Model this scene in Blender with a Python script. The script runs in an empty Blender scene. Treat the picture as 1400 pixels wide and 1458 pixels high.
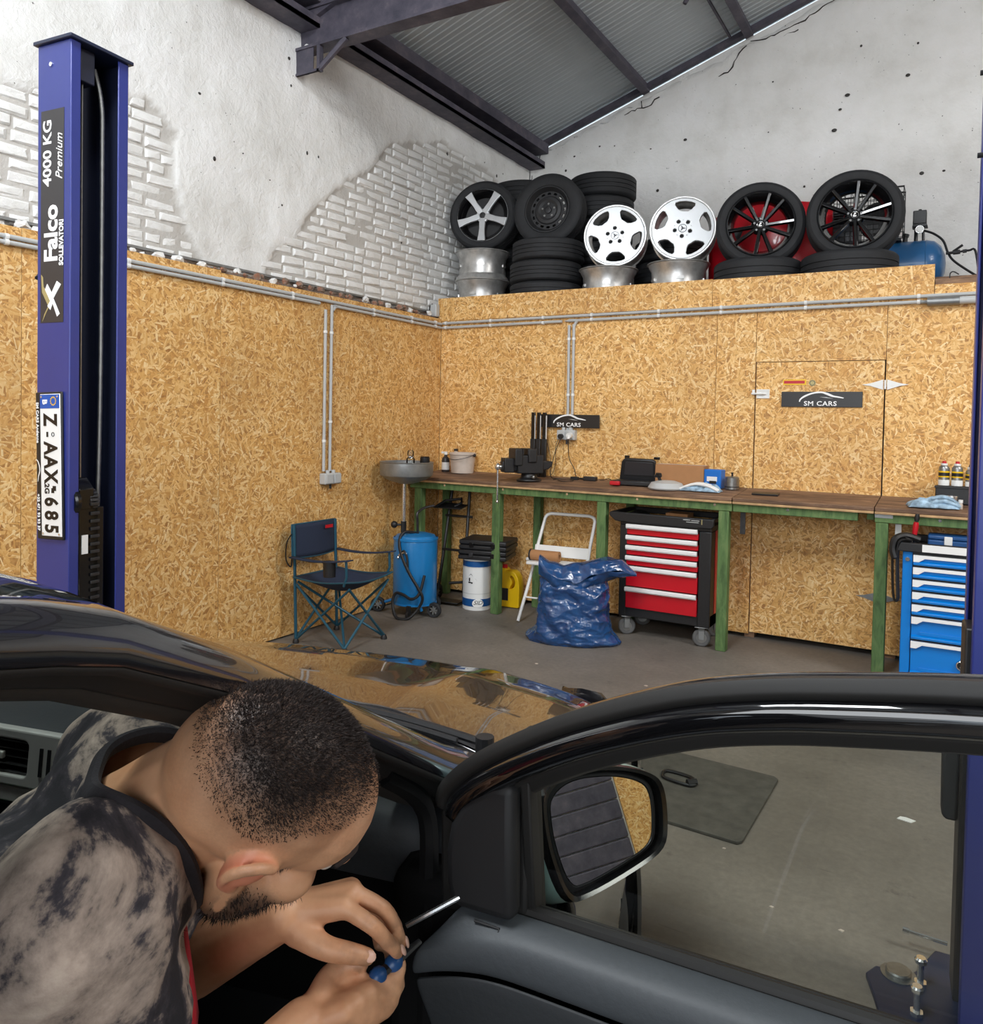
import bpy, bmesh, math, random
import numpy as np
from math import sin, cos, pi, radians, sqrt, atan2
from mathutils import Vector, Matrix, noise
SC = bpy.context.scene
COL = SC.collection
random.seed(7)
R = random.uniform

# ------------------------------------------------------------------ camera
CAM = Vector((3.982, -5.868, 1.55))
YAW, PITCH, ROLL, FPX, CY = radians(30.4), radians(-1.56), 0.0194, 1130.0, 626.0
FW = Vector((-sin(YAW)*cos(PITCH), cos(YAW)*cos(PITCH), sin(PITCH)))
_r0 = Vector((cos(YAW), sin(YAW), 0)); _u0 = _r0.cross(FW)
RT = _r0*cos(ROLL) + _u0*sin(ROLL); UP = -_r0*sin(ROLL) + _u0*cos(ROLL)
cd = bpy.data.cameras.new('camera'); cam = bpy.data.objects.new('camera', cd); COL.objects.link(cam)
cam.matrix_world = Matrix(((RT.x, UP.x, -FW.x, CAM.x), (RT.y, UP.y, -FW.y, CAM.y), (RT.z, UP.z, -FW.z, CAM.z), (0, 0, 0, 1)))
cd.sensor_fit = 'HORIZONTAL'; cd.sensor_width = 36.0; cd.lens = 36.0*FPX/1400
cd.shift_y = -(729-CY)/1400; cd.clip_start = 0.02; cd.clip_end = 200
SC.camera = cam

# ------------------------------------------------------------------ world, daylight, exposure
W = bpy.data.worlds.new('world'); SC.world = W; W.use_nodes = True
bg = W.node_tree.nodes['Background']; bg.inputs[0].default_value = (0.80, 0.90, 1.0, 1); bg.inputs[1].default_value = 2.4

def area(name, loc, direction, sx, sy, power, col=(1, 1, 1)):
    l = bpy.data.lights.new(name, 'AREA'); l.shape = 'RECTANGLE'; l.size = sx; l.size_y = sy; l.energy = power; l.color = col
    o = bpy.data.objects.new(name, l); COL.objects.link(o); o.location = loc
    o.rotation_euler = Vector(direction).to_track_quat('-Z', 'Y').to_euler()
    return o
area('gate_daylight', (4.6, -9.75, 2.9), (0, 1, -.05), 6.2, 2.6, 150, (1.0, 0.985, 0.96))
area('skylight_daylight', (2.2, -5.0, 5.32), (-0.05, 0.35, -1), 1.2, 3.2, 430, (0.93, 0.97, 1.0))
area('skylight_daylight_right', (7.2, -2.8, 5.5), (-0.5, 0.3, -1), 1.6, 3.4, 520, (1.0, 0.98, 0.95))
SC.view_settings.view_transform = 'Standard'; SC.view_settings.look = 'None'
SC.view_settings.exposure = 0.0; SC.view_settings.gamma = 1.0; SC.view_settings.use_curve_mapping = False

# ------------------------------------------------------------------ mesh helpers
class MB:
    def __init__(s, m=None):
        s.v = []; s.f = []; s.m = m
    def add(s, vs, fs, m=None):
        b = len(s.v)
        for v in vs:
            v = Vector(v)
            if m is not None: v = m @ v
            if s.m is not None: v = s.m @ v
            s.v.append(v)
        s.f += [tuple(i+b for i in f) for f in fs]
        return s
    def box(s, c, d, m=None, rz=0, taper=1.0):
        x, y, z = d[0]/2, d[1]/2, d[2]/2
        vs = [(sx*x*(taper if sz > 0 else 1), sy*y*(taper if sz > 0 else 1), sz*z) for sz in (-1, 1) for sy in (-1, 1) for sx in (-1, 1)]
        M = Matrix.Translation(c) @ Matrix.Rotation(rz, 4, 'Z')
        if m is not None: M = m @ M
        return s.add(vs, [(0, 2, 3, 1), (4, 5, 7, 6), (0, 1, 5, 4), (2, 6, 7, 3), (0, 4, 6, 2), (1, 3, 7, 5)], M)
    def bb(s, a, b):
        return s.box([(a[i]+b[i])/2 for i in range(3)], [abs(b[i]-a[i]) for i in range(3)])
    def tube(s, pts, r, n=8, closed=False, cap=True, m=None, flat=1.0):
        pts = [Vector(p) for p in pts]; N = len(pts)
        rs = r if isinstance(r, (list, tuple)) else [r]*N
        vs = []; prev = None
        for i, p in enumerate(pts):
            if closed: t = pts[(i+1) % N]-pts[i-1]
            else: t = pts[min(i+1, N-1)]-pts[max(i-1, 0)]
            t.normalize()
            if prev is None:
                a = Vector((0, 0, 1)) if abs(t.z) < .9 else Vector((1, 0, 0))
                u = t.cross(a).normalized()
            else:
                u = (prev - t*prev.dot(t)).normalized()
            prev = u; w = t.cross(u)
            for k in range(n):
                a = 2*pi*k/n
                vs.append(p+(u*cos(a)+w*sin(a)*flat)*rs[i])
        fs = []
        for i in range(N if closed else N-1):
            j = (i+1) % N
            for k in range(n):
                l = (k+1) % n
                fs.append((i*n+k, i*n+l, j*n+l, j*n+k))
        if cap and not closed:
            fs.append(tuple(range(n-1, -1, -1))); fs.append(tuple((N-1)*n+k for k in range(n)))
        return s.add(vs, fs, m)
    def cyl(s, a, b, r, n=16, r2=None, m=None):
        return s.tube([a, b], [r, r if r2 is None else r2], n, m=m)
    def lathe(s, prof, n=32, m=None, closed=False):
        vs = []; P = len(prof)
        for k in range(n):
            a = 2*pi*k/n
            for (r, z) in prof: vs.append((r*cos(a), r*sin(a), z))
        fs = []
        for k in range(n):
            l = (k+1) % n
            for i in range(P if closed else P-1):
                j = (i+1) % P
                fs.append((k*P+i, l*P+i, l*P+j, k*P+j))
        return s.add(vs, fs, m)
    def prism(s, poly, h, m=None):
        n = len(poly)
        vs = [(p[0], p[1], 0) for p in poly]+[(p[0], p[1], h) for p in poly]
        fs = [tuple(range(n-1, -1, -1)), tuple(range(n, 2*n))]+[(i, (i+1) % n, n+(i+1) % n, n+i) for i in range(n)]
        return s.add(vs, fs, m)
    def grid(s, fn, us, ws, m=None):
        vs = [fn(u, w) for u in us for w in ws]; nw = len(ws)
        fs = [(i*nw+j, (i+1)*nw+j, (i+1)*nw+j+1, i*nw+j+1) for i in range(len(us)-1) for j in range(nw-1)]
        return s.add(vs, fs, m)
    def sphere(s, c, r, n=10, m=None):
        rr = r if isinstance(r, (tuple, list)) else (r, r, r)
        vs = [(c[0], c[1], c[2]-rr[2])]; 
        for i in range(1, n):
            ph = -pi/2+pi*i/n
            for k in range(2*n):
                a = pi*k/n
                vs.append((c[0]+rr[0]*cos(ph)*cos(a), c[1]+rr[1]*cos(ph)*sin(a), c[2]+rr[2]*sin(ph)))
        vs.append((c[0], c[1], c[2]+rr[2])); q = 2*n; fs = []
        for k in range(q):
            l = (k+1) % q
            fs.append((0, 1+l, 1+k)); fs.append((len(vs)-1, 1+(n-2)*q+k, 1+(n-2)*q+l))
            for i in range(n-2):
                fs.append((1+i*q+k, 1+i*q+l, 1+(i+1)*q+l, 1+(i+1)*q+k))
        return s.add(vs, fs, m)
    def mesh(s, name, smooth=35, recalc=True):
        me = bpy.data.meshes.new(name); me.from_pydata([tuple(v) for v in s.v], [], s.f)
        finish(me, smooth, recalc); return me
    def build(s, name, mat, parent=None, bevel=0, smooth=35, solid=0, sub=0, recalc=True, seg=2):
        return obj(name, s.mesh(name, smooth, recalc), mat, parent, bevel, solid, sub, seg)

def finish(me, smooth=35, recalc=True):
    if recalc:
        b = bmesh.new(); b.from_mesh(me); bmesh.ops.recalc_face_normals(b, faces=b.faces[:]); b.to_mesh(me); b.free()
    me.update()
    if smooth:
        me.shade_smooth(); me.set_sharp_from_angle(angle=radians(smooth))
    box_uv(me)

def box_uv(me):
    if not me.polygons: return
    uv = me.uv_layers.new(name='uv') if not me.uv_layers else me.uv_layers[0]
    nl = len(me.loops); nv = len(me.vertices); nf = len(me.polygons)
    co = np.empty(nv*3, np.float32); me.vertices.foreach_get('co', co); co = co.reshape(-1, 3)
    vi = np.empty(nl, np.int32); me.loops.foreach_get('vertex_index', vi)
    no = np.empty(nf*3, np.float32); me.polygons.foreach_get('normal', no); no = np.abs(no.reshape(-1, 3))
    lt = np.empty(nf, np.int32); me.polygons.foreach_get('loop_total', lt)
    ax = np.repeat(no.argmax(1), lt); c = co[vi]
    out = np.where((ax == 0)[:, None], c[:, [1, 2]], np.where((ax == 1)[:, None], c[:, [0, 2]], c[:, [0, 1]]))
    uv.data.foreach_set('uv', out.astype(np.float32).ravel())

def obj(name, me, mat=None, parent=None, bevel=0, solid=0, sub=0, seg=2):
    o = bpy.data.objects.new(name, me); COL.objects.link(o)
    if mat is not None and not me.materials: me.materials.append(mat)
    if parent is not None: o.parent = parent
    if solid:
        q = o.modifiers.new('solid', 'SOLIDIFY'); q.thickness = solid; q.offset = 0
    if bevel:
        q = o.modifiers.new('bevel', 'BEVEL'); q.width = bevel; q.segments = seg; q.limit_method = 'ANGLE'; q.angle_limit = radians(40); q.harden_normals = False
    if sub:
        q = o.modifiers.new('sub', 'SUBSURF'); q.levels = sub; q.render_levels = sub
    return o

def tag(o, label, cat, group=None):
    o['label'] = label; o['category'] = cat
    if group: o['group'] = group
    return o
def thing(name, label, cat, loc=(0, 0, 0), rz=0, group=None, rot=None):
    o = bpy.data.objects.new(name, None); COL.objects.link(o); o.empty_display_size = .1
    o.location = loc; o.rotation_euler = rot if rot else (0, 0, rz)
    return tag(o, label, cat, group)
def struct(o):
    o['kind'] = 'structure'; return o
def plabel(o, s):
    o['label'] = s; return o
def copy_tree(o, parent=None):
    c = o.copy(); COL.objects.link(c)
    if parent is not None: c.parent = parent
    for ch in list(o.children): copy_tree(ch, c)
    return c
def curve_mesh(name, splines, ext=.002, bevel=0, smooth=30):
    """filled flat shape; the first closed outline may hold the others as holes"""
    cu = bpy.data.curves.new(name, 'CURVE'); cu.dimensions = '2D'; cu.fill_mode = 'BOTH'; cu.extrude = ext; cu.bevel_depth = bevel; cu.bevel_resolution = 1
    for pts in splines:
        sp = cu.splines.new('POLY'); sp.points.add(len(pts)-1)
        for q, p in zip(sp.points, pts): q.co = (p[0], p[1], 0, 1)
        sp.use_cyclic_u = True
    o = bpy.data.objects.new(name, cu); me = bpy.data.meshes.new_from_object(o); me.name = name
    bpy.data.objects.remove(o); bpy.data.curves.remove(cu); finish(me, smooth, False); return me
def text(name, body, size, mat, parent, m, ext=.0008, bold=0, shear=0, sx=1.0, space=1.0):
    cu = bpy.data.curves.new(name, 'FONT'); cu.body = body; cu.size = size; cu.extrude = ext; cu.align_x = 'CENTER'; cu.align_y = 'CENTER'
    cu.offset = bold; cu.shear = shear; cu.space_character = space; cu.resolution_u = 3
    o = bpy.data.objects.new(name, cu); me = bpy.data.meshes.new_from_object(o); me.name = name
    bpy.data.objects.remove(o); bpy.data.curves.remove(cu)
    me.transform(m @ Matrix.Diagonal((sx, 1, 1, 1))); finish(me, 30, False)
    return obj(name, me, mat, parent)
def face_m(origin, xdir, ydir):
    x = Vector(xdir).normalized(); y = Vector(ydir).normalized(); z = x.cross(y)
    o = Vector(origin)
    return Matrix(((x.x, y.x, z.x, o.x), (x.y, y.y, z.y, o.y), (x.z, y.z, z.z, o.z), (0, 0, 0, 1)))
def smoothpts(pts, n=6, closed=False):
    """Catmull-Rom through pts"""
    P = [Vector(p) for p in pts]; out = []; N = len(P)
    for i in range(N if closed else N-1):
        if closed: a, b, c, d = P[i-1], P[i], P[(i+1) % N], P[(i+2) % N]
        else: a, b, c, d = P[max(i-1, 0)], P[i], P[i+1], P[min(i+2, N-1)]
        for k in range(n):
            t = k/n
            out.append(.5*((2*b)+(c-a)*t+(2*a-5*b+4*c-d)*t*t+(3*b-a-3*c+d)*t**3))
    if not closed: out.append(P[-1])
    return out
def lerp(a, b, t): return a+(b-a)*t
def interp(x, xs, ys): return float(np.interp(x, xs, ys))

# ------------------------------------------------------------------ materials
def srgb(r, g, b):
    f = lambda c: (c/255/12.92) if c/255 <= .04045 else ((c/255+.055)/1.055)**2.4
    return (f(r), f(g), f(b), 1)
class NT:
    def __init__(s, name):
        s.mat = bpy.data.materials.new(name); s.mat.use_nodes = True; s.t = s.mat.node_tree; s.n = s.t.nodes
        s.p = s.n['Principled BSDF']
    def new(s, typ, **kw):
        nd = s.n.new(typ)
        for k, v in kw.items(): setattr(nd, k, v)
        return nd
    def l(s, a, b): s.t.links.new(a, b)
    def val(s, sock, v):
        if hasattr(v, 'is_output'): s.l(v, sock)
        else: sock.default_value = v
    def math(s, op, a, b=0.0, clamp=False):
        nd = s.new('ShaderNodeMath', operation=op, use_clamp=clamp); s.val(nd.inputs[0], a); s.val(nd.inputs[1], b); return nd.outputs[0]
    def mix(s, fac, a, b):
        nd = s.new('ShaderNodeMix', data_type='RGBA'); s.val(nd.inputs[0], fac); s.val(nd.inputs[6], a); s.val(nd.inputs[7], b); return nd.outputs[2]
    def ramp(s, fac, stops, interp='LINEAR'):
        nd = s.new('ShaderNodeValToRGB'); e = nd.color_ramp.elements; nd.color_ramp.interpolation = interp
        while len(e) < len(stops): e.new(.5)
        for q, (p, c) in zip(e, stops): q.position = p; q.color = c
        s.l(fac, nd.inputs[0]); return nd.outputs[0]
    def noise(s, vec, scale, detail=4, rough=.55, dims='3D', dist=0):
        nd = s.new('ShaderNodeTexNoise', noise_dimensions=dims); s.l(vec, nd.inputs['Vector'])
        nd.inputs['Scale'].default_value = scale; nd.inputs['Detail'].default_value = detail; nd.inputs['Roughness'].default_value = rough; nd.inputs['Distortion'].default_value = dist
        return nd.outputs[0]
    def coord(s, which='Object'):
        return s.new('ShaderNodeTexCoord').outputs[which]
    def bump(s, h, strength=.3, dist=.01):
        nd = s.new('ShaderNodeBump'); nd.inputs['Strength'].default_value = strength; nd.inputs['Distance'].default_value = dist
        s.l(h, nd.inputs['Height']); s.l(nd.outputs[0], s.p.inputs['Normal'])
def mat(name, c, rough=.5, metal=0, coat=0, var=.0, scale=30, bump=0, spec=.5, crough=.03):
    t = NT(name); p = t.p
    p.inputs['Roughness'].default_value = rough; p.inputs['Metallic'].default_value = metal; p.inputs['Specular IOR Level'].default_value = spec
    p.inputs['Coat Weight'].default_value = coat; p.inputs['Coat Roughness'].default_value = crough
    if var or bump:
        n = t.noise(t.coord(), scale, 5)
        d = tuple(x*(1-var) for x in c[:3])+(1,); e = tuple(min(1, x*(1+var)) for x in c[:3])+(1,)
        t.l(t.ramp(n, [(.3, d), (.7, e)]), p.inputs['Base Color'])
        if bump: t.bump(n, bump, .004)
    else: p.inputs['Base Color'].default_value = c
    return t.mat
M = {}
M['black'] = mat('black_plastic', srgb(30, 30, 32), .45, var=.2, scale=60)
M['black_gloss'] = mat('black_gloss_plastic', srgb(16, 16, 18), .15)
M['rubber'] = mat('tyre_rubber', srgb(34, 35, 38), .72, var=.18, scale=25, bump=.1)
M['hose'] = mat('hose_rubber', srgb(20, 20, 22), .5)
M['chrome'] = mat('chrome', srgb(228, 228, 228), .16, .9)
M['steel'] = mat('steel', srgb(150, 150, 148), .38, .9, var=.15, scale=40)
M['steel_dark'] = mat('dark_steel', srgb(70, 70, 72), .45, .8, var=.2)
M['galv'] = mat('galvanized', srgb(150, 152, 152), .42, .7, var=.12, scale=18)
M['white'] = mat('white_paint', srgb(232, 232, 230), .35)
M['white_strip'] = mat('white_handle', srgb(240, 240, 240), .3)
M['silver'] = mat('silver_alloy', srgb(222, 224, 226), .3, .55, var=.04, scale=20)
M['alloy_raw'] = mat('raw_alloy', srgb(200, 199, 197), .36, .75, var=.25, scale=14, bump=.05)
M['alloy_black'] = mat('black_alloy', srgb(22, 22, 24), .16, .3, coat=.6)
M['steel_black'] = mat('black_steel_wheel', srgb(44, 44, 46), .5, .2)
M['lift_blue'] = mat('lift_blue', srgb(44, 54, 126), .40, coat=.15, var=.05, scale=8, bump=.02)
M['lift_dark'] = mat('lift_cap_blue', srgb(30, 38, 62), .4)
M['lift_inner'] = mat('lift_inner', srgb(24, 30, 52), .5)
M['tool_blue'] = mat('toolbox_blue', srgb(0, 122, 208), .3, coat=.3)
M['red'] = mat('toolbox_red', srgb(194, 12, 32), .3, coat=.3)
M['tank_blue'] = mat('tank_blue', srgb(22, 118, 182), .35, coat=.3, var=.12, scale=5)
M['comp_blue'] = mat('compressor_blue', srgb(34, 92, 142), .35, coat=.3, var=.08, scale=5)
M['yellow'] = mat('yellow_plastic', srgb(236, 190, 14), .35)
M['navy'] = mat('navy_fabric', srgb(34, 44, 66), .85, var=.12, scale=200, bump=.1)
M['teal'] = mat('teal_tube', srgb(40, 88, 108), .35, .3)
M['card'] = mat('cardboard', srgb(172, 124, 82), .8, var=.06, scale=12)
M['bag'] = None
M['red_plastic'] = mat('red_plastic', srgb(190, 20, 36), .35)
M['grey_plastic'] = mat('grey_plastic', srgb(186, 188, 188), .45)
M['bucket'] = mat('bucket_grey', srgb(196, 182, 170), .5, var=.15, scale=9)
M['blue_label'] = mat('label_blue', srgb(20, 82, 146), .4)
M['offwhite'] = mat('label_white', srgb(236, 236, 234), .45)
M['sign_black'] = mat('sign_black', srgb(36, 35, 36), .35)
M['print_white'] = mat('print_white', srgb(245, 245, 245), .4)
M['print_black'] = mat('print_black', srgb(14, 14, 16), .4)
M['eu_blue'] = mat('plate_blue', srgb(24, 84, 176), .35)
M['decal'] = mat('decal_dark', srgb(50, 48, 50), .4)
M['gold'] = mat('decal_gold', srgb(176, 164, 116), .4, .3)
M['blue_plastic'] = mat('blue_plastic', srgb(22, 112, 204), .4)
M['glove'] = mat('glove_fabric', srgb(150, 176, 196), .8, var=.45, scale=28)
M['glass_clear'] = None
M['case_blue'] = mat('case_blue', srgb(30, 76, 130), .35)

def osb_mat(name, bright=1.0, dirt=0.25):
    t = NT(name); uv = t.coord('UV')
    oi = t.new('ShaderNodeObjectInfo')
    off = t.new('ShaderNodeVectorMath', operation='SCALE'); cmb = t.new('ShaderNodeCombineXYZ')
    t.l(oi.outputs['Random'], cmb.inputs[0]); t.l(oi.outputs['Random'], cmb.inputs[1]); t.l(cmb.outputs[0], off.inputs[0]); off.inputs['Scale'].default_value = 37.0
    add = t.new('ShaderNodeVectorMath', operation='ADD'); t.l(uv, add.inputs[0]); t.l(off.outputs[0], add.inputs[1])
    warp = t.new('ShaderNodeTexNoise', noise_dimensions='2D'); t.l(add.outputs[0], warp.inputs['Vector']); warp.inputs['Scale'].default_value = 9
    wa = t.new('ShaderNodeVectorMath', operation='MULTIPLY_ADD'); t.l(warp.outputs['Color'], wa.inputs[0]); wa.inputs[1].default_value = (.006, .006, 0); t.l(add.outputs[0], wa.inputs[2])
    P = wa.outputs[0]
    b = bright
    C = lambda r, g, bb: tuple(x*b for x in srgb(r, g, bb)[:3])+(1,)
    stops = [(0, C(112, 66, 30)), (.05, C(178, 120, 58)), (.20, C(212, 156, 84)), (.5, C(230, 180, 108)), (.78, C(244, 204, 140)), (1, C(253, 230, 182))]
    base = t.ramp(t.noise(P, 30, 3, dims='2D'), [(.3, C(168, 116, 60)), (.7, C(208, 158, 92))])
    height = None; col = base
    for k, (scl, hl, hw) in enumerate([(13, .66, .16), (17, .64, .13), (14, .68, .12), (22, .64, .12), (15, .7, .085), (28, .66, .10), (19, .7, .06)]):
        sc = t.new('ShaderNodeVectorMath', operation='MULTIPLY_ADD'); t.l(P, sc.inputs[0]); sc.inputs[1].default_value = (scl, scl, scl); sc.inputs[2].default_value = (k*7.3, k*3.1, 0)
        vo = t.new('ShaderNodeTexVoronoi', voronoi_dimensions='2D'); t.l(sc.outputs[0], vo.inputs['Vector']); vo.inputs['Scale'].default_value = 1.0
        d = t.new('ShaderNodeVectorMath', operation='SUBTRACT'); t.l(sc.outputs[0], d.inputs[0]); t.l(vo.outputs['Position'], d.inputs[1])
        sp = t.new('ShaderNodeSeparateColor'); t.l(vo.outputs['Color'], sp.inputs[0])
        rot = t.new('ShaderNodeVectorRotate', rotation_type='Z_AXIS'); t.l(d.outputs[0], rot.inputs['Vector']); t.l(t.math('MULTIPLY', sp.outputs[0], 6.283), rot.inputs['Angle'])
        sx = t.new('ShaderNodeSeparateXYZ'); t.l(rot.outputs[0], sx.inputs[0])
        hwv = t.math('MULTIPLY_ADD', sp.outputs[2], hw*.9); hwv.node.inputs[2].default_value = hw*.5
        mx = t.math('MAXIMUM', t.math('DIVIDE', t.math('ABSOLUTE', sx.outputs[0]), hl), t.math('DIVIDE', t.math('ABSOLUTE', sx.outputs[1]), hwv))
        mask = t.math('LESS_THAN', mx, 1.0)
        st = t.new('ShaderNodeMapping'); t.l(rot.outputs[0], st.inputs['Vector']); st.inputs['Scale'].default_value = (1.2, 14, 1)
        grain = t.noise(st.outputs[0], 1.6, 2, dims='2D')
        tone = t.math('ADD', t.math('MULTIPLY', sp.outputs[1], .78), t.math('MULTIPLY', grain, .26))
        col = t.mix(mask, col, t.ramp(tone, stops))
        hk = t.math('MULTIPLY', mask, .3+.1*k)
        hk = t.math('MULTIPLY', hk, t.math('SUBTRACT', 1.25, mx))
        height = hk if height is None else t.math('MAXIMUM', height, hk)
    big = t.noise(add.outputs[0], 1.1, 5, dims='2D')
    col = t.mix(t.math('MULTIPLY', t.ramp(big, [(.45, (0, 0, 0, 1)), (.75, (1, 1, 1, 1))]), dirt), col, C(150, 110, 66))
    sm = t.noise(add.outputs[0], 5, 6, .7, dims='2D')
    col = t.mix(t.ramp(sm, [(.66, (0, 0, 0, 1)), (.78, (.35, .35, .35, 1))]), col, C(118, 78, 40))
    t.l(col, t.p.inputs['Base Color']); t.p.inputs['Roughness'].default_value = .58
    t.bump(height, .35, .003); return t.mat
M['osb'] = osb_mat('osb_board'); M['osb_left'] = osb_mat('osb_board_left', .90, .35)  # left boards slightly darker and blotchier than the rest
def lime_mat():
    t = NT('whitewash'); co = t.coord()
    n = t.noise(co, 2.2, 6, .6); n2 = t.noise(co, 26, 5, .65)
    c = t.ramp(n, [(.25, srgb(216, 215, 211)), (.5, srgb(234, 234, 232)), (.75, srgb(243, 243, 243))])
    c = t.mix(t.ramp(t.noise(co, 14, 4, .7), [(.68, (0, 0, 0, 1)), (.80, (.5, .5, .5, 1))]), c, srgb(176, 168, 156))
    c = t.mix(t.ramp(t.noise(co, 37, 2, .6), [(.735, (0, 0, 0, 1)), (.765, (.9, .9, .9, 1))]), c, srgb(70, 64, 60))
    at = t.new('ShaderNodeAttribute'); at.attribute_name = 'joint'; c = t.mix(t.math('MULTIPLY', at.outputs['Fac'], .75), c, srgb(178, 173, 166))
    t.l(c, t.p.inputs['Base Color']); t.p.inputs['Roughness'].default_value = .62
    t.bump(t.math('ADD', t.math('MULTIPLY', n2, .8), t.noise(co, 7, 5, .65, dist=.8)), .75, .014); return t.mat
M['lime'] = lime_mat()
def floor_mat():
    t = NT('concrete_floor'); co = t.coord()
    n = t.noise(co, .9, 8, .62); f = t.noise(co, 34, 6, .7)
    c = t.ramp(n, [(.3, srgb(98, 92, 86)), (.5, srgb(122, 115, 107)), (.72, srgb(142, 134, 125))])
    c = t.mix(t.ramp(f, [(.35, (.35, .35, .35, 1)), (.7, (0, 0, 0, 1))]), c, srgb(78, 72, 66))
    c = t.mix(t.ramp(t.noise(co, 5, 5, .7), [(.63, (0, 0, 0, 1)), (.75, (.75, .75, .75, 1))]), c, srgb(58, 53, 50))
    c = t.mix(t.ramp(t.noise(co, 11, 3, .6), [(.73, (0, 0, 0, 1)), (.77, (.8, .8, .8, 1))]), c, srgb(165, 158, 148))
    for rot, sc2 in ((.5, (1.2, 26, 1)), (1.9, (.9, 22, 1))):
        mp = t.new('ShaderNodeMapping'); t.l(co, mp.inputs['Vector']); mp.inputs['Rotation'].default_value = (0, 0, rot); mp.inputs['Scale'].default_value = sc2
        c = t.mix(t.ramp(t.noise(mp.outputs[0], 1.6, 3, .6), [(.70, (0, 0, 0, 1)), (.74, (.55, .55, .55, 1))]), c, srgb(72, 66, 62))
    t.l(c, t.p.inputs['Base Color']); t.p.inputs['Roughness'].default_value = .62
    t.bump(f, .15, .004); return t.mat
M['floor'] = floor_mat()
def rubble_mat():
    t = NT('broken_brick'); co = t.coord()
    c = t.ramp(t.noise(co, 16, 5, .7), [(.3, srgb(84, 74, 66)), (.5, srgb(132, 118, 106)), (.62, srgb(150, 100, 76)), (.75, srgb(196, 190, 182))])
    t.l(c, t.p.inputs['Base Color']); t.p.inputs['Roughness'].default_value = .9; t.bump(t.noise(co, 50, 4), .6, .01); return t.mat
M['rubble'] = rubble_mat()
def wood_green():
    t = NT('green_timber'); co = t.coord()
    mp = t.new('ShaderNodeMapping'); t.l(co, mp.inputs['Vector']); mp.inputs['Scale'].default_value = (9, 9, 2.2)
    n = t.noise(mp.outputs[0], 2.4, 6, .65, dist=.6)
    c = t.ramp(n, [(.30, srgb(58, 82, 46)), (.5, srgb(88, 118, 68)), (.66, srgb(110, 134, 82)), (.8, srgb(140, 142, 100))])
    t.l(c, t.p.inputs['Base Color']); t.p.inputs['Roughness'].default_value = .65; t.bump(n, .2, .004); return t.mat
M['green'] = wood_green()
def wood_top():
    t = NT('worn_worktop'); co = t.coord()
    mp = t.new('ShaderNodeMapping'); t.l(co, mp.inputs['Vector']); mp.inputs['Scale'].default_value = (1.6, 10, 10)
    n = t.noise(mp.outputs[0], 2.0, 6, .7, dist=.4)
    c = t.ramp(n, [(.28, srgb(66, 48, 38)), (.48, srgb(112, 84, 64)), (.62, srgb(146, 114, 88)), (.8, srgb(184, 152, 112))])
    t.l(c, t.p.inputs['Base Color']); t.p.inputs['Roughness'].default_value = .7; t.bump(n, .25, .004); return t.mat
M['worktop'] = wood_top()
def beam_mat():
    t = NT('dark_roof_steel'); co = t.coord()
    c = t.ramp(t.noise(co, 6, 6, .7), [(.3, srgb(56, 55, 68)), (.55, srgb(82, 78, 90)), (.75, srgb(112, 103, 110))])
    t.l(c, t.p.inputs['Base Color']); t.p.inputs['Roughness'].default_value = .6; return t.mat
M['beam'] = beam_mat()
M['roof'] = mat('roof_sheet', srgb(182, 189, 193), .5, .1, var=.06, scale=1.5)
def sheet_mat(name, rough, col, tr, ior=1.5):
    t = NT(name); n = t.n; n.remove(t.p)
    tb = t.new('ShaderNodeBsdfTransparent'); tb.inputs[0].default_value = tr; gl = t.new('ShaderNodeBsdfGlossy'); gl.inputs['Roughness'].default_value = rough; gl.inputs[0].default_value = col
    fr = t.new('ShaderNodeFresnel'); fr.inputs[0].default_value = ior; mx = t.new('ShaderNodeMixShader')
    t.l(fr.outputs[0], mx.inputs[0]); t.l(tb.outputs[0], mx.inputs[1]); t.l(gl.outputs[0], mx.inputs[2]); t.l(mx.outputs[0], n['Material Output'].inputs[0]); return t.mat
M['glass'] = sheet_mat('car_glass', .01, (1, 1, 1, 1), (.70, .75, .70, 1))
M['glass_dark'] = mat('dark_glass', srgb(14, 16, 18), .04)
M['glass_clear'] = sheet_mat('jar_glass', .03, (1, 1, 1, 1), (.88, .9, .9, 1))
def bag_mat():
    t = NT('blue_polythene'); co = t.coord(); n = t.noise(co, 7, 5, .6, dist=1.2)
    t.l(t.ramp(n, [(.3, srgb(14, 48, 96)), (.7, srgb(30, 82, 138))]), t.p.inputs['Base Color'])
    t.p.inputs['Roughness'].default_value = .2; t.p.inputs['Coat Weight'].default_value = .7; t.bump(t.noise(co, 12, 5, .6, dist=2.6), .30, .02); return t.mat
M['bag'] = bag_mat()
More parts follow.
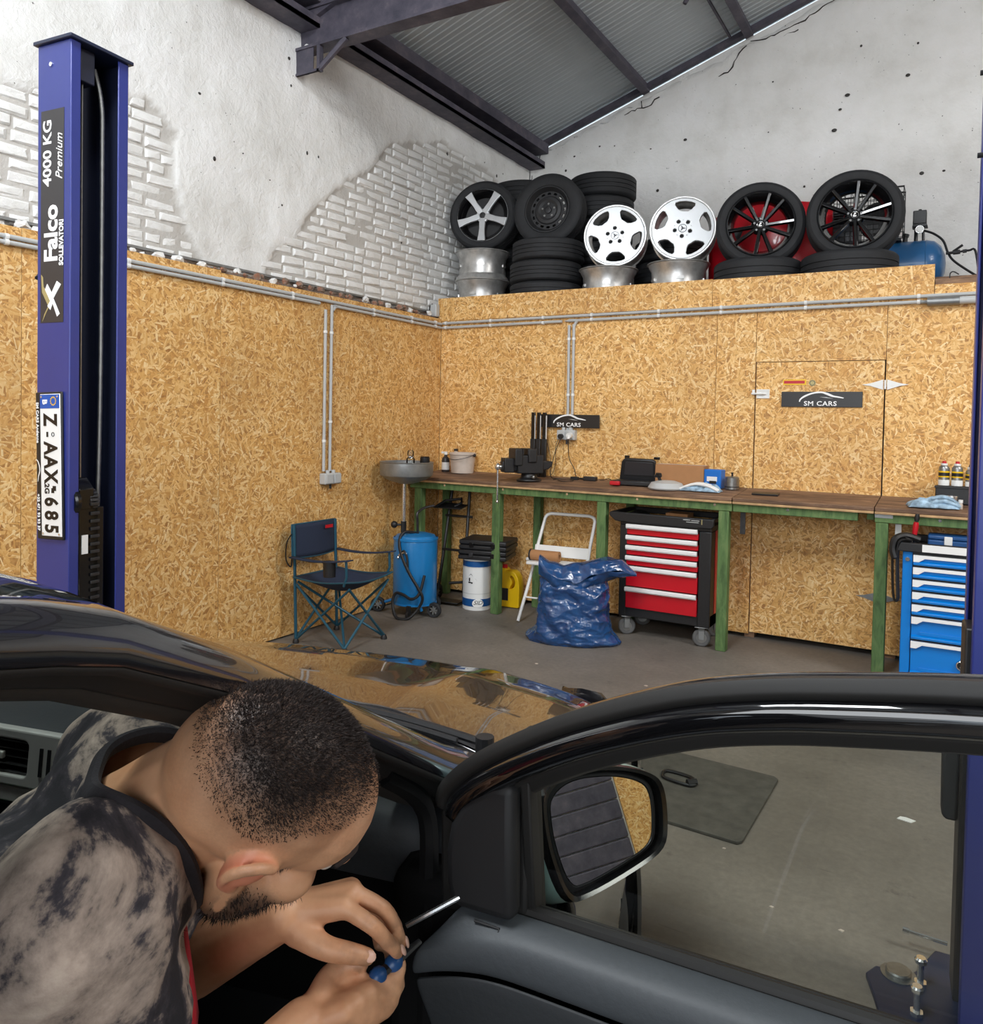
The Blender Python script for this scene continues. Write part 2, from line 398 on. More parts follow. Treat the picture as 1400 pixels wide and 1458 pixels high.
# ================================================================== the building
b = MB(); b.bb((-.5, -10.2, -.2), (10.6, 2.3, 0)); fl = struct(b.build('floor', M['floor'], smooth=0))
XW, YB = -.12, 1.85            # faces of the left masonry wall and of the gable wall
ROOF = lambda x: 4.537+.336*x if x < 5 else 4.537+.336*(10-x)
def inpoly(p, poly):
    c = False; j = len(poly)-1
    for i in range(len(poly)):
        a, d = poly[i], poly[j]
        if (a[1] > p[1]) != (d[1] > p[1]) and p[0] < (d[0]-a[0])*(p[1]-a[1])/(d[1]-a[1])+a[0]: c = not c
        j = i
    return c
REG_A = [(-5.2, 3.25), (-3.7, 3.12), (-3.2, 3.26), (-2.9, 3.34), (-2.66, 3.22), (-2.72, 2.95), (-2.62, 2.72), (-2.5, 2.52), (-2.42, 2.40), (-5.2, 2.40)]
REG_B = [(-2.05, 2.40), (-1.99, 2.5), (-1.69, 2.85), (-1.5, 3.08), (-.94, 3.5), (-.58, 3.82), (.03, 4.0), (.9, 4.05), (1.5, 3.75), (1.75, 3.2), (1.75, 2.40)]
def bricky(y, z):
    q = (y+.10*noise.noise((y*3, z*3, 1)), z+.08*noise.noise((y*3, z*3, 5)))
    return inpoly(q, REG_A) or inpoly(q, REG_B)
# plaster skin of the left wall
ys = np.concatenate([np.arange(-9.8, -4.4, .4), np.arange(-4.4, 1.86, .03)]); zs = np.arange(2.36, 4.42, .03)
def skin(y, z):
    d = .020*noise.fractal((y*1.7, z*1.7, 3), 1.0, 2.1, 4)+.007*noise.noise((y*9, z*9, 2))
    if bricky(y, z): return (XW-.018+.5*d, y, z)
    return (XW+d*.8, y, z)
b = MB(); b.grid(skin, list(ys), list(zs)); wl = struct(b.build('wall_left', M['lime'], smooth=60, recalc=False))
at_ = wl.data.attributes.new('joint', 'FLOAT', 'POINT'); at_.data.foreach_set('value', [1.0 if bricky(v.co.y, v.co.z) else 0.0 for v in wl.data.vertices])
b = MB(); b.bb((-.5, -9.9, 0), (-.20, 1.85, 4.45)); b.bb((-.19, -9.9, 0), (-.125, 1.85, 2.38)); o = b.build('masonry_core', M['lime'], wl, smooth=0)
# bricks showing through, whitewashed with the wall
protos = []
for k in range(8):
    rr = random.Random(k); q = MB(); x0 = []
    L, Hh = (.205, .058) if k < 5 else (.098, .058)
    for (sy, sz) in ((-1, -1), (1, -1), (1, 1), (-1, 1)):
        x0.append((-.04, sy*L/2, sz*Hh/2))
    mid = [(-.004+rr.uniform(-.003, .003), v[1]*(.98)+rr.uniform(-.004, .004), v[2]*.95+rr.uniform(-.004, .004)) for v in x0]
    top = [(.0060+rr.uniform(-.005, .003), v[1]*.86+rr.uniform(-.007, .007), v[2]*.66+rr.uniform(-.006, .006)) for v in x0]
    vs = x0+mid+top; fs = []
    for a in (0, 4):
        for i in range(4): fs.append((a+i, a+(i+1) % 4, a+4+(i+1) % 4, a+4+i))
    fs.append((8, 9, 10, 11)); q.add(vs, fs); me = q.mesh('brick', 0); me.materials.append(M['lime']); protos.append(me)
spots = []
for r in range(25):
    z = 2.40+r*.0685+.034; y = -5.2+(.11 if r % 2 else 0)+R(-.02, .02)
    while y < 1.80:
        head = random.random() < .28; w = .112 if head else .219
        c = y+w/2
        if bricky(c, z) and c < 1.76 and random.random() > .02: spots.append((c, z, head))
        y += w
def dcam(s): return (Vector((XW, s[0], s[1]))-CAM).length - (0 if s[0] > -4.1 else -50)
spots.sort(key=dcam)
rest = MB()
for i, (y, z, head) in enumerate(spots):
    me = protos[random.randrange(5, 8) if head else random.randrange(5)]
    m = Matrix.Translation((XW-.012+R(-.005, .005), y+R(-.006, .006), z+R(-.004, .004))) @ Matrix.Rotation(R(-.02, .02), 4, 'X') @ Matrix.Rotation(R(-.02, .02), 4, 'Z')
    if i < 299:
        o = bpy.data.objects.new('brick', me); COL.objects.link(o); o.matrix_world = m; o.parent = wl
    else:
        rest.add([v.co for v in me.vertices], [tuple(p.vertices) for p in me.polygons], m)
if rest.v:
    o = rest.build('brick_remainder', M['lime'], wl, smooth=0, recalc=False); o['kind'] = 'stuff'
# broken ledge behind the boards
b = MB()
def ledge(u, w):
    z = 2.478-.075*w+.022*noise.fractal((u*7, w*3, 9), 1, 2, 3); return (lerp(XW-.03, -.006, w), u, z+.012*noise.noise((u*21, w*9, 1)))
b.grid(ledge, list(np.arange(-9.8, .0, .03)), [0, .15, .3, .45, .6, .75, .9, 1]); lg = struct(b.build('trim_1', M['rubble'], smooth=0, recalc=False))
b = MB(); b.bb((XW-.01, -9.8, 2.482), (XW+.022, .0, 2.497)); b.build('edge_strip', M['galv'], lg, smooth=0)
for i in range(46):
    y = -4.2+i*.09+R(-.04, .04); s = R(.02, .05)
    q = MB(); q.sphere((0, 0, 0), (s*.6, s, s*.6), 4)
    for v in q.v: v += Vector((R(-.2, .2), R(-.2, .2), R(-.2, .2)))*s
    o = q.build('rubble_stone', M['lime'] if random.random() < (.6 if y < -2.6 else .15) else M['rubble'], lg, smooth=0); o.location = (R(-.07, -.02), y, 2.455+R(-.01, .01))
# gable wall
b = MB()
gx = np.concatenate([np.arange(XW, 4.6, .05), np.arange(4.6, 10.2, .4)]); gw = np.linspace(0, 1, 60)
def gable(x, w):
    zt = ROOF(x)-.10+.05*noise.fractal((x*6, 0, 3), 1, 2, 3)-.03*abs(noise.noise((x*2.3, 7, 0)))
    z = lerp(2.0, zt, w); d = .010*noise.fractal((x*1.5, z*1.5, 7), 1, 2, 4)+.004*noise.noise((x*11, z*11, 2))
    return (x, YB-d+(.08 if w > .985 else 0), z)
b.grid(gable, list(gx), list(gw)); wb = struct(b.build('wall_back', M['lime'], smooth=60, recalc=False))
b = MB(); b.bb((-.5, YB+.03, 0), (10.5, YB+.35, 4.3)); 
b.prism([(-.5, 4.3), (10.5, 4.3), (10.5, 4.42), (5, 6.15), (-.5, 4.3)][:4], .3, face_m((0, YB+.35, 0), (1, 0, 0), (0, 0, 1))); b.build('masonry_core', M['lime'], wb, smooth=0)
cr = NT('crack_dark'); cr.p.inputs['Base Color'].default_value = srgb(46, 42, 38); M['crack'] = cr.mat
def crack(pts, r=.006):
    P = []
    for i in range(len(pts)-1):
        a, c = Vector(pts[i]), Vector(pts[i+1]); n = max(2, int((c-a).length/.04))
        for k in range(n): P.append(a.lerp(c, k/n)+Vector((R(-.012, .012), 0, R(-.014, .014))))
    P.append(Vector(pts[-1])); q = MB(); q.tube(P, [r*R(.4, 1.3) for _ in P], 4); return q
gp = lambda x, dz: (x, YB-.005, ROOF(x)-.10+dz)
for pts in ([gp(.95, -.1), gp(1.1, -.09), gp(1.2, -.14), gp(1.32, -.1)], [gp(1.13, -.03), gp(1.14, -.12)], [gp(1.9, -.22), gp(2.03, -.2), gp(2.06, -.12), gp(2.16, -.06)],
            [gp(2.2, -.05), gp(2.5, -.12), gp(2.75, -.1), gp(3.1, -.03)], [gp(2.45, -.16), gp(2.62, -.17)], [gp(.02, -.02), gp(-.03, -.12)], [(-.1, YB-.01, 4.2), (-.11, YB-.01, 3.2)]):
    q = crack(pts); q.build('crack', M['crack'], wb, smooth=0)
for i in range(34):
    x = R(.2, 3.9); z = R(3.3, ROOF(x)-.3); q = MB(); s = R(.006, .016); q.sphere((0, 0, 0), (s*R(.8, 1.5), .004, s), 4)
    o = q.build('wall_hole', M['crack'], wb); o.location = (x, YB-.006, z)
for i in range(26):
    y = R(-3.6, 1.5); z = R(2.7, 4.1); q = MB(); s = R(.006, .015); q.sphere((0, 0, 0), (.006, s, s*R(.7, 1.6)), 4)
    o = q.build('wall_hole', M['crack'], wl); o.location = (skin(y, z)[0], y, z)
# right side and gate side, boarded like the rest
def board_wall(name, panels, mt):
    e = bpy.data.objects.new(name, None); COL.objects.link(e); struct(e)
    for (a, c) in panels:
        q = MB(); q.bb(a, c); q.build('osb_panel', mt, e, smooth=0)
    return e
b = MB(); b.bb((10.15, -9.9, 0), (10.5, 1.9, 4.5)); wr = struct(b.build('wall_right', M['lime'], smooth=0))
board_wall('wall_right_boards', [((10.12, -3.28+i*1.22, .02), (10.148, -3.28+i*1.22+1.215, 2.43)) for i in range(4)]+[((10.12, -9.8, .02), (10.148, -8.9, 2.43))], M['osb'])
gt = bpy.data.objects.new('added_dark_shutter', None); COL.objects.link(gt); struct(gt)  # unseen dark shutter, added to darken part of the wing mirror's reflection
for i in range(22):
    q = MB(); q.bb((10.10, -8.88, .0+i*.16), (10.145, -3.30, .0+i*.16+.152)); q.build('added_shutter_slat', M['beam'], gt, smooth=0, bevel=.01)
b = MB(); b.bb((-.5, -10.15, 0), (1.4, -9.9, 5)); b.bb((7.8, -10.15, 0), (10.5, -9.9, 5)); b.bb((1.4, -10.15, 4.2), (7.8, -9.9, 5.0))
b.prism([(-.5, 5), (10.5, 5), (5, 6.3)], .25, face_m((0, -9.9, 0), (1, 0, 0), (0, 0, 1))); wf = struct(b.build('wall_front', M['lime'], smooth=0))
board_wall('wall_front_boards', [((.0+i*.7, -9.89, .02), (.0+i*.7+.695, -9.87, 2.43)) for i in range(2)]+[((7.85+i*1.1, -9.89, .02), (7.85+i*1.1+1.09, -9.87, 2.43)) for i in range(2)], M['osb'])
# OSB cladding left and the OSB partition at the back
wc = board_wall('wall_left_boards', [((-.02, -1.222-i*1.222, .012), (0, -.003-i*1.222, 2.425+R(-.012, .012))) for i in range(8)], M['osb_left'])
PT = [((.002, 0, .03), (1.219, .02, 2.398)), ((1.222, 0, .03), (2.439, .02, 2.398)), ((2.442, 0, .03), (2.721, .02, 2.398)), ((2.724, 0, 1.988), (3.56, .02, 2.398)),
      ((3.563, 0, .03), (4.88, .02, 2.398)), ((4.883, 0, .03), (6.1, .02, 2.398)), ((6.103, 0, .03), (7.3, .02, 2.398)),
      ((-.035, -.001, 2.401), (2.397, .02, 2.602)), ((2.4, -.001, 2.401), (3.826, .02, 2.597)), ((3.83, -.001, 2.401), (7.3, .02, 2.465))]
wp = board_wall('wall_partition', PT, M['osb'])
b = MB()
for x in (1.22, 2.69, 3.6, 4.9, 7.25): b.bb((x, .022, 0), (x+.07, .10, 2.4))
b.bb((-.1, .022, 2.40), (7.3, .10, 2.47)); b.bb((3.83, .0, 2.466), (7.3, .06, 2.50)); b.build('stud', M['worktop'], wp, smooth=0)
b = MB(); b.bb((7.28, .03, 0), (7.3, 1.85, 2.4)); b.build('end_panel', M['osb'], wp, smooth=0)
b = MB()
for i in range(12): b.bb((-.09, .105+i*.144, 2.50), (7.3, .105+i*.144+.138, 2.53))
dk = struct(b.build('trim_2', M['worktop'], smooth=0)); dk.name = 'floor_loft'
DECK = 2.53
# door cut into the partition
dr = bpy.data.objects.new('door_1', None); COL.objects.link(dr); struct(dr); dr.location = (3.142, 0, 0)
b = MB(); b.bb((-.412, -.003, .045), (.412, .02, 1.983)); b.build('door_leaf', M['osb'], dr, smooth=0)
def strap(z, mt):
    q = MB(); q.prism([(-.14, 0), (-.085, .010), (-.012, .034), (-.012, -.034), (-.085, -.010)], .004, face_m((.418, -.004, z), (1, 0, 0), (0, 0, 1)))
    q.prism([(.14, 0), (.085, .010), (.012, .034), (.012, -.034), (.085, -.010)], .004, face_m((.418, -.004, z), (1, 0, 0), (0, 0, 1)))
    q.cyl((.418, -.010, z-.03), (.418, -.010, z+.03), .007, 10)
    for x in (-.09, -.04, .04, .09): q.cyl((.418+x, -.009, z), (.418+x, -.012, z), .006, 8)
    return q.build('strap_hinge', mt, dr)
strap(1.822, M['white']); strap(.40, M['galv'])
q = MB(); q.bb((-.437, -.012, 1.752), (-.418, -.0, 1.79)); q.bb((-.405, -.012, 1.728), (-.325, -.003, 1.738)); q.bb((-.405, -.012, 1.782), (-.325, -.003, 1.792)); q.bb((-.325, -.012, 1.728), (-.318, -.003, 1.792)); q.bb((-.408, -.008, 1.730), (-.32, -.0035, 1.790)); q.cyl((-.44, -.018, 1.76), (-.34, -.018, 1.76), .007, 10); q.cyl((-.37, -.018, 1.76), (-.365, -.04, 1.762), .005, 8)
q.build('slide_latch', M['white'], dr)
q = MB(); q.bb((-.228, -.006, 1.822), (-.075, -.0035, 1.86)); q.build('sticker', M['yellow'], dr, smooth=0)
q = MB(); q.bb((-.222, -.0068, 1.832), (-.085, -.006, 1.852)); q.build('sticker_print', M['red_plastic'], dr, smooth=0)
q = MB(); q.cyl((-.035, -.002, 1.836), (-.035, -.006, 1.836), .022, 20); q.build('round_sticker', M['gold'], dr); q = MB(); q.tube([(-.035+.016*cos(a*pi/8), -.0065, 1.836+.016*sin(a*pi/8)) for a in range(16)], .0022, 5, True); q.build('sticker_ring', M['decal'], dr)
# roof: sheets with fine ribs running down the slope, purlins, tie beam
ce = bpy.data.objects.new('ceiling', None); COL.objects.link(ce); struct(ce)
sl = sqrt(1+.336**2)
def sheet_mesh(L):
    n = 15; w = 1.0; P = []
    for i in range(n):
        a = i*w/n
        P += [(a, 0), (a+.040, 0), (a+.0465, -.006), (a+.060, -.006)]
    P.append((w-.004, 0)); q = MB()
    q.add([(x, p[0], p[1]) for x in (0, L) for p in P], [(i, i+1, len(P)+i+1, len(P)+i) for i in range(len(P)-1)])
    q.bb((0, 0, .012), (L, .996, .05)); me = q.mesh('roof_sheet', 0); me.materials.append(M['roof']); return me
sm = sheet_mesh(5.6*sl); ay = math.atan(.336)
for i in range(12):
    y = -9.95+i*1.0
    for side in (0, 1):
        o = bpy.data.objects.new('roof_sheet', sm); COL.objects.link(o); o.parent = ce
        if side == 0: o.matrix_world = Matrix.Translation((-.6, y, ROOF(-.6)+.02)) @ Matrix.Rotation(-ay, 4, 'Y')
        else: o.matrix_world = Matrix.Translation((10.6, y+1.0, ROOF(10.6)+.02)) @ Matrix.Rotation(pi, 4, 'Z') @ Matrix.Rotation(-ay, 4, 'Y')
k = 3
def trim(build):
    global k
    o = struct(build('trim_%d' % k, M['beam'])); k += 1; return o
for x in (1.17, 2.17, 3.2, 4.2, 5.8, 6.9, 8.0, 9.1):
    z = ROOF(x); q = MB(); q.box((0, 0, 0), (.075, 11.7, .10), Matrix.Translation((x, -4.0, z-.045)) @ Matrix.Rotation(-ay if x < 5 else ay, 4, 'Y'))
    trim(lambda n, mt, q=q: q.build(n, mt, bevel=.004))
q = MB(); q.box((2.02, -.02, 0), (.02, 3.0, .02), Matrix.Translation((0, .3, ROOF(2.02)-.03))); q.tube([(2.0, .6, ROOF(2.0)-.05), (1.99, .6, ROOF(2)-.16), (1.95, .58, ROOF(2)-.24)], .018, 6); trim(lambda n, mt: q.build(n, mt))
q = MB(); q.bb((-.17, -9.9, 4.26), (-.10, 1.84, 4.52)); q.bb((-.16, -9.9, 4.25), (.06, 1.84, 4.275)); q.bb((.045, -9.9, 4.25), (.06, 1.84, 4.32)); q.bb((-.1, -9.9, 4.40), (.10, 1.84, 4.50)); trim(lambda n, mt: q.build(n, mt))
q = MB(); q.prism([(XW-.03, ROOF(XW)-.30), (10.1, ROOF(10.1)-.3), (5, ROOF(5)-.2)][:2]+[(10.1, ROOF(10.1)), (5, ROOF(5)), (XW-.03, ROOF(XW))], .01, face_m((0, YB+.2, 0), (1, 0, 0), (0, 0, 1)))
b = MB()
for s, xa, xc in ((1, XW, 5), (-1, 10.1, 5)):
    b.box((0, 0, 0), (5.2*sl, .07, .05), Matrix.Translation(((xa+xc)/2, YB+.0, ROOF((xa+xc)/2)-.035)) @ Matrix.Rotation(-ay*s, 4, 'Y'))
trim(lambda n, mt: b.build(n, mt))
for ty in (-1.65, -6.9):
    q = MB(); q.bb((-.3, ty-.008, 4.115), (10.2, ty+.008, 4.38)); q.bb((-.3, ty-.06, 4.105), (10.2, ty+.06, 4.125)); q.bb((-.3, ty-.06, 4.37), (10.2, ty+.06, 4.385))
    bm_ = trim(lambda n, mt: q.build(n, mt, smooth=0))
    for s in (0, 1):
        q = MB(); xa, xc = (-.1, 5) if s == 0 else (10.1, 5)
        q.box((0, 0, 0), (5.2*sl, .09, .13), Matrix.Translation(((xa+xc)/2, ty, ROOF((xa+xc)/2)-.165)) @ Matrix.Rotation(-ay if s == 0 else ay, 4, 'Y')); q.build('rafter', M['beam'], bm_)
    q = MB(); q.bb((XW-.05, ty-.05, 3.98), (XW+.03, ty+.05, 4.11)); q.bb((XW, ty-.06, 3.93), (XW+.22, ty-.045, 3.945)); q.bb((XW+.20, ty-.06, 3.93), (XW+.225, ty-.02, 4.11)); q.tube([(XW+.21, ty-.04, 3.95), (XW+.45, ty-.04, 4.11)], .022, 6); q.bb((XW-.02, ty-.055, 3.93), (XW+.22, ty-.04, 3.95)); q.bb((XW-.02, ty-.05, 3.94), (XW+.16, ty-.045, 4.11))
    q.build('wall_bracket', M['beam'], bm_)
    for (y, z) in ((ty-.06, 4.31), (ty-.062, 4.14), (ty-.062, 4.35)):
        q = MB(); q.cyl((XW+.06, y+.06, z), (XW+.06, y+.045, z), .022, 8); q.build('bolt', M['white'], bm_)
    q = MB(); q.cyl((2.9, ty, 4.105), (2.9, ty, 4.085), .018, 8); q.build('bolt', M['white'], bm_)
# conduits: pairs of grey tubes with clips
def conduit(label, pts, clips, r=.0115, rz=None):
    t = tag(MB().tube(pts, r, 10).build('conduit', M['grey_plastic']), label, 'conduit', None)
    for c in clips:
        q = MB(); ax = c[1]; p = Vector(c[0])
        d = {'x': Vector((1, 0, 0)), 'y': Vector((0, 1, 0)), 'z': Vector((0, 0, 1))}[ax]
        q.cyl(p-d*.009, p+d*.009, r+.004, 10); q.build('conduit_clip', M['white'], t)
    return t
CL, CB = .0175, -.0175
yl = [-9, -6.5, -5, -4.3, -3.75, -3.1, -2.45, -1.85, -.97, -.47, -.12]
conduit('upper of two long grey conduits along the left wall boards', [(CL, -9.7, 2.388), (CL, -.03, 2.372)], [((CL, y, 2.376), 'y') for y in yl])
conduit('lower grey conduit along the left boards, front stretch ending above the drop', [(CL, -9.7, 2.352), (CL, -1.58, 2.348), ], [((CL, y, 2.350), 'y') for y in yl if y < -1.6])
conduit('lower grey conduit from the left drop bend to the corner', smoothpts([(CL, -1.45, 1.14), (CL, -1.45, 2.25), (CL, -1.44, 2.31), (CL, -1.40, 2.345), (CL, -1.3, 2.346), (CL, -.03, 2.338)], 5), [((CL, y, 2.342), 'y') for y in yl if y > -1.2]+[((CL, -1.45, 1.5), 'z'), ((CL, -1.45, 2.15), 'z')])
conduit('straight grey conduit dropping to the left wall socket box', [(CL, -1.515, 1.14), (CL, -1.515, 2.31)], [((CL, -1.515, 2.15), 'z'), ((CL, -1.515, 1.36), 'z')])
xb = [.06, .52, 1.02, 1.45, 2.0, 2.47, 3.05, 3.74]
conduit('upper long conduit on the back boards under the tyre shelf', [(.03, CB, 2.378), (4.9, CB, 2.396)], [((x, CB, 2.379+.0036*x), 'x') for x in xb])
conduit('lower back-wall conduit between the corner and the drop', [(.03, CB, 2.338), (1.19, CB, 2.344)], [((x, CB, 2.34), 'x') for x in xb if x < 1.1])
conduit('lower conduit bending down from the back wall to the bench socket', smoothpts([(1.300, CB, 1.46), (1.298, CB, 2.24), (1.30, CB, 2.30), (1.335, CB, 2.345), (1.42, CB, 2.346), (3.76, CB, 2.356)], 5), [((x, CB, 2.345+.003*x), 'x') for x in xb if x > 1.4]+[((1.298, CB, 2.2), 'z'), ((1.3, CB, 1.75), 'z')])
conduit('straight conduit dropping beside the bend to the bench socket', [(1.262, CB, 1.46), (1.255, CB, 2.31)], [((1.256, CB, 2.2), 'z'), ((1.26, CB, 1.75), 'z')])
# socket boxes
def socket(label, loc, rz, w=.085):
    t = thing('socket_box', label, 'socket', loc, rz)
    q = MB(); q.bb((-w, -.058, -.04), (w, -.0, .04)); q.build('housing', M['grey_plastic'], t, bevel=.006)
    for x in (-w/2, w/2):
        q = MB(); q.bb((x-w*.42, -.068, -.034), (x+w*.42, -.056, .034)); q.build('flap', M['grey_plastic'], t, bevel=.004)
    q = MB(); q.cyl((-.03, -.03, .03), (-.03, -.03, .062), .015, 10); q.cyl((.03, -.03, .03), (.03, -.03, .062), .015, 10); q.build('gland', M['grey_plastic'], t)
    q = MB(); q.cyl((0, -.03, -.03), (0, -.03, -.075), .009, 8); q.build('pull', M['black'], t); return t
socket('grey socket box on the left boards below the vertical conduit', (0, -1.455, 1.085), pi/2)
s2 = socket('grey socket box with plugs under the black sign above the bench', (1.262, 0, 1.425), 0, .078)
q = MB(); q.cyl((.05, -.06, .0), (.05, -.11, -.005), .022, 12); q.cyl((.05, -.11, -.005), (.052, -.115, -.03), .012, 8); q.build('plug', M['white'], s2); q = MB(); q.cyl((-.03, -.06, -.01), (-.03, -.10, -.012), .02, 12); q.build('plug', M['black'], s2)
jb = thing('junction_box', 'pale grey junction box in the corner under the tyre shelf edge', 'junction box', (-.02, -.045, 2.49))
q = MB(); q.bb((-.055, -.03, -.055), (.012, .03, .055)); q.build('housing', M['grey_plastic'], jb, bevel=.01); q = MB(); q.tube([(-.06, -.01, -.05), (-.075, -.01, .0), (-.07, -.01, .04), (-.04, -.01, .06)], .006, 6); q.build('cable', M['hose'], jb)
jc = thing('cable_joint', 'thick grey sleeve joint on the back-wall conduit by the right blue post', 'cable joint', (3.95, 0, 2.352))
q = MB(); q.cyl((-.16, -.03, 0), (.02, -.03, 0), .028, 14); q.build('sleeve', M['galv'], jc); q = MB(); q.cyl((.02, -.03, 0), (.30, -.03, 0.0), .025, 14); q.build('tube', M['grey_plastic'], jc); q = MB(); q.cyl((-.2, -.03, 0), (-.16, -.03, 0), .012, 10); q.cyl((.3, -.03, 0), (.33, -.03, 0), .012, 10); q.build('end_gland', M['galv'], jc)
# SM CARS signs
def swoosh(s):
    up = [(-.125, -.012), (-.10, .010), (-.05, .030), (-.0, .036), (.04, .026), (.07, .012), (.10, .006), (.13, -.002)]
    lo = [(.125, -.006), (.09, -.001), (.06, .004), (.03, .016), (0, .026), (-.05, .020), (-.09, .003), (-.115, -.014), (-.122, -.028), (-.128, -.026)]
    A = [(p[0]*s, p[1]*s+.014) for p in smoothpts([(*p, 0) for p in up], 4)]+[(p[0]*s, p[1]*s+.014) for p in smoothpts([(*p, 0) for p in lo], 4)]
    B2 = [(-.01*s, .006*s+.010), (.03*s, .004*s+.010), (.07*s, -.004*s+.010), (.03*s, .001*s+.010)]
    return [A], [B2]
def sign(label, loc):
    t = thing('sign', label, 'sign', loc)
    q = MB(); q.bb((-.26, -.006, -.053), (.26, 0, .053)); q.build('board', M['sign_black'], t, smooth=0, bevel=.002)
    m = face_m((0, -.0065, 0), (1, 0, 0), (0, 0, 1))
    for i, sp in enumerate(swoosh(1.12)):
        me = curve_mesh('swoosh', sp, .0008); me.transform(m); obj('swoosh', me, M['print_white'], t)
    text('lettering', 'SM CARS', .044, M['print_white'], t, m @ Matrix.Translation((-.005, -.030, 0)), bold=.0007, sx=1.15, space=1.08); return t
sign('black name sign with white car outline above the bench socket', (1.284, -.030, 1.537))
sign('black name sign with white car outline fixed on the board door', (3.167, -.0065, 1.722))
# ================================================================== lift posts
def post(label, loc, rz, s):
    """s=+1: opening looks along +x of the post, -1: along -x; the near corner with the opening is the origin"""
    t = thing('lift_post', label, 'lift post', loc, rz)
    Hh = 2.865; w = .178; d = .242
    X = lambda x: x*s
    q = MB()
    def bb(a, c): q.bb((X(a[0]), a[1], a[2]), (X(c[0]), c[1], c[2]))
    poly = [(0, .040), (0, 0), (-w, 0), (-w, d), (0, d), (0, d-.045), (-.007, d-.045), (-.007, d-.007), (-w+.007, d-.007), (-w+.007, .007), (-.007, .007), (-.007, .040)]
    q.prism([(X(p[0]), p[1]) for p in poly], Hh); q.build('column', M['lift_blue'], t, bevel=.004, seg=2)
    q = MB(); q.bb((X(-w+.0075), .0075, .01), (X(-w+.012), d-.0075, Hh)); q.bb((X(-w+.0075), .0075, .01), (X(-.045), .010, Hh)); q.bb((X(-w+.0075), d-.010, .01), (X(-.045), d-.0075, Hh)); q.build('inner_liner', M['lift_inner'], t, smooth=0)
    q = MB(); q.bb((X(-w-.012), -.012, Hh), (X(.014), d+.012, Hh+.014)); q.build('top_cap', M['lift_dark'], t, bevel=.003)
    q = MB(); q.bb((X(-.10), .06, Hh-.12), (X(-.03), .12, Hh)); q.build('cable_guide', M['lift_inner'], t, bevel=.004)
    return t
RZ = radians(5)
lp = post('blue lift post with dark maker strip and number plate at the left', (1.238, -4.182, 0), RZ, 1)
lm = lambda x, z, y=-.0015: face_m((x, y, z), (0, 0, 1), (-1, 0, 0))       # lettering that reads upwards on the near face
q = MB(); q.bb((-.158, -.0012, 1.865), (-.034, 0, 2.628)); dec = q.build('maker_strip', M['decal'], lp, smooth=0); plabel(dec, 'dark maker strip with white lettering')
text('lettering', '4000 KG', .062, M['print_white'], dec, lm(-.121, 2.475), bold=.0012, sx=1.05)
text('lettering', 'Premium', .05, M['print_white'], dec, lm(-.058, 2.455), shear=.45, sx=.9)
text('lettering', 'Falco', .098, M['print_white'], dec, lm(-.098, 2.185), bold=.003, sx=1.0)
text('lettering', 'SOLLEVATORI', .031, M['print_white'], dec, lm(-.045, 2.150), bold=.001, sx=.84)
m = lm(-.096, 1.955)
me = curve_mesh('emblem', [[(-.085, .050), (-.03, .012), (-.002, -.004), (.04, .044), (.075, .048), (.085, .058), (.02, .052), (-.03, .018), (-.06, .040)]], .0006); me.transform(m); obj('emblem', me, M['gold'], dec)
me = curve_mesh('emblem', [[(-.06, -.044), (-.004, -.010), (.045, -.050), (.058, -.028), (.018, .000), (.05, .024), (.03, .036), (-.012, .008), (-.03, .022), (-.045, .006), (-.022, -.006), (-.07, -.03)]], .0009); me.transform(m); obj('emblem', me, M['print_white'], dec)
q = MB(); q.cyl((-.105, .002, 2.79), (-.105, -.004, 2.79), .008, 12); q.build('bolt', M['chrome'], lp)
q = MB(); q.tube([(-.178, .02, 2.06), (-.19, .015, 2.04), (-.18, .0, 2.03)], .008, 6); q.build('latch_release', M['black'], lp)
q = MB(); q.tube([(-.055, .085, 1.30), (-.055, .085, 2.76)], .004, 6); q.build('sync_rod', M['steel'], lp)
q = MB(); P = smoothpts([(-.05, .155, .05), (-.05, .150, .8), (-.05, .165, 1.6), (-.05, .168, 2.5), (-.05, .163, 2.7), (-.06, .14, 2.82)], 24); q.tube(P, [.0075+(.0007 if i % 2 else 0) for i in range(len(P))], 7); q.build('steel_hose', M['steel'], lp)
q = MB(); q.cyl((-.05, .148, .55), (-.05, .148, .88), .010, 8); q.build('hose_fitting', M['chrome'], lp)
q = MB(); q.bb((-.14, .048, .35), (-.012, .155, 1.19)); q.prism([(-.14, 1.18), (-.012, 1.18), (-.012, 1.26), (-.05, 1.30), (-.14, 1.30)], .062, face_m((0, .112, 0), (1, 0, 0), (0, 0, 1))); q.build('carriage', M['black_gloss'], lp, bevel=.004)
q = MB(); q.lathe([(0, 0), (.045, 0), (.052, .006), (.052, .02), (.045, .026), (0, .026)], 22, face_m((-.035, .046, 1.215), (1, 0, 0), (0, 0, 1))); q.lathe([(.034, -.002), (.04, .004), (.028, .004), (.026, -.002)], 20, face_m((-.035, .026, 1.215), (1, 0, 0), (0, 0, 1)), True); q.build('pulley', M['black_gloss'], lp)
ch = MB(); ch.bb((-.030, .098, .40), (-.012, .128, 1.20)); cho = ch.build('lifting_chain', M['black'], lp, smooth=0)
for i in range(27):
    q = MB(); q.bb((-.010, .094, 0), (-.004, .132, .012)); o = q.build('chain_link', M['steel_dark'], cho, smooth=0, bevel=.002); o.location = (0, 0, .42+i*.0285)
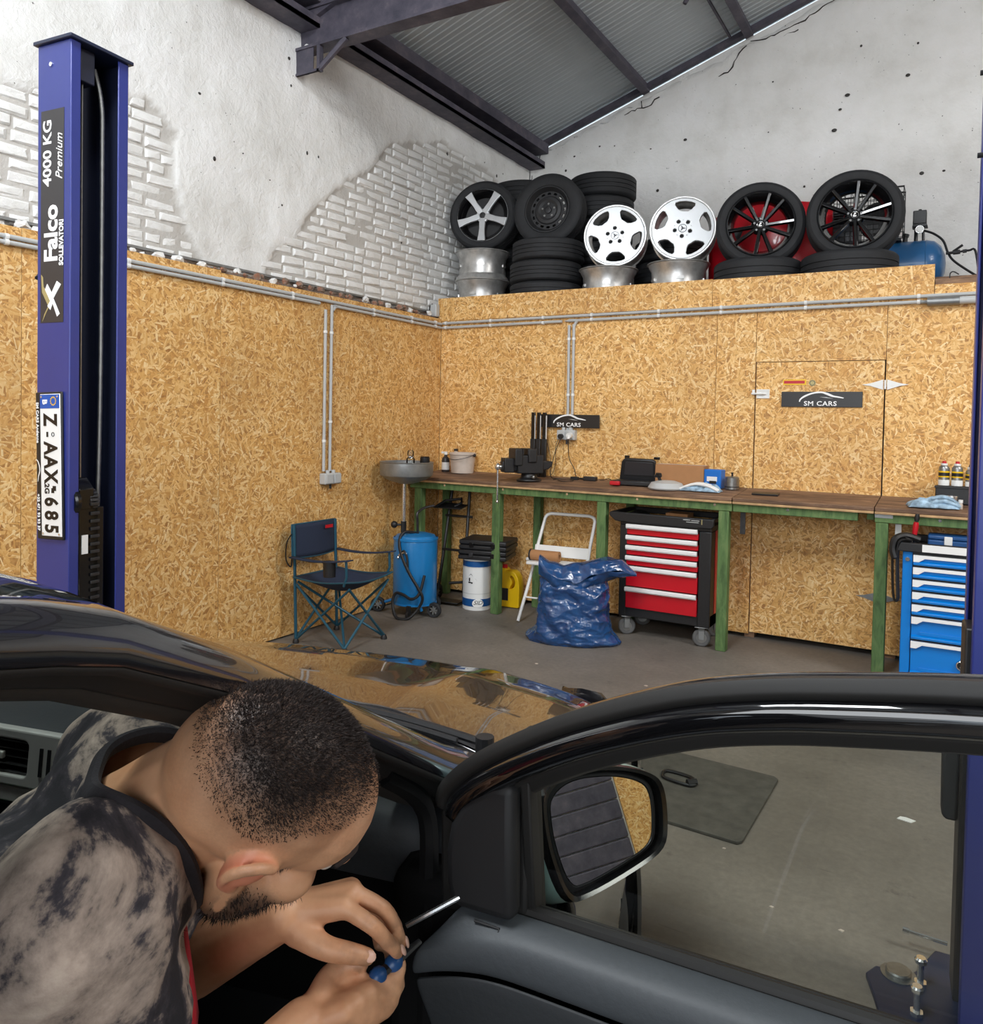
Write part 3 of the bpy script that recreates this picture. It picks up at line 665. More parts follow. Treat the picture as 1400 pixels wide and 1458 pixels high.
for i in range(6):
    a = i*.33; q = MB(); q.bb((-.006, .095, -.006), (.004, .131, .006)); o = q.build('chain_link', M['steel_dark'], cho, smooth=0, bevel=.002); o.location = (-.048+.042*cos(a*.8)-.004, 0, 1.19+.055*sin(a*.8)+.012); o.rotation_euler = (0, -a*.8, 0)
q = MB(); q.bb((-.016, .06, 1.02), (-.009, .085, 1.09)); q.build('safety_label', M['offwhite'], lp, smooth=0)
q = MB(); q.bb((-.36, -.14, 0), (.12, .40, .018)); q.build('base_plate', M['lift_dark'], lp, bevel=.003)
# number plate screwed to the post
npl = thing('number_plate', 'white number plate in a black holder, fixed upright on the left lift post', 'number plate', lp.matrix_basis @ Vector((-.083, -.002, 1.348)), 0)
npl.rotation_euler = (0, 0, RZ)
tilt = Matrix.Rotation(radians(-1.6), 4, 'Y')
pm = tilt @ face_m((0, -.010, 0), (0, 0, -1), (1, 0, 0))
q = MB(tilt); q.bb((-.082, -.008, -.270), (.061, -.0, .266)); q.build('holder', M['black'], npl, bevel=.004)
q = MB(tilt); q.bb((-.052, -.0115, -.257), (.056, -.008, .258)); q.build('plate', M['offwhite'], npl, bevel=.002)
q = MB(tilt); q.bb((-.050, -.0125, .206), (.054, -.0115, .256)); eb = q.build('blue_band', M['eu_blue'], npl, smooth=0)
text('lettering', 'B', .034, M['print_white'], npl, pm @ Matrix.Translation((-.230, -.024, .003)), bold=.001)
q = MB()
for i in range(12): q.box((0, 0, 0), (.005, .0006, .005), tilt @ Matrix.Translation((.022+.014*cos(i*pi/6), -.0128, .232+.014*sin(i*pi/6))))
o = q.build('star_ring', M['yellow'], npl, smooth=0); o['kind'] = 'stuff'
for tx, u, sc_ in (('Z', -.165, 1), ('A', -.062, 1), ('A', -.012, 1), ('X', .04, 1), ('6', .132, 1), ('8', .181, 1), ('5', .230, 1)):
    text('lettering', tx, .098, M['print_black'], npl, pm @ Matrix.Translation((u, .0, .002)), bold=.003, sx=.68)
text('lettering', '-', .06, M['print_black'], npl, pm @ Matrix.Translation((-.112, -.008, .002)), bold=.002)
q = MB(tilt); q.tube([(.018+.007*cos(a*pi/8), -.0125, .112+.007*sin(a*pi/8)) for a in range(16)], .0013, 5, True); q.build('approval_mark', M['print_black'], npl)
text('lettering', '2G', .034, M['print_black'], npl, pm @ Matrix.Translation((.085, -.020, .002)), bold=.001, sx=.9)
q = MB(tilt); q.bb((.005, -.0124, -.1), (.02, -.0116, -.082)); q.bb((.012, -.0124, -.092), (.03, -.0116, -.074)); q.build('crest_mark', M['print_black'], npl, smooth=0)
text('lettering', 'SM CARS Andenne', .018, M['print_white'], npl, pm @ Matrix.Translation((-.155, -.0665, .002)), sx=1.05, bold=.0004)
text('lettering', '+32 471 93 93 37', .017, M['print_white'], npl, pm @ Matrix.Translation((.172, -.0665, .002)), sx=1.1, bold=.0004)
me = curve_mesh('swoosh', [[(p[0]*.24, p[1]*.24) for p in swoosh(1.3)[0][0]]], .0006); me.transform(pm @ Matrix.Translation((.02, -.070, .002))); obj('swoosh', me, M['print_white'], npl)
for (x, z) in ((-.042, .248), (.045, .248), (-.042, -.248), (.045, -.248)):
    q = MB(tilt); q.cyl((x, -.0115, z), (x, -.014, z), .004, 8); q.build('screw', M['chrome'], npl)
# right post
rp = post('blue lift post at the right edge of the view', (4.03, -3.62, 0), radians(4), -1)
q = MB()
pl = [(-.03, -.02), (-.135, -.03), (-.165, .0), (-.19, .12), (-.21, .20), (-.185, .245), (-.145, .25), (-.115, .235), (-.085, .27), (-.03, .40), (.30, .40), (.30, -.02)]
q.prism(pl, .016); q.build('base_plate', M['lift_dark'], rp, bevel=.003)
q = MB(); q.lathe([(0, .030), (.030, .030), (.033, .026), (.033, .018), (.046, .018), (.046, .014), (0, .014)], 24, Matrix.Translation((-.128, .235, 0))); q.build('pivot_cap', M['steel'], rp)
for (x, y) in ((-.075, .215), (-.088, .085)):
    q = MB(); q.cyl((x, y, .014), (x, y, .085), .0085, 10); q.lathe([(0, .093), (.012, .093), (.0165, .088), (.0165, .079), (0, .079)], 10, Matrix.Translation((x, y, 0))); q.cyl((x, y, .014), (x, y, .026), .017, 6); q.build('anchor_bolt', M['chrome'], rp)
q = MB(); q.cyl((-.10, .40, .05), (-.0, .39, .05), .006, 8); q.cyl((-.115, .402, .05), (-.098, .400, .05), .009, 8); q.build('locking_pin', M['chrome'], rp)
q = MB(); q.bb((-.012, .05, .10), (.10, .16, 1.05)); q.build('carriage', M['black'], rp, bevel=.005)
q = MB(); q.prism([(-.048, .555), (-.05, .71), (-.038, .735), (-.012, .735), (-.012, .545), (-.038, .545)], .05, face_m((0, .13, 0), (1, 0, 0), (0, 0, 1))); q.build('door_bumper', M['rubber'], rp, bevel=.01)
for z in (2.46, 2.25):
    q = MB(); q.cyl((-.0, .16, z), (-.014, .16, z), .007, 8); q.build('bolt', M['black'], rp)

# ================================================================== workbenches
BZ = lambda y: 1.05+(y+.49)*.07
M['edge'] = mat('bench_edge_wood', srgb(186, 150, 108), .7, var=.25, scale=14)
def bench(label, x0, x1, legs, rear, apron_end=0):
    t = thing('workbench', label, 'workbench', (x0, 0, 0), 0, None)
    L = x1-x0
    q = MB(); q.add([(0, -.49, BZ(-.49)-.026), (L, -.49, BZ(-.49)-.026), (L, -.012, BZ(0)-.026), (0, -.012, BZ(0)-.026), (0, -.49, BZ(-.49)), (L, -.49, BZ(-.49)), (L, -.012, BZ(0)), (0, -.012, BZ(0))], [(0, 3, 2, 1), (4, 5, 6, 7), (0, 1, 5, 4), (1, 2, 6, 5), (2, 3, 7, 6), (3, 0, 4, 7)])
    q.build('worktop', M['worktop'], t, bevel=.004)
    q = MB(); q.bb((0, -.492, BZ(-.49)-.042), (L, -.472, BZ(-.49)-.0265)); q.build('edge_board', M['edge'], t, bevel=.003)
    zt = BZ(-.49)-.0275
    q = MB(); q.bb((.0, -.470, zt-.068), (L-apron_end, -.425, zt)); q.build('front_rail', M['green'], t, bevel=.004)
    q = MB(); q.bb((.0, -.065, zt-.062), (L, -.02, zt+.01)); q.build('rear_rail', M['green'], t, bevel=.004)
    for x in (.0, L-.045):
        q = MB(); q.bb((x+.001, -.424, zt-.06), (x+.044, -.066, zt)); q.build('cross_rail', M['green'], t, bevel=.004)
    for lx in legs:
        q = MB(); q.bb((lx-x0, -.468, 0), (lx-x0+.07, -.40, zt-.069)); q.build('leg', M['green'], t, bevel=.005)
    for lx in rear:
        q = MB(); q.bb((lx-x0, -.085, 0), (lx-x0+.065, -.025, zt-.063)); q.build('leg', M['green'], t, bevel=.005)
    for sx in np.arange(.35, L-.1, .55):
        q = MB(); q.cyl((sx, -.470, zt-.03), (sx, -.474, zt-.03), .009, 10); q.build('screw_head', M['chrome'], t)
    return t
bench('long green-framed workbench with the vise on it, left of the others', .03, 2.695, [.075, .83, 1.72, 2.605], [.10, 1.0, 1.80])
b2 = bench('middle green-framed workbench in front of the board door', 2.70, 3.555, [], [], .09)
b3 = bench('right green-framed workbench behind the blue tool chest', 3.56, 5.6, [3.565, 4.6, 5.5], [5.5])
def bracket(x, y, p, mt):
    q = MB(); q.bb((x, y-.006, .80), (x+.034, y, .985)); q.cyl((x+.017, y-.008, .83), (x+.017, y-.006, .83), .007, 8); q.cyl((x+.017, y-.008, .95), (x+.017, y-.006, .95), .007, 8)
    return q.build('angle_bracket', mt, p)
bracket(.035, -.395, b2, M['steel_dark']); bracket(.11, -.395, b3, M['white'])
q = MB(); q.bb((.0, -.4735, .985), (.10, -.471, 1.022)); q.build('joining_plate', M['galv'], b3, smooth=0)

# ================================================================== tool chests
M['castor'] = mat('castor_rubber', srgb(92, 92, 92), .5)
def castor(p, x, y, swivel, ztop):
    q = MB(); m = Matrix.Translation((x, y, 0)) @ Matrix.Rotation(swivel, 4, 'Z')
    q.lathe([(.0, -.016), (.054, -.016), (.062, -.010), (.062, .010), (.054, .016), (0, .016)], 20, m @ face_m((0, 0, .062), (1, 0, 0), (0, 0, 1))); w = q.build('castor_wheel', M['castor'], p)
    q = MB(); q.lathe([(.0, -.018), (.035, -.018), (.035, .018), (0, .018)], 16, m @ face_m((0, 0, .062), (1, 0, 0), (0, 0, 1))); q.build('hub', M['steel'], w)
    q = MB(m); q.bb((-.02, -.028, .05), (.02, -.024, ztop)); q.bb((-.02, .024, .05), (.02, .028, ztop)); q.bb((-.045, -.04, ztop-.006), (.045, .04, ztop)); q.bb((-.02, -.028, ztop-.03), (.02, .028, ztop-.006)); q.build('castor_fork', M['galv'], p, bevel=.002)
rc = thing('tool_chest', 'red and black tool chest on castors under the workbench', 'tool chest', (1.90, -.47, 0), 0)
Wd, Dp = .66, .44
q = MB(); q.bb((.0, .012, .14), (.055, Dp, .80)); q.bb((Wd-.085, .012, .14), (Wd, Dp, .80)); q.bb((.0, .02, .14), (Wd, Dp, .225)); q.bb((0, Dp-.02, .14), (Wd, Dp, .80)); q.bb((0, .014, .80), (Wd, Dp, .84)); q.build('body', M['black'], rc, bevel=.006)
for x_ in (Wd+.002, -.002):
    q = MB(); q.bb((x_-.002, .12, .22), (x_+.002, Dp-.02, .80)); q.build('side_panel', M['red'], rc, smooth=0)
q = MB(); q.prism([(-.075, .885), (-.07, .862), (-.03, .83), (.0, .825), (Wd, .825), (Wd+.02, .84), (Wd+.02, .89), (-.06, .893)], .03, face_m((0, .012, 0), (1, 0, 0), (0, 0, 1)))
q.bb((-.07, .01, .865), (-.03, Dp, .893)); q.bb((Wd-.01, .01, .865), (Wd+.02, Dp, .893)); q.bb((-.05, Dp-.03, .85), (Wd+.01, Dp, .893)); q.build('top_tray', M['black'], rc, bevel=.006)
for (x_, z_, w_) in ((Wd-.165, .876, .05), (Wd-.105, .874, .055), (Wd-.125, .862, .085)):
    q = MB(); q.box((x_, -.0192, z_), (w_, .0012, .0045), None); q.build('faint_print', M['grey_plastic'], rc, smooth=0)
q = MB(); q.box((Wd-.06, -.019, .868), (.006, .002, .035)); q.build('orange_tick', M['gold'], rc, smooth=0)
zs_ = [(.815, .037, .050), (.735, .028, .045), (.662, .032, .042), (.588, .032, .042), (.512, .034, .125), (.352, .034, .125)]
zs_ = [(.822, .036, .795-.705), ]
rows = [(.812, .734), (.732, .662), (.660, .588), (.586, .514), (.512, .362), (.360, .205)]
for i, (za, zb) in enumerate(rows):
    q = MB(); q.bb((.058, .0, zb+.004), (Wd-.088, .40, za-.034)); dw = q.build('drawer', M['red'], rc, bevel=.003)
    q = MB(); q.prism([(0, 0), (-.022, 0), (-.026, -.004), (-.026, -.024), (-.018, -.033), (.0, -.033)], Wd-.146, face_m((.056, .0, za), (0, 1, 0), (0, 0, 1))); q.build('handle_strip', M['white_strip'], dw, bevel=.002)
for (x, y, a) in ((.05, .06, .5), (Wd-.06, .05, .2), (.06, Dp-.07, .3), (Wd-.06, Dp-.07, 1)): castor(rc, x, y, a+pi/2*0, .14)
cs = tag(MB().bb((2.20, -.35, .842), (2.36, -.20, .897)).build('card_scrap', M['card'], bevel=.003), 'cardboard piece lying in the top tray of the red chest', 'cardboard')
rg = thing('rag_bundle', 'dark rags heaped in the left of the red chest tray', 'rags', (1.97, -.25, .842)); q = MB()
q.grid(lambda u, w: (u, w, .045*max(0, 1-(u/.10)**2-(w/.13)**2)+.012*noise.noise((u*30, w*30, 2))), list(np.linspace(-.1, .1, 16)), list(np.linspace(-.13, .13, 16))); q.build('cloth', M['black'], rg, solid=.004)
# blue chest
bc = thing('tool_chest', 'blue tool chest with pale trapezoid handles by the right post', 'tool chest', (3.728, -.66, 0), 0)
Wd, Dp = .69, .46
q = MB(); q.bb((0, .012, .06), (.052, Dp, .82)); q.bb((Wd-.052, .012, .06), (Wd, Dp, .82)); q.bb((0, Dp-.02, .06), (Wd, Dp, .82)); q.bb((.0, .016, .04), (Wd, Dp, .075)); q.build('body', M['tool_blue'], bc, bevel=.005)
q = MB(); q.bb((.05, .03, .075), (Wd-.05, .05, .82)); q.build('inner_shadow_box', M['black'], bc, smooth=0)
q = MB(); q.bb((-.03, -.012, .82), (Wd+.02, .02, .872)); q.bb((-.03, .02, .82), (.0, Dp, .872)); q.bb((Wd, .02, .82), (Wd+.02, Dp, .872)); q.bb((0, Dp-.03, .82), (Wd, Dp, .872)); q.bb((0, .02, .82), (Wd, Dp-.03, .835)); q.build('top_tray', M['black'], bc, bevel=.005)
q = MB(); q.bb((.10, -.0155, .826), (Wd-.10, -.012, .868)); q.build('name_strip', M['offwhite'], bc, smooth=0)
q = MB(); q.cyl((.026, .012, .775), (.026, .0, .775), .012, 14); q.build('lock', M['chrome'], bc)
rows = [(.805, .735), (.733, .662), (.660, .590), (.588, .518), (.516, .446), (.444, .304), (.302, .095)]
for i, (za, zb) in enumerate(rows):
    q = MB(); q.bb((.056, .016, zb+.006), (Wd-.056, .40, za-.004)); q.prism([(.0, zb+.006), (-.020, zb+.010), (-.022, zb+.022), (-.008, zb+.032), (.0, zb+.034)], Wd-.112, face_m((.056, .016, 0), (0, 1, 0), (0, 0, 1))); dw = q.build('drawer', M['tool_blue'], bc, bevel=.002)
    q = MB(); q.prism([(.056, za-.002), (.056, za-.042), (.085, za-.042), (.115, za-.021), (Wd-.115, za-.021), (Wd-.085, za-.042), (Wd-.056, za-.042), (Wd-.056, za-.002)], .020, face_m((0, .016, 0), (1, 0, 0), (0, 0, 1))); q.build('handle_strip', M['white_strip'], dw, bevel=.001)
    q = MB(); q.bb((.10, .006, zb+.034), (Wd-.10, .0158, min(za-.022, zb+.052))); q.build('grip_recess', M['tool_blue'], dw, smooth=0)
q = MB(); q.cyl((.315, .016, .195), (.315, .004, .195), .027, 24); bd = q.build('badge', M['print_black'], bc); q = MB(); q.tube([(.315+.025*cos(a*pi/12), .002, .195+.025*sin(a*pi/12)) for a in range(24)], .003, 6, True); q.prism([(.305, .183), (.315, .210), (.327, .183)], .002, face_m((0, .003, 0), (1, 0, 0), (0, 0, 1))); q.build('badge_ring', M['chrome'], bd)
for (x, y) in ((.07, .07), (Wd-.07, .07), (.07, Dp-.07), (Wd-.07, Dp-.07)):
    q = MB(); q.cyl((x, y-.012, .022), (x, y+.012, .022), .022, 14); q.bb((x-.015, y-.016, .018), (x+.015, y+.016, .04)); q.build('castor', M['black'], bc)
st = thing('strap', 'black strap hanging down the left side of the blue chest', 'strap', (3.71, -.64, 0))
q = MB(); q.tube(smoothpts([(.05, .03, .885), (-.01, .01, .90), (-.035, .0, .84), (-.030, -.01, .62), (-.018, -.015, .53), (.0, -.02, .54), (-.004, -.02, .64), (-.008, -.02, .80), (.006, -.03, .878), (.06, .0, .880)], 6), .014, 8, flat=.45); q.build('band', M['hose'], st)
q = MB(); q.tube(smoothpts([(.10, .05, .885), (.03, .03, .905), (-.02, -.01, .89), (-.035, -.02, .83), (-.02, -.03, .77)], 6), [.02]*24+[.012], 8); q.build('end_tab', M['hose'], st)
ag = thing('screwdriver', 'red-handled screwdriver standing in the blue chest tray', 'screwdriver', (3.775, -.56, .838), 0, None, (.0, .10, 0))
q = MB(); q.lathe([(0, .05), (.010, .055), (.014, .08), (.016, .12), (.014, .145), (0, .15)], 14); q.build('handle', M['red_plastic'], ag); q = MB(); q.cyl((0, 0, .0), (0, 0, .055), .004, 8); q.build('shaft', M['chrome'], ag); q = MB(); q.lathe([(0, .15), (.011, .15), (.015, .17), (.011, .195), (0, .198)], 12); q.build('end_cap', M['black'], ag)
cc = thing('small_case', 'blue case with a pale clasp lying on the blue tool chest', 'case', (3.955, -.43, .836))
q = MB(); q.bb((-.105, -.07, 0), (.115, .07, .045)); q.build('base', M['case_blue'], cc, bevel=.008); q = MB(); q.bb((-.105, -.07, .046), (.115, .07, .072)); q.build('lid', M['case_blue'], cc, bevel=.008); q = MB(); q.bb((-.02, -.078, .018), (.022, -.070, .068)); q.build('clasp', M['white'], cc, bevel=.003)
for i, (x, y, a) in enumerate(((3.80, -.50, .4), (3.83, -.42, -.3))):
    sp = thing('spanner', ['steel spanner beside the red-handled screwdriver in the tray', 'steel spanner nearest the blue case in the tray'][i], 'spanner', (x, y, .842), a)
    q = MB(); q.bb((-.07, -.006, -.003), (.07, .006, .003)); q.build('shank', M['steel_dark'], sp, bevel=.002); q = MB(); q.tube([(.085+.012*cos(k*pi/6), .012*sin(k*pi/6), 0) for k in range(12)], .004, 6, True); q.build('ring_end', M['steel_dark'], sp); q = MB(); q.tube([(-.082+.013*cos(k*pi/6), .013*sin(k*pi/6), 0) for k in range(-4, 5)], .0045, 6); q.build('open_end', M['steel_dark'], sp)

# ================================================================== things on the benches
bk = thing('bucket', 'worn grey plastic bucket at the left end of the bench', 'bucket', (.335, -.135, BZ(-.135)))
q = MB(); q.lathe([(0, 0), (.092, 0), (.096, .004), (.110, .155), (.117, .157), (.117, .168), (.112, .175), (.106, .172), (.094, .008), (0, .008)], 30); q.build('pail', M['bucket'], bk)
q = MB(); q.tube(smoothpts([(-.115, 0, .162), (-.108, -.10, .14), (0, -.135, .118), (.108, -.10, .14), (.115, 0, .162)], 6), .0025, 6); q.build('bail', M['steel_dark'], bk); q = MB(); q.sphere((.12, 0, .155), (.012, .016, .014), 6); q.sphere((-.12, 0, .155), (.012, .016, .014), 6); q.build('bail_lug', M['black'], bk)
sb = thing('spray_bottle', 'slim dark bottle standing left of the grey bucket', 'bottle', (.158, -.13, BZ(-.13)))
q = MB(); q.lathe([(0, 0), (.032, 0), (.034, .004), (.034, .10), (.028, .122), (.013, .138), (.012, .15), (0, .15)], 18); q.build('body', M['decal'], sb); q = MB(); q.lathe([(.0345, .02), (.0348, .02), (.0348, .085), (.0345, .085)], 18); q.build('label_band', M['offwhite'], sb); q = MB(); q.lathe([(0, .15), (.015, .15), (.015, .17), (0, .172)], 12); q.bb((-.04, -.008, .160), (.012, .008, .176)); q.build('sprayer', M['offwhite'], sb)
bt = thing('bottle', 'pale squat bottle between the dark bottle and the bucket', 'bottle', (.212, -.052, BZ(-.052))); q = MB(); q.lathe([(0, 0), (.036, 0), (.038, .004), (.038, .13), (.02, .16), (.016, .175), (0, .175)], 16); q.build('body', M['bucket'], bt); q = MB(); q.lathe([(0, .175), (.018, .175), (.018, .195), (0, .197)], 12); q.build('cap', M['black'], bt)
vs = thing('bench_vise', 'black cast bench vise clamped to the bench front', 'vise', (1.085, -.34, BZ(-.34)), radians(48)); vs.scale = (1.15, 1.15, 1.25)
q = MB(); q.lathe([(0, 0), (.085, 0), (.088, .012), (.06, .022), (.05, .05), (0, .05)], 24); q.bb((-.10, -.06, .05), (.085, .06, .165)); q.bb((-.03, -.075, .12), (.03, .075, .205)); q.prism([(.03, .06), (.13, .075), (.16, .10), (.16, .125), (.03, .135)], .07, face_m((0, .035, 0), (1, 0, 0), (0, 0, 1))); q.build('fixed_body', M['black'], vs, bevel=.006)
q = MB(); q.bb((-.20, -.03, .065), (-.06, .03, .125)); q.bb((-.125, -.072, .10), (-.07, .072, .205)); q.bb((-.19, -.045, .055), (-.12, .045, .145)); q.build('moving_jaw', M['black'], vs, bevel=.006)
q = MB(); q.bb((-.07, -.074, .168), (-.064, .074, .206)); q.bb((-.036, -.074, .168), (-.030, .074, .206)); q.build('jaw_plate', M['steel_dark'], vs, bevel=.001)
q = MB(); q.cyl((-.222, 0, .09), (-.19, 0, .09), .014, 12); q.sphere((-.224, 0, .09), .021, 8); q.build('screw_head', M['chrome'], vs)
q = MB(); q.cyl((-.224, 0, -.125), (-.224, 0, .10), .0065, 8); q.sphere((-.224, 0, -.127), .011, 6); q.sphere((-.224, 0, .103), .011, 6); q.build('handle_bar', M['chrome'], vs)
q = MB(); q.cyl((0, -.06, .03), (0, -.09, .03), .009, 8); q.sphere((0, -.092, .03), .012, 6); q.build('swivel_lock', M['steel'], vs)
for i, x in enumerate((.985, 1.035, 1.087)):
    tb = thing('wiper_blade_tube', ['left of the three tall black tubes standing behind the vise', 'middle of the three tall black tubes standing behind the vise', 'right of the three tall black tubes standing behind the vise'][i], 'tube', (x, -.085, BZ(-.085)), 0, None)
    q = MB(); q.bb((-.021, -.014, 0), (.021, .014, .31)); q.build('sleeve', M['black'], tb, bevel=.004); q = MB(); q.bb((-.016, -.010, .31), (.016, .010, .525)); q.build('upper_tube', M['black_gloss'], tb, bevel=.003)
    q = MB(); q.bb((.0165, -.0105, .12 if i == 1 else .20), (.019, .004, .50)); q.build('pale_edge', M['offwhite'], tb, smooth=0)
    tb.name = 'tall_tube'
def wire(label, pts, r=.003):
    return tag(MB().tube(smoothpts(pts, 7), r, 6).build('power_cord', M['hose']), label, 'cord')
wire('black cord hanging from the bench socket, left one', [(1.235, -.08, 1.40), (1.225, -.10, 1.36), (1.19, -.10, 1.27), (1.165, -.11, 1.14), (1.18, -.13, 1.084), (1.24, -.15, 1.079), (1.32, -.16, 1.079)])
wire('black cord hanging from the bench socket, right one', [(1.312, -.10, 1.40), (1.31, -.10, 1.34), (1.315, -.09, 1.24), (1.36, -.09, 1.16), (1.40, -.12, 1.090), (1.47, -.13, 1.083)])
wire('thin cord looping from the socket behind the tall black tubes', [(1.20, -.05, 1.395), (1.18, -.06, 1.33), (1.175, -.05, 1.2), (1.16, -.06, 1.12), (1.14, -.09, 1.085)], .0022)
wire('thin cord between the tall tubes and the bench top', [(1.10, -.12, 1.42), (1.14, -.12, 1.33), (1.17, -.13, 1.22), (1.17, -.14, 1.12), (1.20, -.16, 1.080)], .0022)
wire('cord running along the bench from the adaptor to the black case', [(1.60, -.13, 1.086), (1.64, -.15, 1.09), (1.68, -.14, 1.10), (1.73, -.19, 1.083), (1.78, -.22, 1.080)], .0028)
wire('cord lying in a loop on the bench beside the vise', [(1.28, -.22, 1.075), (1.35, -.3, 1.072), (1.42, -.24, 1.076), (1.36, -.16, 1.08), (1.27, -.18, 1.079), (1.24, -.22, 1.075)], .003)
ad = thing('power_adaptor', 'black power adaptor lying on the bench below the cords', 'adaptor', (1.50, -.14, BZ(-.14))); q = MB(); q.bb((-.03, -.025, 0), (.075, .025, .034)); q.build('housing', M['black'], ad, bevel=.006); q = MB(); q.cyl((-.03, 0, .015), (-.07, 0, .015), .007, 8); q.bb((-.14, -.02, 0), (-.08, .02, .026)); q.build('plug', M['black'], ad, bevel=.003)
tc = thing('tool_case', 'open black tool case with a red-ended handle on the bench', 'tool case', (1.915, -.2, BZ(-.2)), radians(4))
q = MB(); q.bb((-.155, -.10, 0), (.15, .08, .036)); q.build('base', M['black'], tc, bevel=.008)
q = MB(); q.prism([(-.145, 0), (.145, 0), (.142, .155), (.12, .168), (-.09, .172), (-.118, .15)], .03, face_m((0, .085, .036), (1, 0, 0), (0, -.25, .97))); q.build('lid', M['black'], tc, bevel=.01)
q = MB(); q.prism([(-.105, .03), (.125, .03), (.122, .135), (-.085, .138)], .004, face_m((0, .052, .040), (1, 0, 0), (0, -.25, .97))); q.build('lid_panel', M['decal'], tc, bevel=.004)
q = MB(); q.bb((-.16, -.135, .0), (-.085, -.1, .03)); q.build('red_grip', M['red_plastic'], tc, bevel=.006)
q = MB(); q.bb((-.115, .085, .19), (-.08, .11, .215)); q.bb((.11, .085, .19), (.155, .11, .21)); q.build('corner_cap', M['black_gloss'], tc, bevel=.004)
cb = thing('cardboard_box', 'brown cardboard box against the back wall on the bench', 'box', (2.235, -.10, BZ(-.10))); q = MB(); q.bb((-.18, -.07, 0), (.18, .07, .155)); q.build('carton', M['card'], cb, bevel=.003); q = MB(); q.bb((-.18, -.03, .1555), (.18, .03, .157)); q.build('tape', M['bucket'], cb, smooth=0)
fn = thing('work_lamp', 'grey round lamp with a black knob in front of the cardboard box', 'lamp', (2.185, -.30, BZ(-.30)), 0); q = MB(); q.lathe([(0, .0), (.125, 0), (.132, .010), (.11, .045), (.06, .06), (.0, .064)], 28); q.build('shell', M['grey_plastic'], fn); q = MB(); q.tube([(-.04, -.01, .05), (-.06, -.03, .11), (-.03, -.05, .105)], .012, 8); q.cyl((-.085, -.02, .09), (-.03, -.03, .095), .011, 8); q.build('knob', M['black'], fn)
bb_ = thing('blue_box', 'bright blue box leaning beside the cardboard box', 'box', (2.482, -.12, BZ(-.12)), radians(-6)); q = MB(); q.bb((-.062, -.045, 0), (.062, .045, .135)); q.build('carton', M['blue_plastic'], bb_, bevel=.004); q = MB(); q.bb((-.04, -.0465, .05), (.035, -.045, .085)); q.build('print', M['offwhite'], bb_, smooth=0); q = MB(); q.bb((-.02, -.048, .035), (.03, -.0465, .055)); q.build('dark_print', M['sign_black'], bb_, smooth=0)
def clothpile(name, label, cat, loc, L, Wd_, Hh, mt, seed, rz=0):
    t = thing(name, label, cat, loc, rz); q = MB()
    def f(u, w):
        e = max(0, 1-abs(u)**3)*max(0, 1-abs(w)**2.5); h = e**.6*Hh*(.65+.6*noise.noise((u*2.2, w*2.2, seed)))+.010*noise.noise((u*7, w*7, seed+3))*e
        return (u*L/2*(1+.15*noise.noise((u*2, w*2, seed+5))), w*Wd_/2*(1+.25*noise.noise((u*3, w, seed+6))), max(.002, h))
    q.grid(f, list(np.linspace(-1, 1, 36)), list(np.linspace(-1, 1, 22))); q.build('fabric', mt, t, smooth=60, recalc=False, solid=.003); return t
gl = clothpile('work_gloves', 'blue and white crumpled gloves in front of the blue box', 'gloves', (2.44, -.30, BZ(-.30)+.001), .27, .13, .06, M['glove'], 4)
q = MB()
for (y, a) in ((-.05, .2), (-.02, -.1), (.02, .05)): q.tube(smoothpts([(-.14, y, .012), (-.04, y+.02*a, .05), (.06, y, .04), (.13, y-.01, .012)], 5), [.010]*15+[.006], 7)
q.build('finger_edge', M['offwhite'], gl)
sc_ = thing('metal_pot', 'small steel pot with a knob lid right of the blue box', 'pot', (2.612, -.14, BZ(-.14))); q = MB(); q.lathe([(0, 0), (.045, 0), (.048, .004), (.048, .085), (.042, .092), (.03, .094), (0, .096)], 22); q.build('body', M['steel'], sc_); q = MB(); q.lathe([(0, .095), (.008, .097), (.006, .108), (.010, .12), (0, .124)], 12); q.build('knob', M['black'], sc_); q = MB(); q.lathe([(.049, .018), (.051, .021), (.049, .024)], 22); q.build('band', M['steel_dark'], sc_)
pd = thing('flat_pad', 'flat black pad lying on the middle bench', 'pad', (2.872, -.28, BZ(-.28)), radians(2), None, (radians(4), 0, radians(2))); q = MB(); q.bb((-.085, -.045, .0), (.085, .045, .012)); q.build('pad', M['black'], pd, bevel=.003); q = MB(); q.bb((-.085, -.046, .004), (.085, -.045, .008)); q.build('edge', M['black_gloss'], pd, smooth=0)
gv = clothpile('glove_pile', 'pale grey crumpled gloves near the front of the right bench', 'gloves', (3.868, -.36, BZ(-.36)+.001), .27, .15, .07, M['glove'], 11, .1)
q = MB()
for (y, z_) in ((-.045, .03), (-.015, .05), (.02, .05), (.05, .035)): q.tube(smoothpts([(-.01, y, z_), (.05, y*1.1, z_+.015), (.10, y*1.2, z_), (.14, y*1.15, .014)], 5), [.012]*15+[.008], 7)
q.build('glove_finger', M['glove'], gv)
ty = thing('parts_tray', 'black parts bin carrying two spray cans on the right bench', 'bin', (3.985, -.13, BZ(-.13)))
q = MB(); q.bb((-.11, -.085, 0), (.16, .085, .105)); q.build('bin', M['black'], ty, bevel=.005); q = MB(); q.bb((-.115, -.09, .095), (.165, -.082, .11)); q.build('lip', M['black'], ty, bevel=.002)
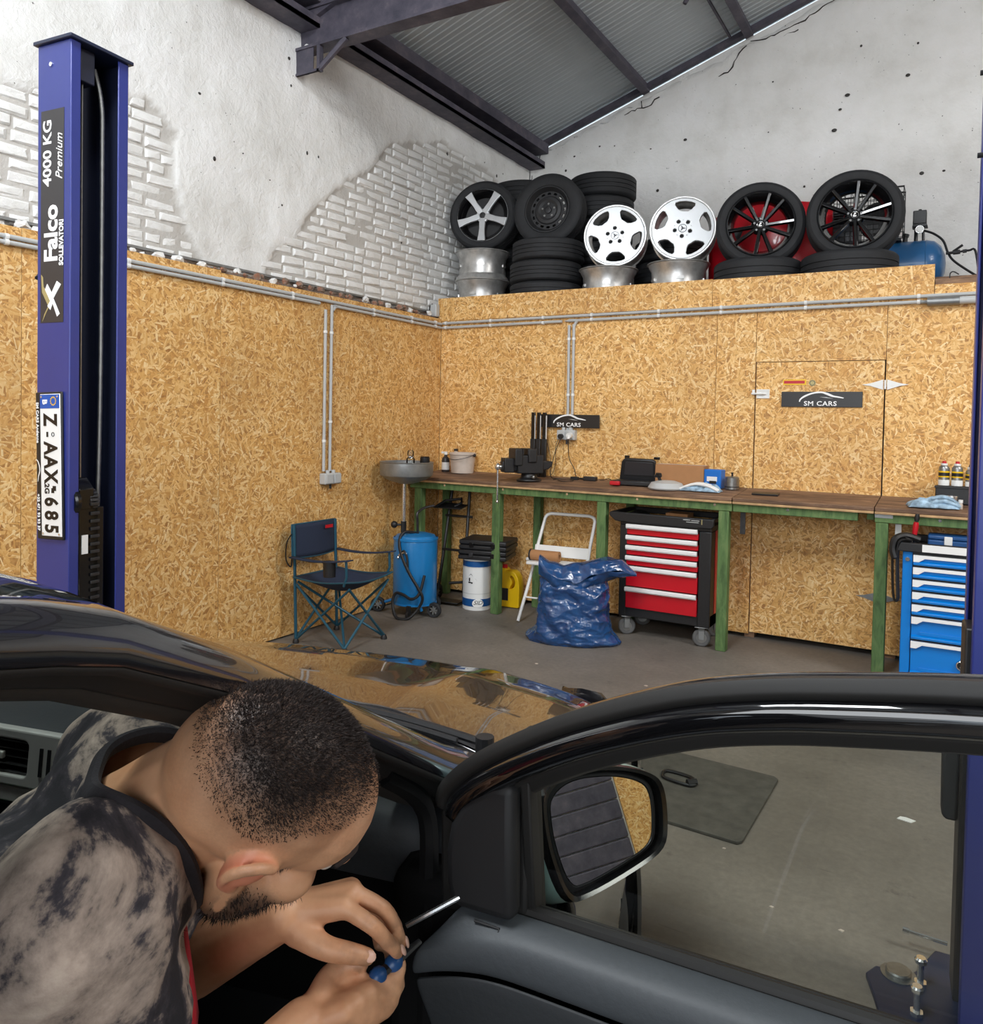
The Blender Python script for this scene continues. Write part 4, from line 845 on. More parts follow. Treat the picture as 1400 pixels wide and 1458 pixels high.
lampb = thing('chrome_cup', 'shiny metal cup lying in front of the black parts bin', 'cup', (3.965, -.25, BZ(-.25)), 0); q = MB(); q.lathe([(0, 0), (.028, 0), (.032, .004), (.034, .06), (.031, .06), (.029, .006), (0, .006)], 20); q.build('cup', M['chrome'], lampb); q = MB(); q.lathe([(.0345, .05), (.036, .055), (.0345, .06)], 20); q.build('rim', M['chrome'], lampb)
def can(label, x, y, z, capmt, band, r=.031, h=.118):
    t = thing('spray_can', label, 'spray can', (x, y, z)); q = MB(); q.lathe([(0, 0), (r-.003, 0), (r, .003), (r, h-.012), (r-.002, h-.002), (r-.012, h+.010), (0, h+.012)], 20); q.build('body', M['steel'], t)
    q = MB(); q.lathe([(r+.0003, h*.45), (r+.0006, h*.45), (r+.0006, h*.78), (r+.0003, h*.78)], 20); q.build('label_band', band, t); q = MB(); q.lathe([(r+.0007, h*.52), (r+.0009, h*.52), (r+.0009, h*.70), (r+.0007, h*.70)], 20); q.build('label_print', M['sign_black'], t)
    q = MB(); q.lathe([(r+.0003, h*.02), (r+.0006, h*.02), (r+.0006, h*.32), (r+.0003, h*.32)], 20); q.build('lower_label', M['offwhite'], t)
    q = MB(); q.lathe([(0, h+.010), (.019, h+.008), (.019, h+.022), (0, h+.022)], 14); q.build('collar', M['white'], t); q = MB(); q.lathe([(0, h+.022), (.013, h+.022), (.011, h+.036), (0, h+.038)], 12); q.build('nozzle', capmt, t); return t
zc = BZ(-.13)+.106
can('left spray can with red nozzle and yellow band on the black bin', 3.918, -.13, zc, M['red_plastic'], M['yellow']); can('right spray can with red nozzle and yellow band on the black bin', 3.990, -.13, zc, M['red_plastic'], M['yellow'])
can('dark spray can with black cap behind the right lift post', 4.062, -.13, zc, M['black'], M['yellow'], .028, .10)
bo = thing('small_bottle', 'tiny bottle with white cap beside the pale gloves', 'bottle', (4.012, -.36, BZ(-.36))); q = MB(); q.lathe([(0, 0), (.011, 0), (.012, .003), (.012, .03), (.008, .037), (0, .037)], 12); q.build('body', M['bucket'], bo); q = MB(); q.lathe([(0, .037), (.0125, .037), (.0125, .056), (0, .057)], 12); q.build('cap', M['white'], bo)

# ================================================================== under the left bench
od = thing('oil_drainer', 'blue waste oil drainer with a wide pan in the corner', 'oil drainer', (.335, -.80, 0), 0)
q = MB(); q.lathe([(0, .085), (.150, .085), (.168, .10), (.172, .12), (.172, .575), (.168, .60), (.150, .622), (.09, .638), (0, .642)], 36); q.build('tank', M['tank_blue'], od)
q = MB(); q.lathe([(.172, .585), (.178, .588), (.178, .602), (.170, .608)], 36); q.lathe([(.168, .088), (.176, .09), (.176, .10), (.17, .104)], 36); q.build('rim_band', M['tank_blue'], od)
q = MB(); q.cyl((-.12, .0, .60), (-.12, .0, 1.03), .016, 12); q.build('riser_pipe', M['chrome'], od); q = MB(); q.cyl((-.17, -.02, .69), (-.12, 0, .69), .008, 8); q.sphere((-.19, -.03, .69), .028, 8); q.cyl((-.12, 0, .63), (-.12, 0, .72), .023, 10); q.build('clamp_knob', M['black'], od)
q = MB(); q.lathe([(.016, 1.015), (.06, 1.02), (.15, 1.05), (.205, 1.085), (.210, 1.10), (.210, 1.185), (.216, 1.19), (.210, 1.194), (.203, 1.186), (.203, 1.10), (.14, 1.062), (.05, 1.035), (.0, 1.032)], 40, Matrix.Translation((-.10, 0, 0))); pan = q.build('drain_pan', M['galv'], od)
q = MB(); q.lathe([(0, 0), (.19, 0), (.19, .006), (0, .006)], 32, Matrix.Translation((-.10, 0, 1.165))); q.build('strainer', M['decal'], od)
q = MB(); q.tube([(-.262, -.10, .065), (-.155, -.06, .105)], .012, 8); q.tube([(.16, -.13, .07), (.10, -.09, .11)], .012, 8); q.tube([(.05, .18, .07), (.04, .10, .11)], .012, 8); q.build('axle_arm', M['tank_blue'], od)
def small_wheel(p, x, y, rz, r=.058):
    q = MB(); m = Matrix.Translation((x, y, r)) @ Matrix.Rotation(rz, 4, 'Z') @ Matrix.Rotation(pi/2, 4, 'X')
    q.lathe([(r*.62, -.016), (r-.006, -.018), (r, -.010), (r, .010), (r-.006, .018), (r*.62, .016)], 22, m, True); w = q.build('wheel', M['rubber'], p)
    q = MB(m)
    q.lathe([(0, -.012), (r*.22, -.012), (r*.22, .012), (0, .012)], 12)
    for k in range(7): q.box((0, 0, 0), (r*.46, r*.16, .016), Matrix.Rotation(k*2*pi/7, 4, 'Z') @ Matrix.Translation((r*.42, 0, 0)))
    q.build('spoked_hub', M['galv'], w)
small_wheel(od, -.275, -.11, radians(20)); small_wheel(od, .20, -.02, radians(10)); small_wheel(od, .05, .20, radians(0))
q = MB(); q.bb((.055, -.185, .03), (.085, -.165, .10)); q.cyl((.06, -.175, .03), (.08, -.175, .03), .03, 12); q.build('front_castor', M['black'], od)
q = MB(); q.tube(smoothpts([(.02, -.03, .64), (-.02, -.12, .655), (-.03, -.17, .60), (.0, -.19, .50), (.08, -.19, .36), (.15, -.17, .25), (.18, -.15, .17), (.15, -.16, .09), (.09, -.21, .015), (.0, -.24, .02), (-.05, -.22, .12), (-.035, -.20, .19), (.03, -.19, .185), (.10, -.185, .16), (.155, -.16, .20), (.175, -.12, .34)], 7), .0115, 8); q.build('drain_hose', M['hose'], od)
q = MB(); q.tube(smoothpts([(.04, -.03, .64), (.05, -.05, .74), (.05, -.05, .80), (.06, .02, .835), (.10, .10, .85)], 5), .010, 8); q.build('suction_probe', M['steel_dark'], od); q = MB(); q.tube(smoothpts([(.06, -.18, .36), (.055, -.185, .47), (.03, -.19, .52), (.0, -.185, .50)], 5), .009, 8); q.build('spout', M['steel_dark'], od)
q = MB(); q.tube([(-.03, -.178, .47), (-.01, -.185, .495), (.03, -.19, .51), (.055, -.185, .50)], .008, 8); q.cyl((-.036, -.175, .462), (-.028, -.18, .472), .012, 8); q.build('hose_hook', M['chrome'], od)
jr = thing('glass_jar', 'clear glass jar standing in the drain pan', 'jar', (.265, -.79, 1.172)); q = MB(); q.lathe([(0, 0), (.032, 0), (.034, .004), (.034, .045), (.02, .06), (.026, .075), (.026, .10), (.018, .112), (0, .114)], 20); q.build('body', M['glass_clear'], jr); q = MB(); q.lathe([(.020, .056), (.024, .058), (.024, .066), (.02, .068)], 16); q.build('neck_ring', M['chrome'], jr)
of = thing('oil_filter', 'black oil filter standing at the right edge of the drain pan', 'oil filter', (.375, -.75, 1.172)); q = MB(); q.lathe([(0, 0), (.034, 0), (.038, .006), (.038, .055), (.034, .06), (0, .06)], 20); q.build('canister', M['black'], of); q = MB(); q.lathe([(.0, .06), (.036, .06), (.036, .066), (0, .068)], 20); q.build('end_cap', M['black_gloss'], of)
tr = thing('hand_truck', 'black folding hand truck behind the blue drainer', 'hand truck', (.355, -.225, 0), radians(4))
def bar(p, pts, r=.013, mt='black', name='rail'):
    q = MB(); q.tube(pts, r, 8); return q.build(name, M[mt], p)
bar(tr, [(-.12, -.10, .10), (-.115, .11, .955)], .014); bar(tr, [(.12, -.10, .10), (.06, .10, .955)], .014)
q = MB(); q.bb((-.17, .08, .945), (.15, .15, .965)); q.build('top_handle', M['black'], tr, bevel=.012)
q = MB(); q.bb((-.14, .03, .70), (.12, .05, .72)); q.bb((-.13, -.04, .42), (.12, -.02, .44)); q.build('crossbar', M['black'], tr, bevel=.003)
q = MB(); q.prism([(-.16, .0), (.10, .0), (.12, .10), (-.10, .13)], .012, Matrix.Translation((-.03, -.09, .78)) @ Matrix.Rotation(.25, 4, 'X')); q.tube([(-.17, -.08, .79), (-.12, .0, .84), (.02, .03, .86), (.05, -.03, .83), (.0, -.06, .80)], .012, 7); q.build('folded_seat', M['black'], tr, bevel=.002)
bar(tr, [(.09, -.03, .45), (.16, .04, .17)], .012, 'black', 'stay'); bar(tr, [(-.02, -.10, .16), (.16, .04, .17)], .012, 'black', 'stay')
q = MB(); q.bb((-.13, -.22, .02), (.13, -.09, .03)); q.build('toe_plate', M['steel_dark'], tr, bevel=.002)
for sx in (-1, 1): small_wheel(tr, sx*.15, -.07, pi/2, .07)
pw = thing('pail', 'white pail with blue bands and a hazard label under the cases', 'pail', (.640, -.36, 0))
q = MB(); q.lathe([(0, 0), (.112, 0), (.115, .003), (.118, .40), (.121, .402), (.121, .412), (.116, .416), (0, .416)], 40); q.build('body', M['offwhite'], pw)
for (za, zb, nm) in ((.352, .398, 'upper_band'), (.035, .095, 'lower_band')):
    q = MB(); q.lathe([(.1165, za), (.1185, za), (.1188, zb), (.1165, zb)], 40, None, True); q.build(nm, M['blue_label'], pw)
def on_can(px, r, z): a = -pi/2+px; return face_m((r*cos(a), r*sin(a), z), (-sin(a), cos(a), 0), (0, 0, 1))
q = MB(on_can(.10, .1185, .235)); q.tube([(.0, .062, 0), (.058, 0, -.013), (0, -.062, 0), (-.058, 0, -.013)], .0022, 4, True); q.build('hazard_diamond', M['sign_black'], pw, smooth=0)
q = MB(on_can(.10, .1185, .235)); q.bb((-.016, .002, -.001), (-.006, .03, .001)); q.bb((-.02, -.012, -.001), (.002, -.002, .001)); q.bb((.004, -.016, -.001), (.016, -.004, .001)); q.build('hazard_symbol', M['print_black'], pw, smooth=0)
q = MB(on_can(.62, .1192, .062)); q.sphere((0, 0, 0), (.046, .036, .0015), 8); q.build('logo_oval', M['offwhite'], pw)
text('lettering', 'SID', .046, M['sign_black'], pw, on_can(.62, .1212, .066), shear=.3, sx=1.1)
for zz in (.345, .135):
    q = MB(); q.lathe([(.1183, zz), (.1187, zz+.0015), (.1183, zz+.003)], 40); q.build('seam_line', M['grey_plastic'], pw)
for i, z in enumerate((.417, .497)):
    cs_ = thing('flat_case', ['lower flat black case on the white pail', 'upper flat black case on the white pail'][i], 'case', (.715+.012*i, -.33, z), radians(14-3*i))
    q = MB(); q.bb((-.20, -.16, 0), (.20, .16, .036)); q.build('base', M['black'], cs_, bevel=.01); q = MB(); q.bb((-.20, -.16, .038), (.20, .16, .078)); q.build('lid', M['black'], cs_, bevel=.012)
    for x in (-.09, .09):
        q = MB(); q.bb((x-.018, -.168, .02), (x+.018, -.158, .058)); q.build('latch', M['steel_dark'] if x < 0 and i == 0 else M['black_gloss'], cs_, bevel=.003)
jc_ = thing('jerrycan', 'yellow plastic canister behind the bench leg', 'canister', (.85, -.17, 0), radians(5))
prof = [(-.095, 0), (.085, 0), (.09, .01), (.09, .16), (.088, .19), (.078, .235), (.055, .272), (.03, .285), (-.03, .285), (-.04, .30), (-.07, .30), (-.078, .285), (-.095, .26)]
hole = [(.0, .135), (.034, .140), (.058, .165), (.064, .205), (.050, .245), (.022, .262), (.004, .24), (.022, .215), (.026, .19), (.012, .165)]
me = curve_mesh('body', [prof, hole], .044, .006, 40); me.transform(face_m((0, 0, .012), (1, 0, 0), (0, 0, 1))); o = obj('body', me, M['yellow'], jc_)
q = MB(); q.cyl((-.055, 0, .31), (-.055, 0, .345), .022, 12); q.build('cap', M['red_plastic'], jc_); q = MB(); q.bb((-.08, -.052, .06), (.0, -.0505, .16)); q.build('label_panel', M['sign_black'], jc_, smooth=0)
# folding step stool
fs_ = thing('step_stool', 'white folding step stool behind the blue sack', 'step stool', (1.40, -.33, 0), radians(6))
L, Rr = -.255, .225
q = MB(); q.tube(smoothpts([(L-.03, -.21, .008), (L+.02, -.10, .33)], 2)+[(L+.05, -.01, .60)]+smoothpts([(L+.075, .055, .775), (L+.09, .062, .80), (L+.12, .066, .812)], 4)+smoothpts([(Rr-.05, .066, .812), (Rr-.015, .062, .80), (Rr, .055, .775)], 4)+[(Rr-.012, -.01, .60), (Rr-.03, -.10, .33), (Rr-.04, -.21, .008)], .0125, 10); q.build('front_frame', M['white'], fs_)
q = MB(); q.tube([(L+.055, -.05, .47), (L+.12, .12, .008)], .008, 8); q.tube([(Rr-.03, -.05, .47), (Rr-.06, .12, .008)], .008, 8); q.tube([(L+.09, .08, .12), (Rr-.05, .08, .12)], .006, 8); q.build('rear_frame', M['white'], fs_)
q = MB(); q.tube([(L-.005, -.155, .185), (Rr-.035, -.155, .185)], .007, 8); q.build('lower_rung', M['white'], fs_)
q = MB(); q.box((0, 0, 0), (Rr-L-.03, .012, .085), Matrix.Translation(((L+Rr)/2+.012, -.035, .535)) @ Matrix.Rotation(-.3, 4, 'X')); q.build('backrest_band', M['white'], fs_, bevel=.004)
q = MB(); q.bb((L+.02, -.20, .445), (Rr-.02, -.04, .47)); q.build('step', M['white'], fs_, bevel=.006); q = MB(); q.sphere((L-.02, -.06, .46), .016, 6); q.sphere((Rr+.0, -.06, .46), .016, 6); q.build('pivot', M['white'], fs_)
rl = thing('paper_roll', 'brown paper roll lying on the step of the white stool', 'paper roll', (1.285, -.475, .512), radians(6)); q = MB(); q.lathe([(.018, -.10), (.04, -.10), (.04, .14), (.018, .14)], 22, Matrix.Rotation(pi/2, 4, 'Y'), True); q.build('roll', M['card'], rl); q = MB(); q.lathe([(.0415, -.098), (.043, -.098), (.043, -.085), (.0415, -.085)], 22, Matrix.Rotation(pi/2, 4, 'Y'), True); q.build('rim', M['black'], rl)
# refuse sack
sk = thing('refuse_sack', 'shiny blue plastic sack slumped before the red tool chest', 'sack', (1.70, -.80, 0), radians(20))
def sack(a, v):
    z = v*.49
    rx = interp(v, [0, .04, .15, .35, .6, .8, 1], [.265, .292, .272, .252, .248, .242, .215]); ry = interp(v, [0, .05, .2, .5, .8, 1], [.16, .185, .19, .175, .16, .12])
    cxy = 1/((abs(cos(a))**2.6+abs(sin(a))**2.6)**(1/2.6)); x = rx*cos(a)*cxy; y = ry*sin(a)*cxy
    if v < .16:
        k = (1-v/.16); x += math.copysign(.07*k*max(0, abs(cos(a))-.75)*4, cos(a))
    p = (cos(a)*1.6+3, sin(a)*1.6, v*2.8)
    f = .014*noise.noise((p[0]*1.3, p[1]*1.3, p[2]*2.4))+.017*noise.ridged_multi_fractal((p[0]*1.1+v, p[1]*1.1, p[2]*1.9), 1, 2.3, 4, 1, 2)-.008+.008*sin(a*5+v*11+3*noise.noise(p))*(.3+v*.5)
    n = Vector((cos(a), sin(a), 0)); q_ = Vector((x, y, z+.012*noise.noise((p[0]*2, p[1]*2, 5)))) + n*(f-.012)
    q_.z = max(0, q_.z) if v > 0 else 0
    return q_
q = MB(); q.grid(lambda v, a: sack(a, v), list(np.linspace(0, 1, 90)), list(np.linspace(0, 2*pi, 161)))
q.build('sack_body', M['bag'], sk, smooth=70, recalc=False)
def flap(u, w):
    x = lerp(-.24, .43, u); zt = interp(u, [0, .1, .25, .5, .7, .85, 1], [.60, .56, .535, .575, .61, .59, .50]); zb = interp(u, [0, .2, .4, .6, .8, 1], [.46, .36, .33, .42, .47, .49])
    a = w*2*pi; th = interp(u, [0, .15, .6, .9, 1], [.05, .12, .12, .06, .012])
    z = (zt+zb)/2+(zt-zb)/2*sin(a); y = -th*cos(a)*.95-.03
    f = .012*noise.noise((x*9, z*7, 3))+.016*noise.ridged_multi_fractal((x*5+z*3, z*4+a*.7, 2), 1, 2.3, 4, 1, 2)+.004*sin(x*38+z*30)
    return (x, y-f if cos(a) > 0 else y+f*.5, z+.014*noise.noise((x*12, a, 9)))
q = MB(); q.grid(flap, list(np.linspace(0, 1, 110)), list(np.linspace(0, 1, 81))); q.build('twisted_mouth', M['bag'], sk, smooth=70, recalc=False)
# camping chair, facing into the room from the left boards
cc = thing('camping_chair', 'navy folding camping chair with teal tubes by the left boards', 'chair', (.165, -1.71, 0), 0)
YA, YC = -.207, .205; XB, XF = -.01, .42
def rod(name, *pts, r=.0088): q = MB(); q.tube(list(pts), r, 8); return q.build(name, M['teal'], cc)
for y in (YA, YC): rod('back_post', (XB, y, .02), (XB-.015, y, .44), (XB-.03, y, .80), r=.011)
SH = .42
rod('cross_leg', (XF, YA, .02), (XB, YC, SH)); rod('cross_leg', (XF, YC, .02), (XB+.01, YA, SH))
rod('cross_leg', (XB, YA, .025), (XF+.03, YA+.01, SH)); rod('cross_leg', (XF, YA, .025), (XB, YA, SH-.02))
rod('cross_leg', (XB, YC, .025), (XF+.03, YC, SH)); rod('cross_leg', (XF, YC, .025), (XB, YC, SH-.02))
rod('cross_leg', (XF, YA, .028), (XF+.03, YC, SH)); rod('cross_leg', (XF, YC, .028), (XF+.03, YA, SH)); rod('cross_leg', (XB, YA, .03), (XB, YC, SH-.03)); rod('cross_leg', (XB, YC, .03), (XB, YA, SH-.03))
for (x, y) in ((XB, YA), (XB, YC), (XF, YA), (XF, YC)):
    q = MB(); q.lathe([(0, 0), (.022, 0), (.022, .012), (.015, .03), (0, .032)], 12, Matrix.Translation((x, y, 0))); q.build('foot', M['black'], cc)
def seat(u, w): return (lerp(XB-.01, XF+.05, u), lerp(YA-.02, YC+.02, w), SH+.03-.075*sin(pi*u)**1*sin(pi*w)-.02*sin(pi*u)+.02*u*(abs(w-.5)*2)**2)
q = MB(); q.grid(seat, list(np.linspace(0, 1, 14)), list(np.linspace(0, 1, 14))); q.build('seat', M['navy'], cc, smooth=60, recalc=False, solid=.005)
q = MB(); q.tube([seat(u, 0) for u in np.linspace(0, 1, 9)]+[seat(1, w) for w in np.linspace(.1, 1, 9)]+[seat(u, 1) for u in np.linspace(.9, 0, 9)]+[seat(0, w) for w in np.linspace(.9, .1, 8)], .006, 6, True); q.build('seat_edge', M['teal'], cc)
def back(u, w): return (XB-.03+.03*sin(pi*u)-.01+.01*(1-w), lerp(YA-.012, YC+.012, u), lerp(.575, .80, w)+.012*sin(pi*u)*(w-.5))
q = MB(); q.grid(back, list(np.linspace(0, 1, 12)), list(np.linspace(0, 1, 8))); q.build('backrest', M['navy'], cc, smooth=60, recalc=False, solid=.008)
q = MB(); q.tube([back(u, 0) for u in np.linspace(0, 1, 10)]+[back(1, w) for w in np.linspace(.1, 1, 6)]+[back(u, 1) for u in np.linspace(.9, 0, 10)]+[back(0, w) for w in np.linspace(.9, .1, 6)], .006, 6, True); q.build('backrest_edge', M['teal'], cc)
q = MB(); q.box((0, 0, 0), (.003, .075, .022), Matrix.Translation((.008, .09, .765))); q.build('red_tag', M['red_plastic'], cc, smooth=0)
for y in (YA-.02, YC+.02):
    q = MB(); q.grid(lambda u, w: (lerp(XB-.03, XF+.06, u), y+lerp(-.025, .025, w), .585+.03*u-.02*sin(pi*u)), list(np.linspace(0, 1, 9)), [0, .5, 1]); q.build('armrest', M['navy'], cc, smooth=60, recalc=False, solid=.008)
    rod('arm_support', (XF+.02, y, .612), (XF+.025, y, .50), (XF+.0, y*.98, SH+.02), r=.009)
q = MB(); q.lathe([(.040, 0), (.042, .08), (.044, .10), (.040, .1)], 14, Matrix.Translation((XF-.12, YA-.02, .49))); q.lathe([(0, 0), (.04, 0)], 14, Matrix.Translation((XF-.12, YA-.02, .49))); q.build('cup_holder', M['black'], cc)
q = MB(); q.tube(smoothpts([(XB-.03, YA-.02, .74), (XB-.055, YA-.04, .68), (XB-.05, YA-.05, .57), (XB-.025, YA-.03, .52), (XB-.03, YA-.015, .58)], 5), .012, 6, flat=.4); q.build('carry_strap', M['black'], cc)
# floor: rubber mat, ring, scraps
M['mat'] = mat('floor_mat_rubber', srgb(80, 77, 71), .8, var=.25, scale=18, bump=.1)
q = MB(); q.prism([(2.72, -2.30), (2.82, -2.26), (3.34, -2.28), (3.36, -2.30), (3.345, -2.90), (3.33, -2.92), (2.86, -2.90)], .014); mt_ = q.build('rubber_mat', M['mat'], bevel=.003); tag(mt_, 'dark square rubber mat lying on the floor', 'mat')
q = MB(); q.tube(smoothpts([(2.925, -2.545, .022), (2.935, -2.50, .022), (3.04, -2.51, .022), (3.075, -2.56, .022), (3.05, -2.59, .022), (2.95, -2.575, .022)], 4, True), .007, 7, True); rg_ = q.build('hook_ring', M['black']); tag(rg_, 'black triangular ring lying on the rubber mat', 'ring')
q = MB(); q.cyl((3.045, -2.585, .03), (3.075, -2.555, .03), .014, 8); q.build('clasp', M['steel_dark'], rg_)
q = MB(); q.prism([(-.03, -.012), (.02, -.02), (.035, .004), (.0, .016), (-.02, .012)], .003); o = q.build('paper_scrap', M['white']); o.location = (3.853, -2.365, 0); tag(o, 'white torn paper scrap on the floor near the right post', 'paper scrap')
for i in range(10):
    x, y = ((R(.8, 3.4), R(-2.2, -.9)) if i < 6 else (R(3.0, 3.9), R(-4.2, -2.95)))
    q = MB(); s = R(.006, .013); q.prism([(-s, -s*.4), (s*.6, -s*.7), (s, s*.3), (-s*.2, s*.6)], .003); o = q.build('debris_fleck', M['bucket']); o.location = (x, y, 0); tag(o, 'tiny pale fleck of debris on the bare concrete floor', 'debris', 'pale flecks on the floor')
# ================================================================== wheels and tyres on the loft
def tyre_mesh(Rr, Wd_, r, ribs=4):
    h = Wd_/2; P = [(r, -h*.80), (r+.006, -h*.90), (r+.022, -h*.97), ((r+Rr)/2+.01, -h), (Rr-.035, -h*.98), (Rr-.018, -h*.92), (Rr-.006, -h*.83), (Rr-.001, -h*.76)]
    n = ribs; w = h*1.44/n
    for i in range(n):
        z = -h*.72+i*w
        P += [(Rr, z), (Rr+.0005, z+w*.78)]
        if i < n-1: P += [(Rr-.007, z+w*.82), (Rr-.007, z+w*.96)]
    P += [(Rr-.001, h*.76), (Rr-.006, h*.83), (Rr-.018, h*.92), (Rr-.035, h*.98), ((r+Rr)/2+.01, h), (r+.022, h*.97), (r+.006, h*.90), (r, h*.80), (r+.012, h*.70), (Rr-.03, h*.66), (Rr-.022, 0), (Rr-.03, -h*.66), (r+.012, -h*.70)]
    q = MB(); q.lathe(P, 56, None, True); me = q.mesh('tyre', 28); me.materials.append(M['rubber']); return me
def barrel_mesh(r, Wd_, mt):
    h = Wd_/2; P = [(r+.012, -h), (r+.014, -h+.006), (r+.002, -h+.012), (r-.004, -h+.03), (r-.024, -h+.055), (r-.03, 0), (r-.022, h-.06), (r-.004, h-.03), (r+.002, h-.012), (r+.014, h-.006), (r+.012, h), (r+.004, h), (r-.008, h-.02), (r-.034, h-.06), (r-.042, 0), (r-.034, -h+.055), (r-.012, -h+.028), (r+.004, -h)]
    q = MB(); q.lathe(P, 48, None, True); me = q.mesh('rim_barrel', 30); me.materials.append(mt); return me
def lying_tyre(label, x, y, z, Rr, Wd_, r, group=None, rz=0, me=None):
    o = obj('tyre', me or tyre_mesh(Rr, Wd_, r), None); o.location = (x, y, z+Wd_/2); o.rotation_euler = (0, 0, rz); return tag(o, label, 'tyre', group)
ORD = ['bottom', 'second', 'third', 'fourth', 'fifth', 'topmost']
def stack(where, x, y, n, Rr, Wd_, r):
    me = tyre_mesh(Rr, Wd_, r)
    for i in range(n):
        nm = 'topmost' if i == n-1 else ORD[i]
        lying_tyre('black tyre, %s of the stack %s' % (nm, where), x+R(-.012, .012), y+R(-.012, .012), DECK+i*Wd_, Rr, Wd_, r, None, i, me)
# lying bare rims
def lying_rim(label, x, y, z, r, Wd_):
    t = thing('bare_rim', label, 'rim', (x, y, z+Wd_/2), R(0, 6)); obj('rim_barrel', barrel_mesh(r, Wd_, M['alloy_raw']), None, t)
    q = MB(); q.lathe([(.03, -.02), (.07, -.02), (.08, .0), (.07, .015), (.03, .015)], 24, None, True)
    for k in range(5): q.box((0, 0, 0), (r*.72, .06, .022), Matrix.Rotation(k*2*pi/5, 4, 'Z') @ Matrix.Translation((r*.55, 0, .0)))
    q.build('spokes', M['alloy_raw'], t); return t
lying_rim('lower bare alloy rim of the pair left on the shelf', .185, .38, DECK, .238, .262)
lying_rim('upper bare alloy rim of the pair left on the shelf', .185, .38, DECK+.262, .238, .262)
lying_rim('bare rim lying under the left white five-hole rim', 1.43, .36, DECK, .234, .270)
lying_rim('bare rim lying under the right white five-hole rim', 2.025, .36, DECK, .234, .270)
stack('under the black steel wheel', .84, .38, 3, .313, .185, .20)
stack('far back in the corner', .27, 1.00, 6, .320, .212, .20)
stack('tall at the back beside the corner', 1.09, .98, 6, .305, .205, .20)
stack('low at the back between the white rims', 1.76, .98, 3, .31, .195, .20)
lying_tyre('grooved black tyre lying under the left black ten-spoke wheel', 2.635, .38, DECK, .322, .235, .225)
lying_tyre('grooved black tyre lying under the right black ten-spoke wheel', 3.27, .38, DECK, .325, .235, .225)
def circ(cx, cy, r, n=28, a0=0): return [(cx+r*cos(a0+2*pi*k/n), cy+r*sin(a0+2*pi*k/n)) for k in range(n)]
def stand(name, label, cat, x, y, z, turn, lean):
    """local +z looks out of the wheel face; face points at -y, turned and leaning back"""
    t = thing(name, label, cat, (x, y, z)); t.rotation_euler = (Matrix.Rotation(turn, 3, 'Z') @ Matrix.Rotation(pi/2-lean, 3, 'X')).to_euler(); return t
def bolts(t, r, br, n, z, mt, a0=0):
    for k in range(n):
        q = MB(); a = a0+2*pi*k/n; q.cyl((r*cos(a), r*sin(a), z-.012), (r*cos(a), r*sin(a), z+.001), br, 10); q.build('bolt_hole', mt, t)
# 1 five-spoke silver and black wheel
w1 = stand('alloy_wheel', 'five-spoke silver wheel with tyre on the bare rims, leftmost on the shelf', 'wheel', .212, .37, DECK+.524+.315, radians(14), .07)
obj('tyre', tyre_mesh(.315, .215, .236), None, w1); obj('rim_barrel', barrel_mesh(.222, .20, M['alloy_black']), None, w1)
q = MB(); q.lathe([(.222, .088), (.236, .096), (.240, .088), (.226, .080)], 48, None, True); q.build('rim_lip', M['silver'], w1)
q = MB(); q.lathe([(0, .0), (.21, .01), (.21, .0), (0, -.02)], 32); q.build('spoke_shadow_disc', M['black'], w1)  # flat black disc that paints the shade behind the spokes
for k in range(5):
    me = curve_mesh('spoke', [[(.03, -.022), (.07, -.024), (.12, -.021), (.18, -.025), (.232, -.034), (.232, .034), (.18, .025), (.12, .021), (.07, .024), (.03, .022)]], .012, .003); me.transform(Matrix.Rotation(pi/2+pi+k*2*pi/5, 4, 'Z') @ Matrix.Translation((0, 0, .078)) @ Matrix.Rotation(-.06, 4, 'Y')); obj('spoke', me, M['silver'], w1)
q = MB(); q.lathe([(0, .088), (.06, .084), (.064, .07), (.05, .05)], 24); q.build('hub', M['silver'], w1)
q = MB(); q.lathe([(0, .094), (.026, .092), (.028, .086)], 16); q.build('hub_cap', M['black'], w1); bolts(w1, .052, .011, 5, .093, M['black'], pi/2+pi/5)
# 2 black steel wheel
w2 = stand('steel_wheel', 'black steel wheel with tyre standing on three tyres', 'wheel', .86, .39, DECK+.555+.313-.04, radians(6), .06)
obj('tyre', tyre_mesh(.313, .19, .202), None, w2); obj('rim_barrel', barrel_mesh(.190, .17, M['steel_black']), None, w2)
disc = [circ(0, 0, .186, 48)]
for k in range(16):
    a = k*2*pi/16; c, s = cos(a), sin(a)
    sl_ = [(.136, -.016), (.150, -.018), (.158, -.012), (.158, .012), (.150, .018), (.136, .016)]; disc.append([(c*p[0]-s*p[1], s*p[0]+c*p[1]) for p in sl_])
me = curve_mesh('wheel_disc', disc, .004, .002); me.transform(Matrix.Translation((0, 0, .035))); obj('wheel_disc', me, M['steel_black'], w2)
q = MB(); q.lathe([(.128, .038), (.115, .052), (.09, .056), (.07, .045), (.04, .05), (.036, .05)], 36); q.build('raised_centre', M['steel_black'], w2); q = MB(); q.lathe([(0, .054), (.026, .052), (.03, .04)], 18); q.build('hub_bore', M['steel_dark'], w2); bolts(w2, .056, .009, 5, .049, M['steel'], pi/2)
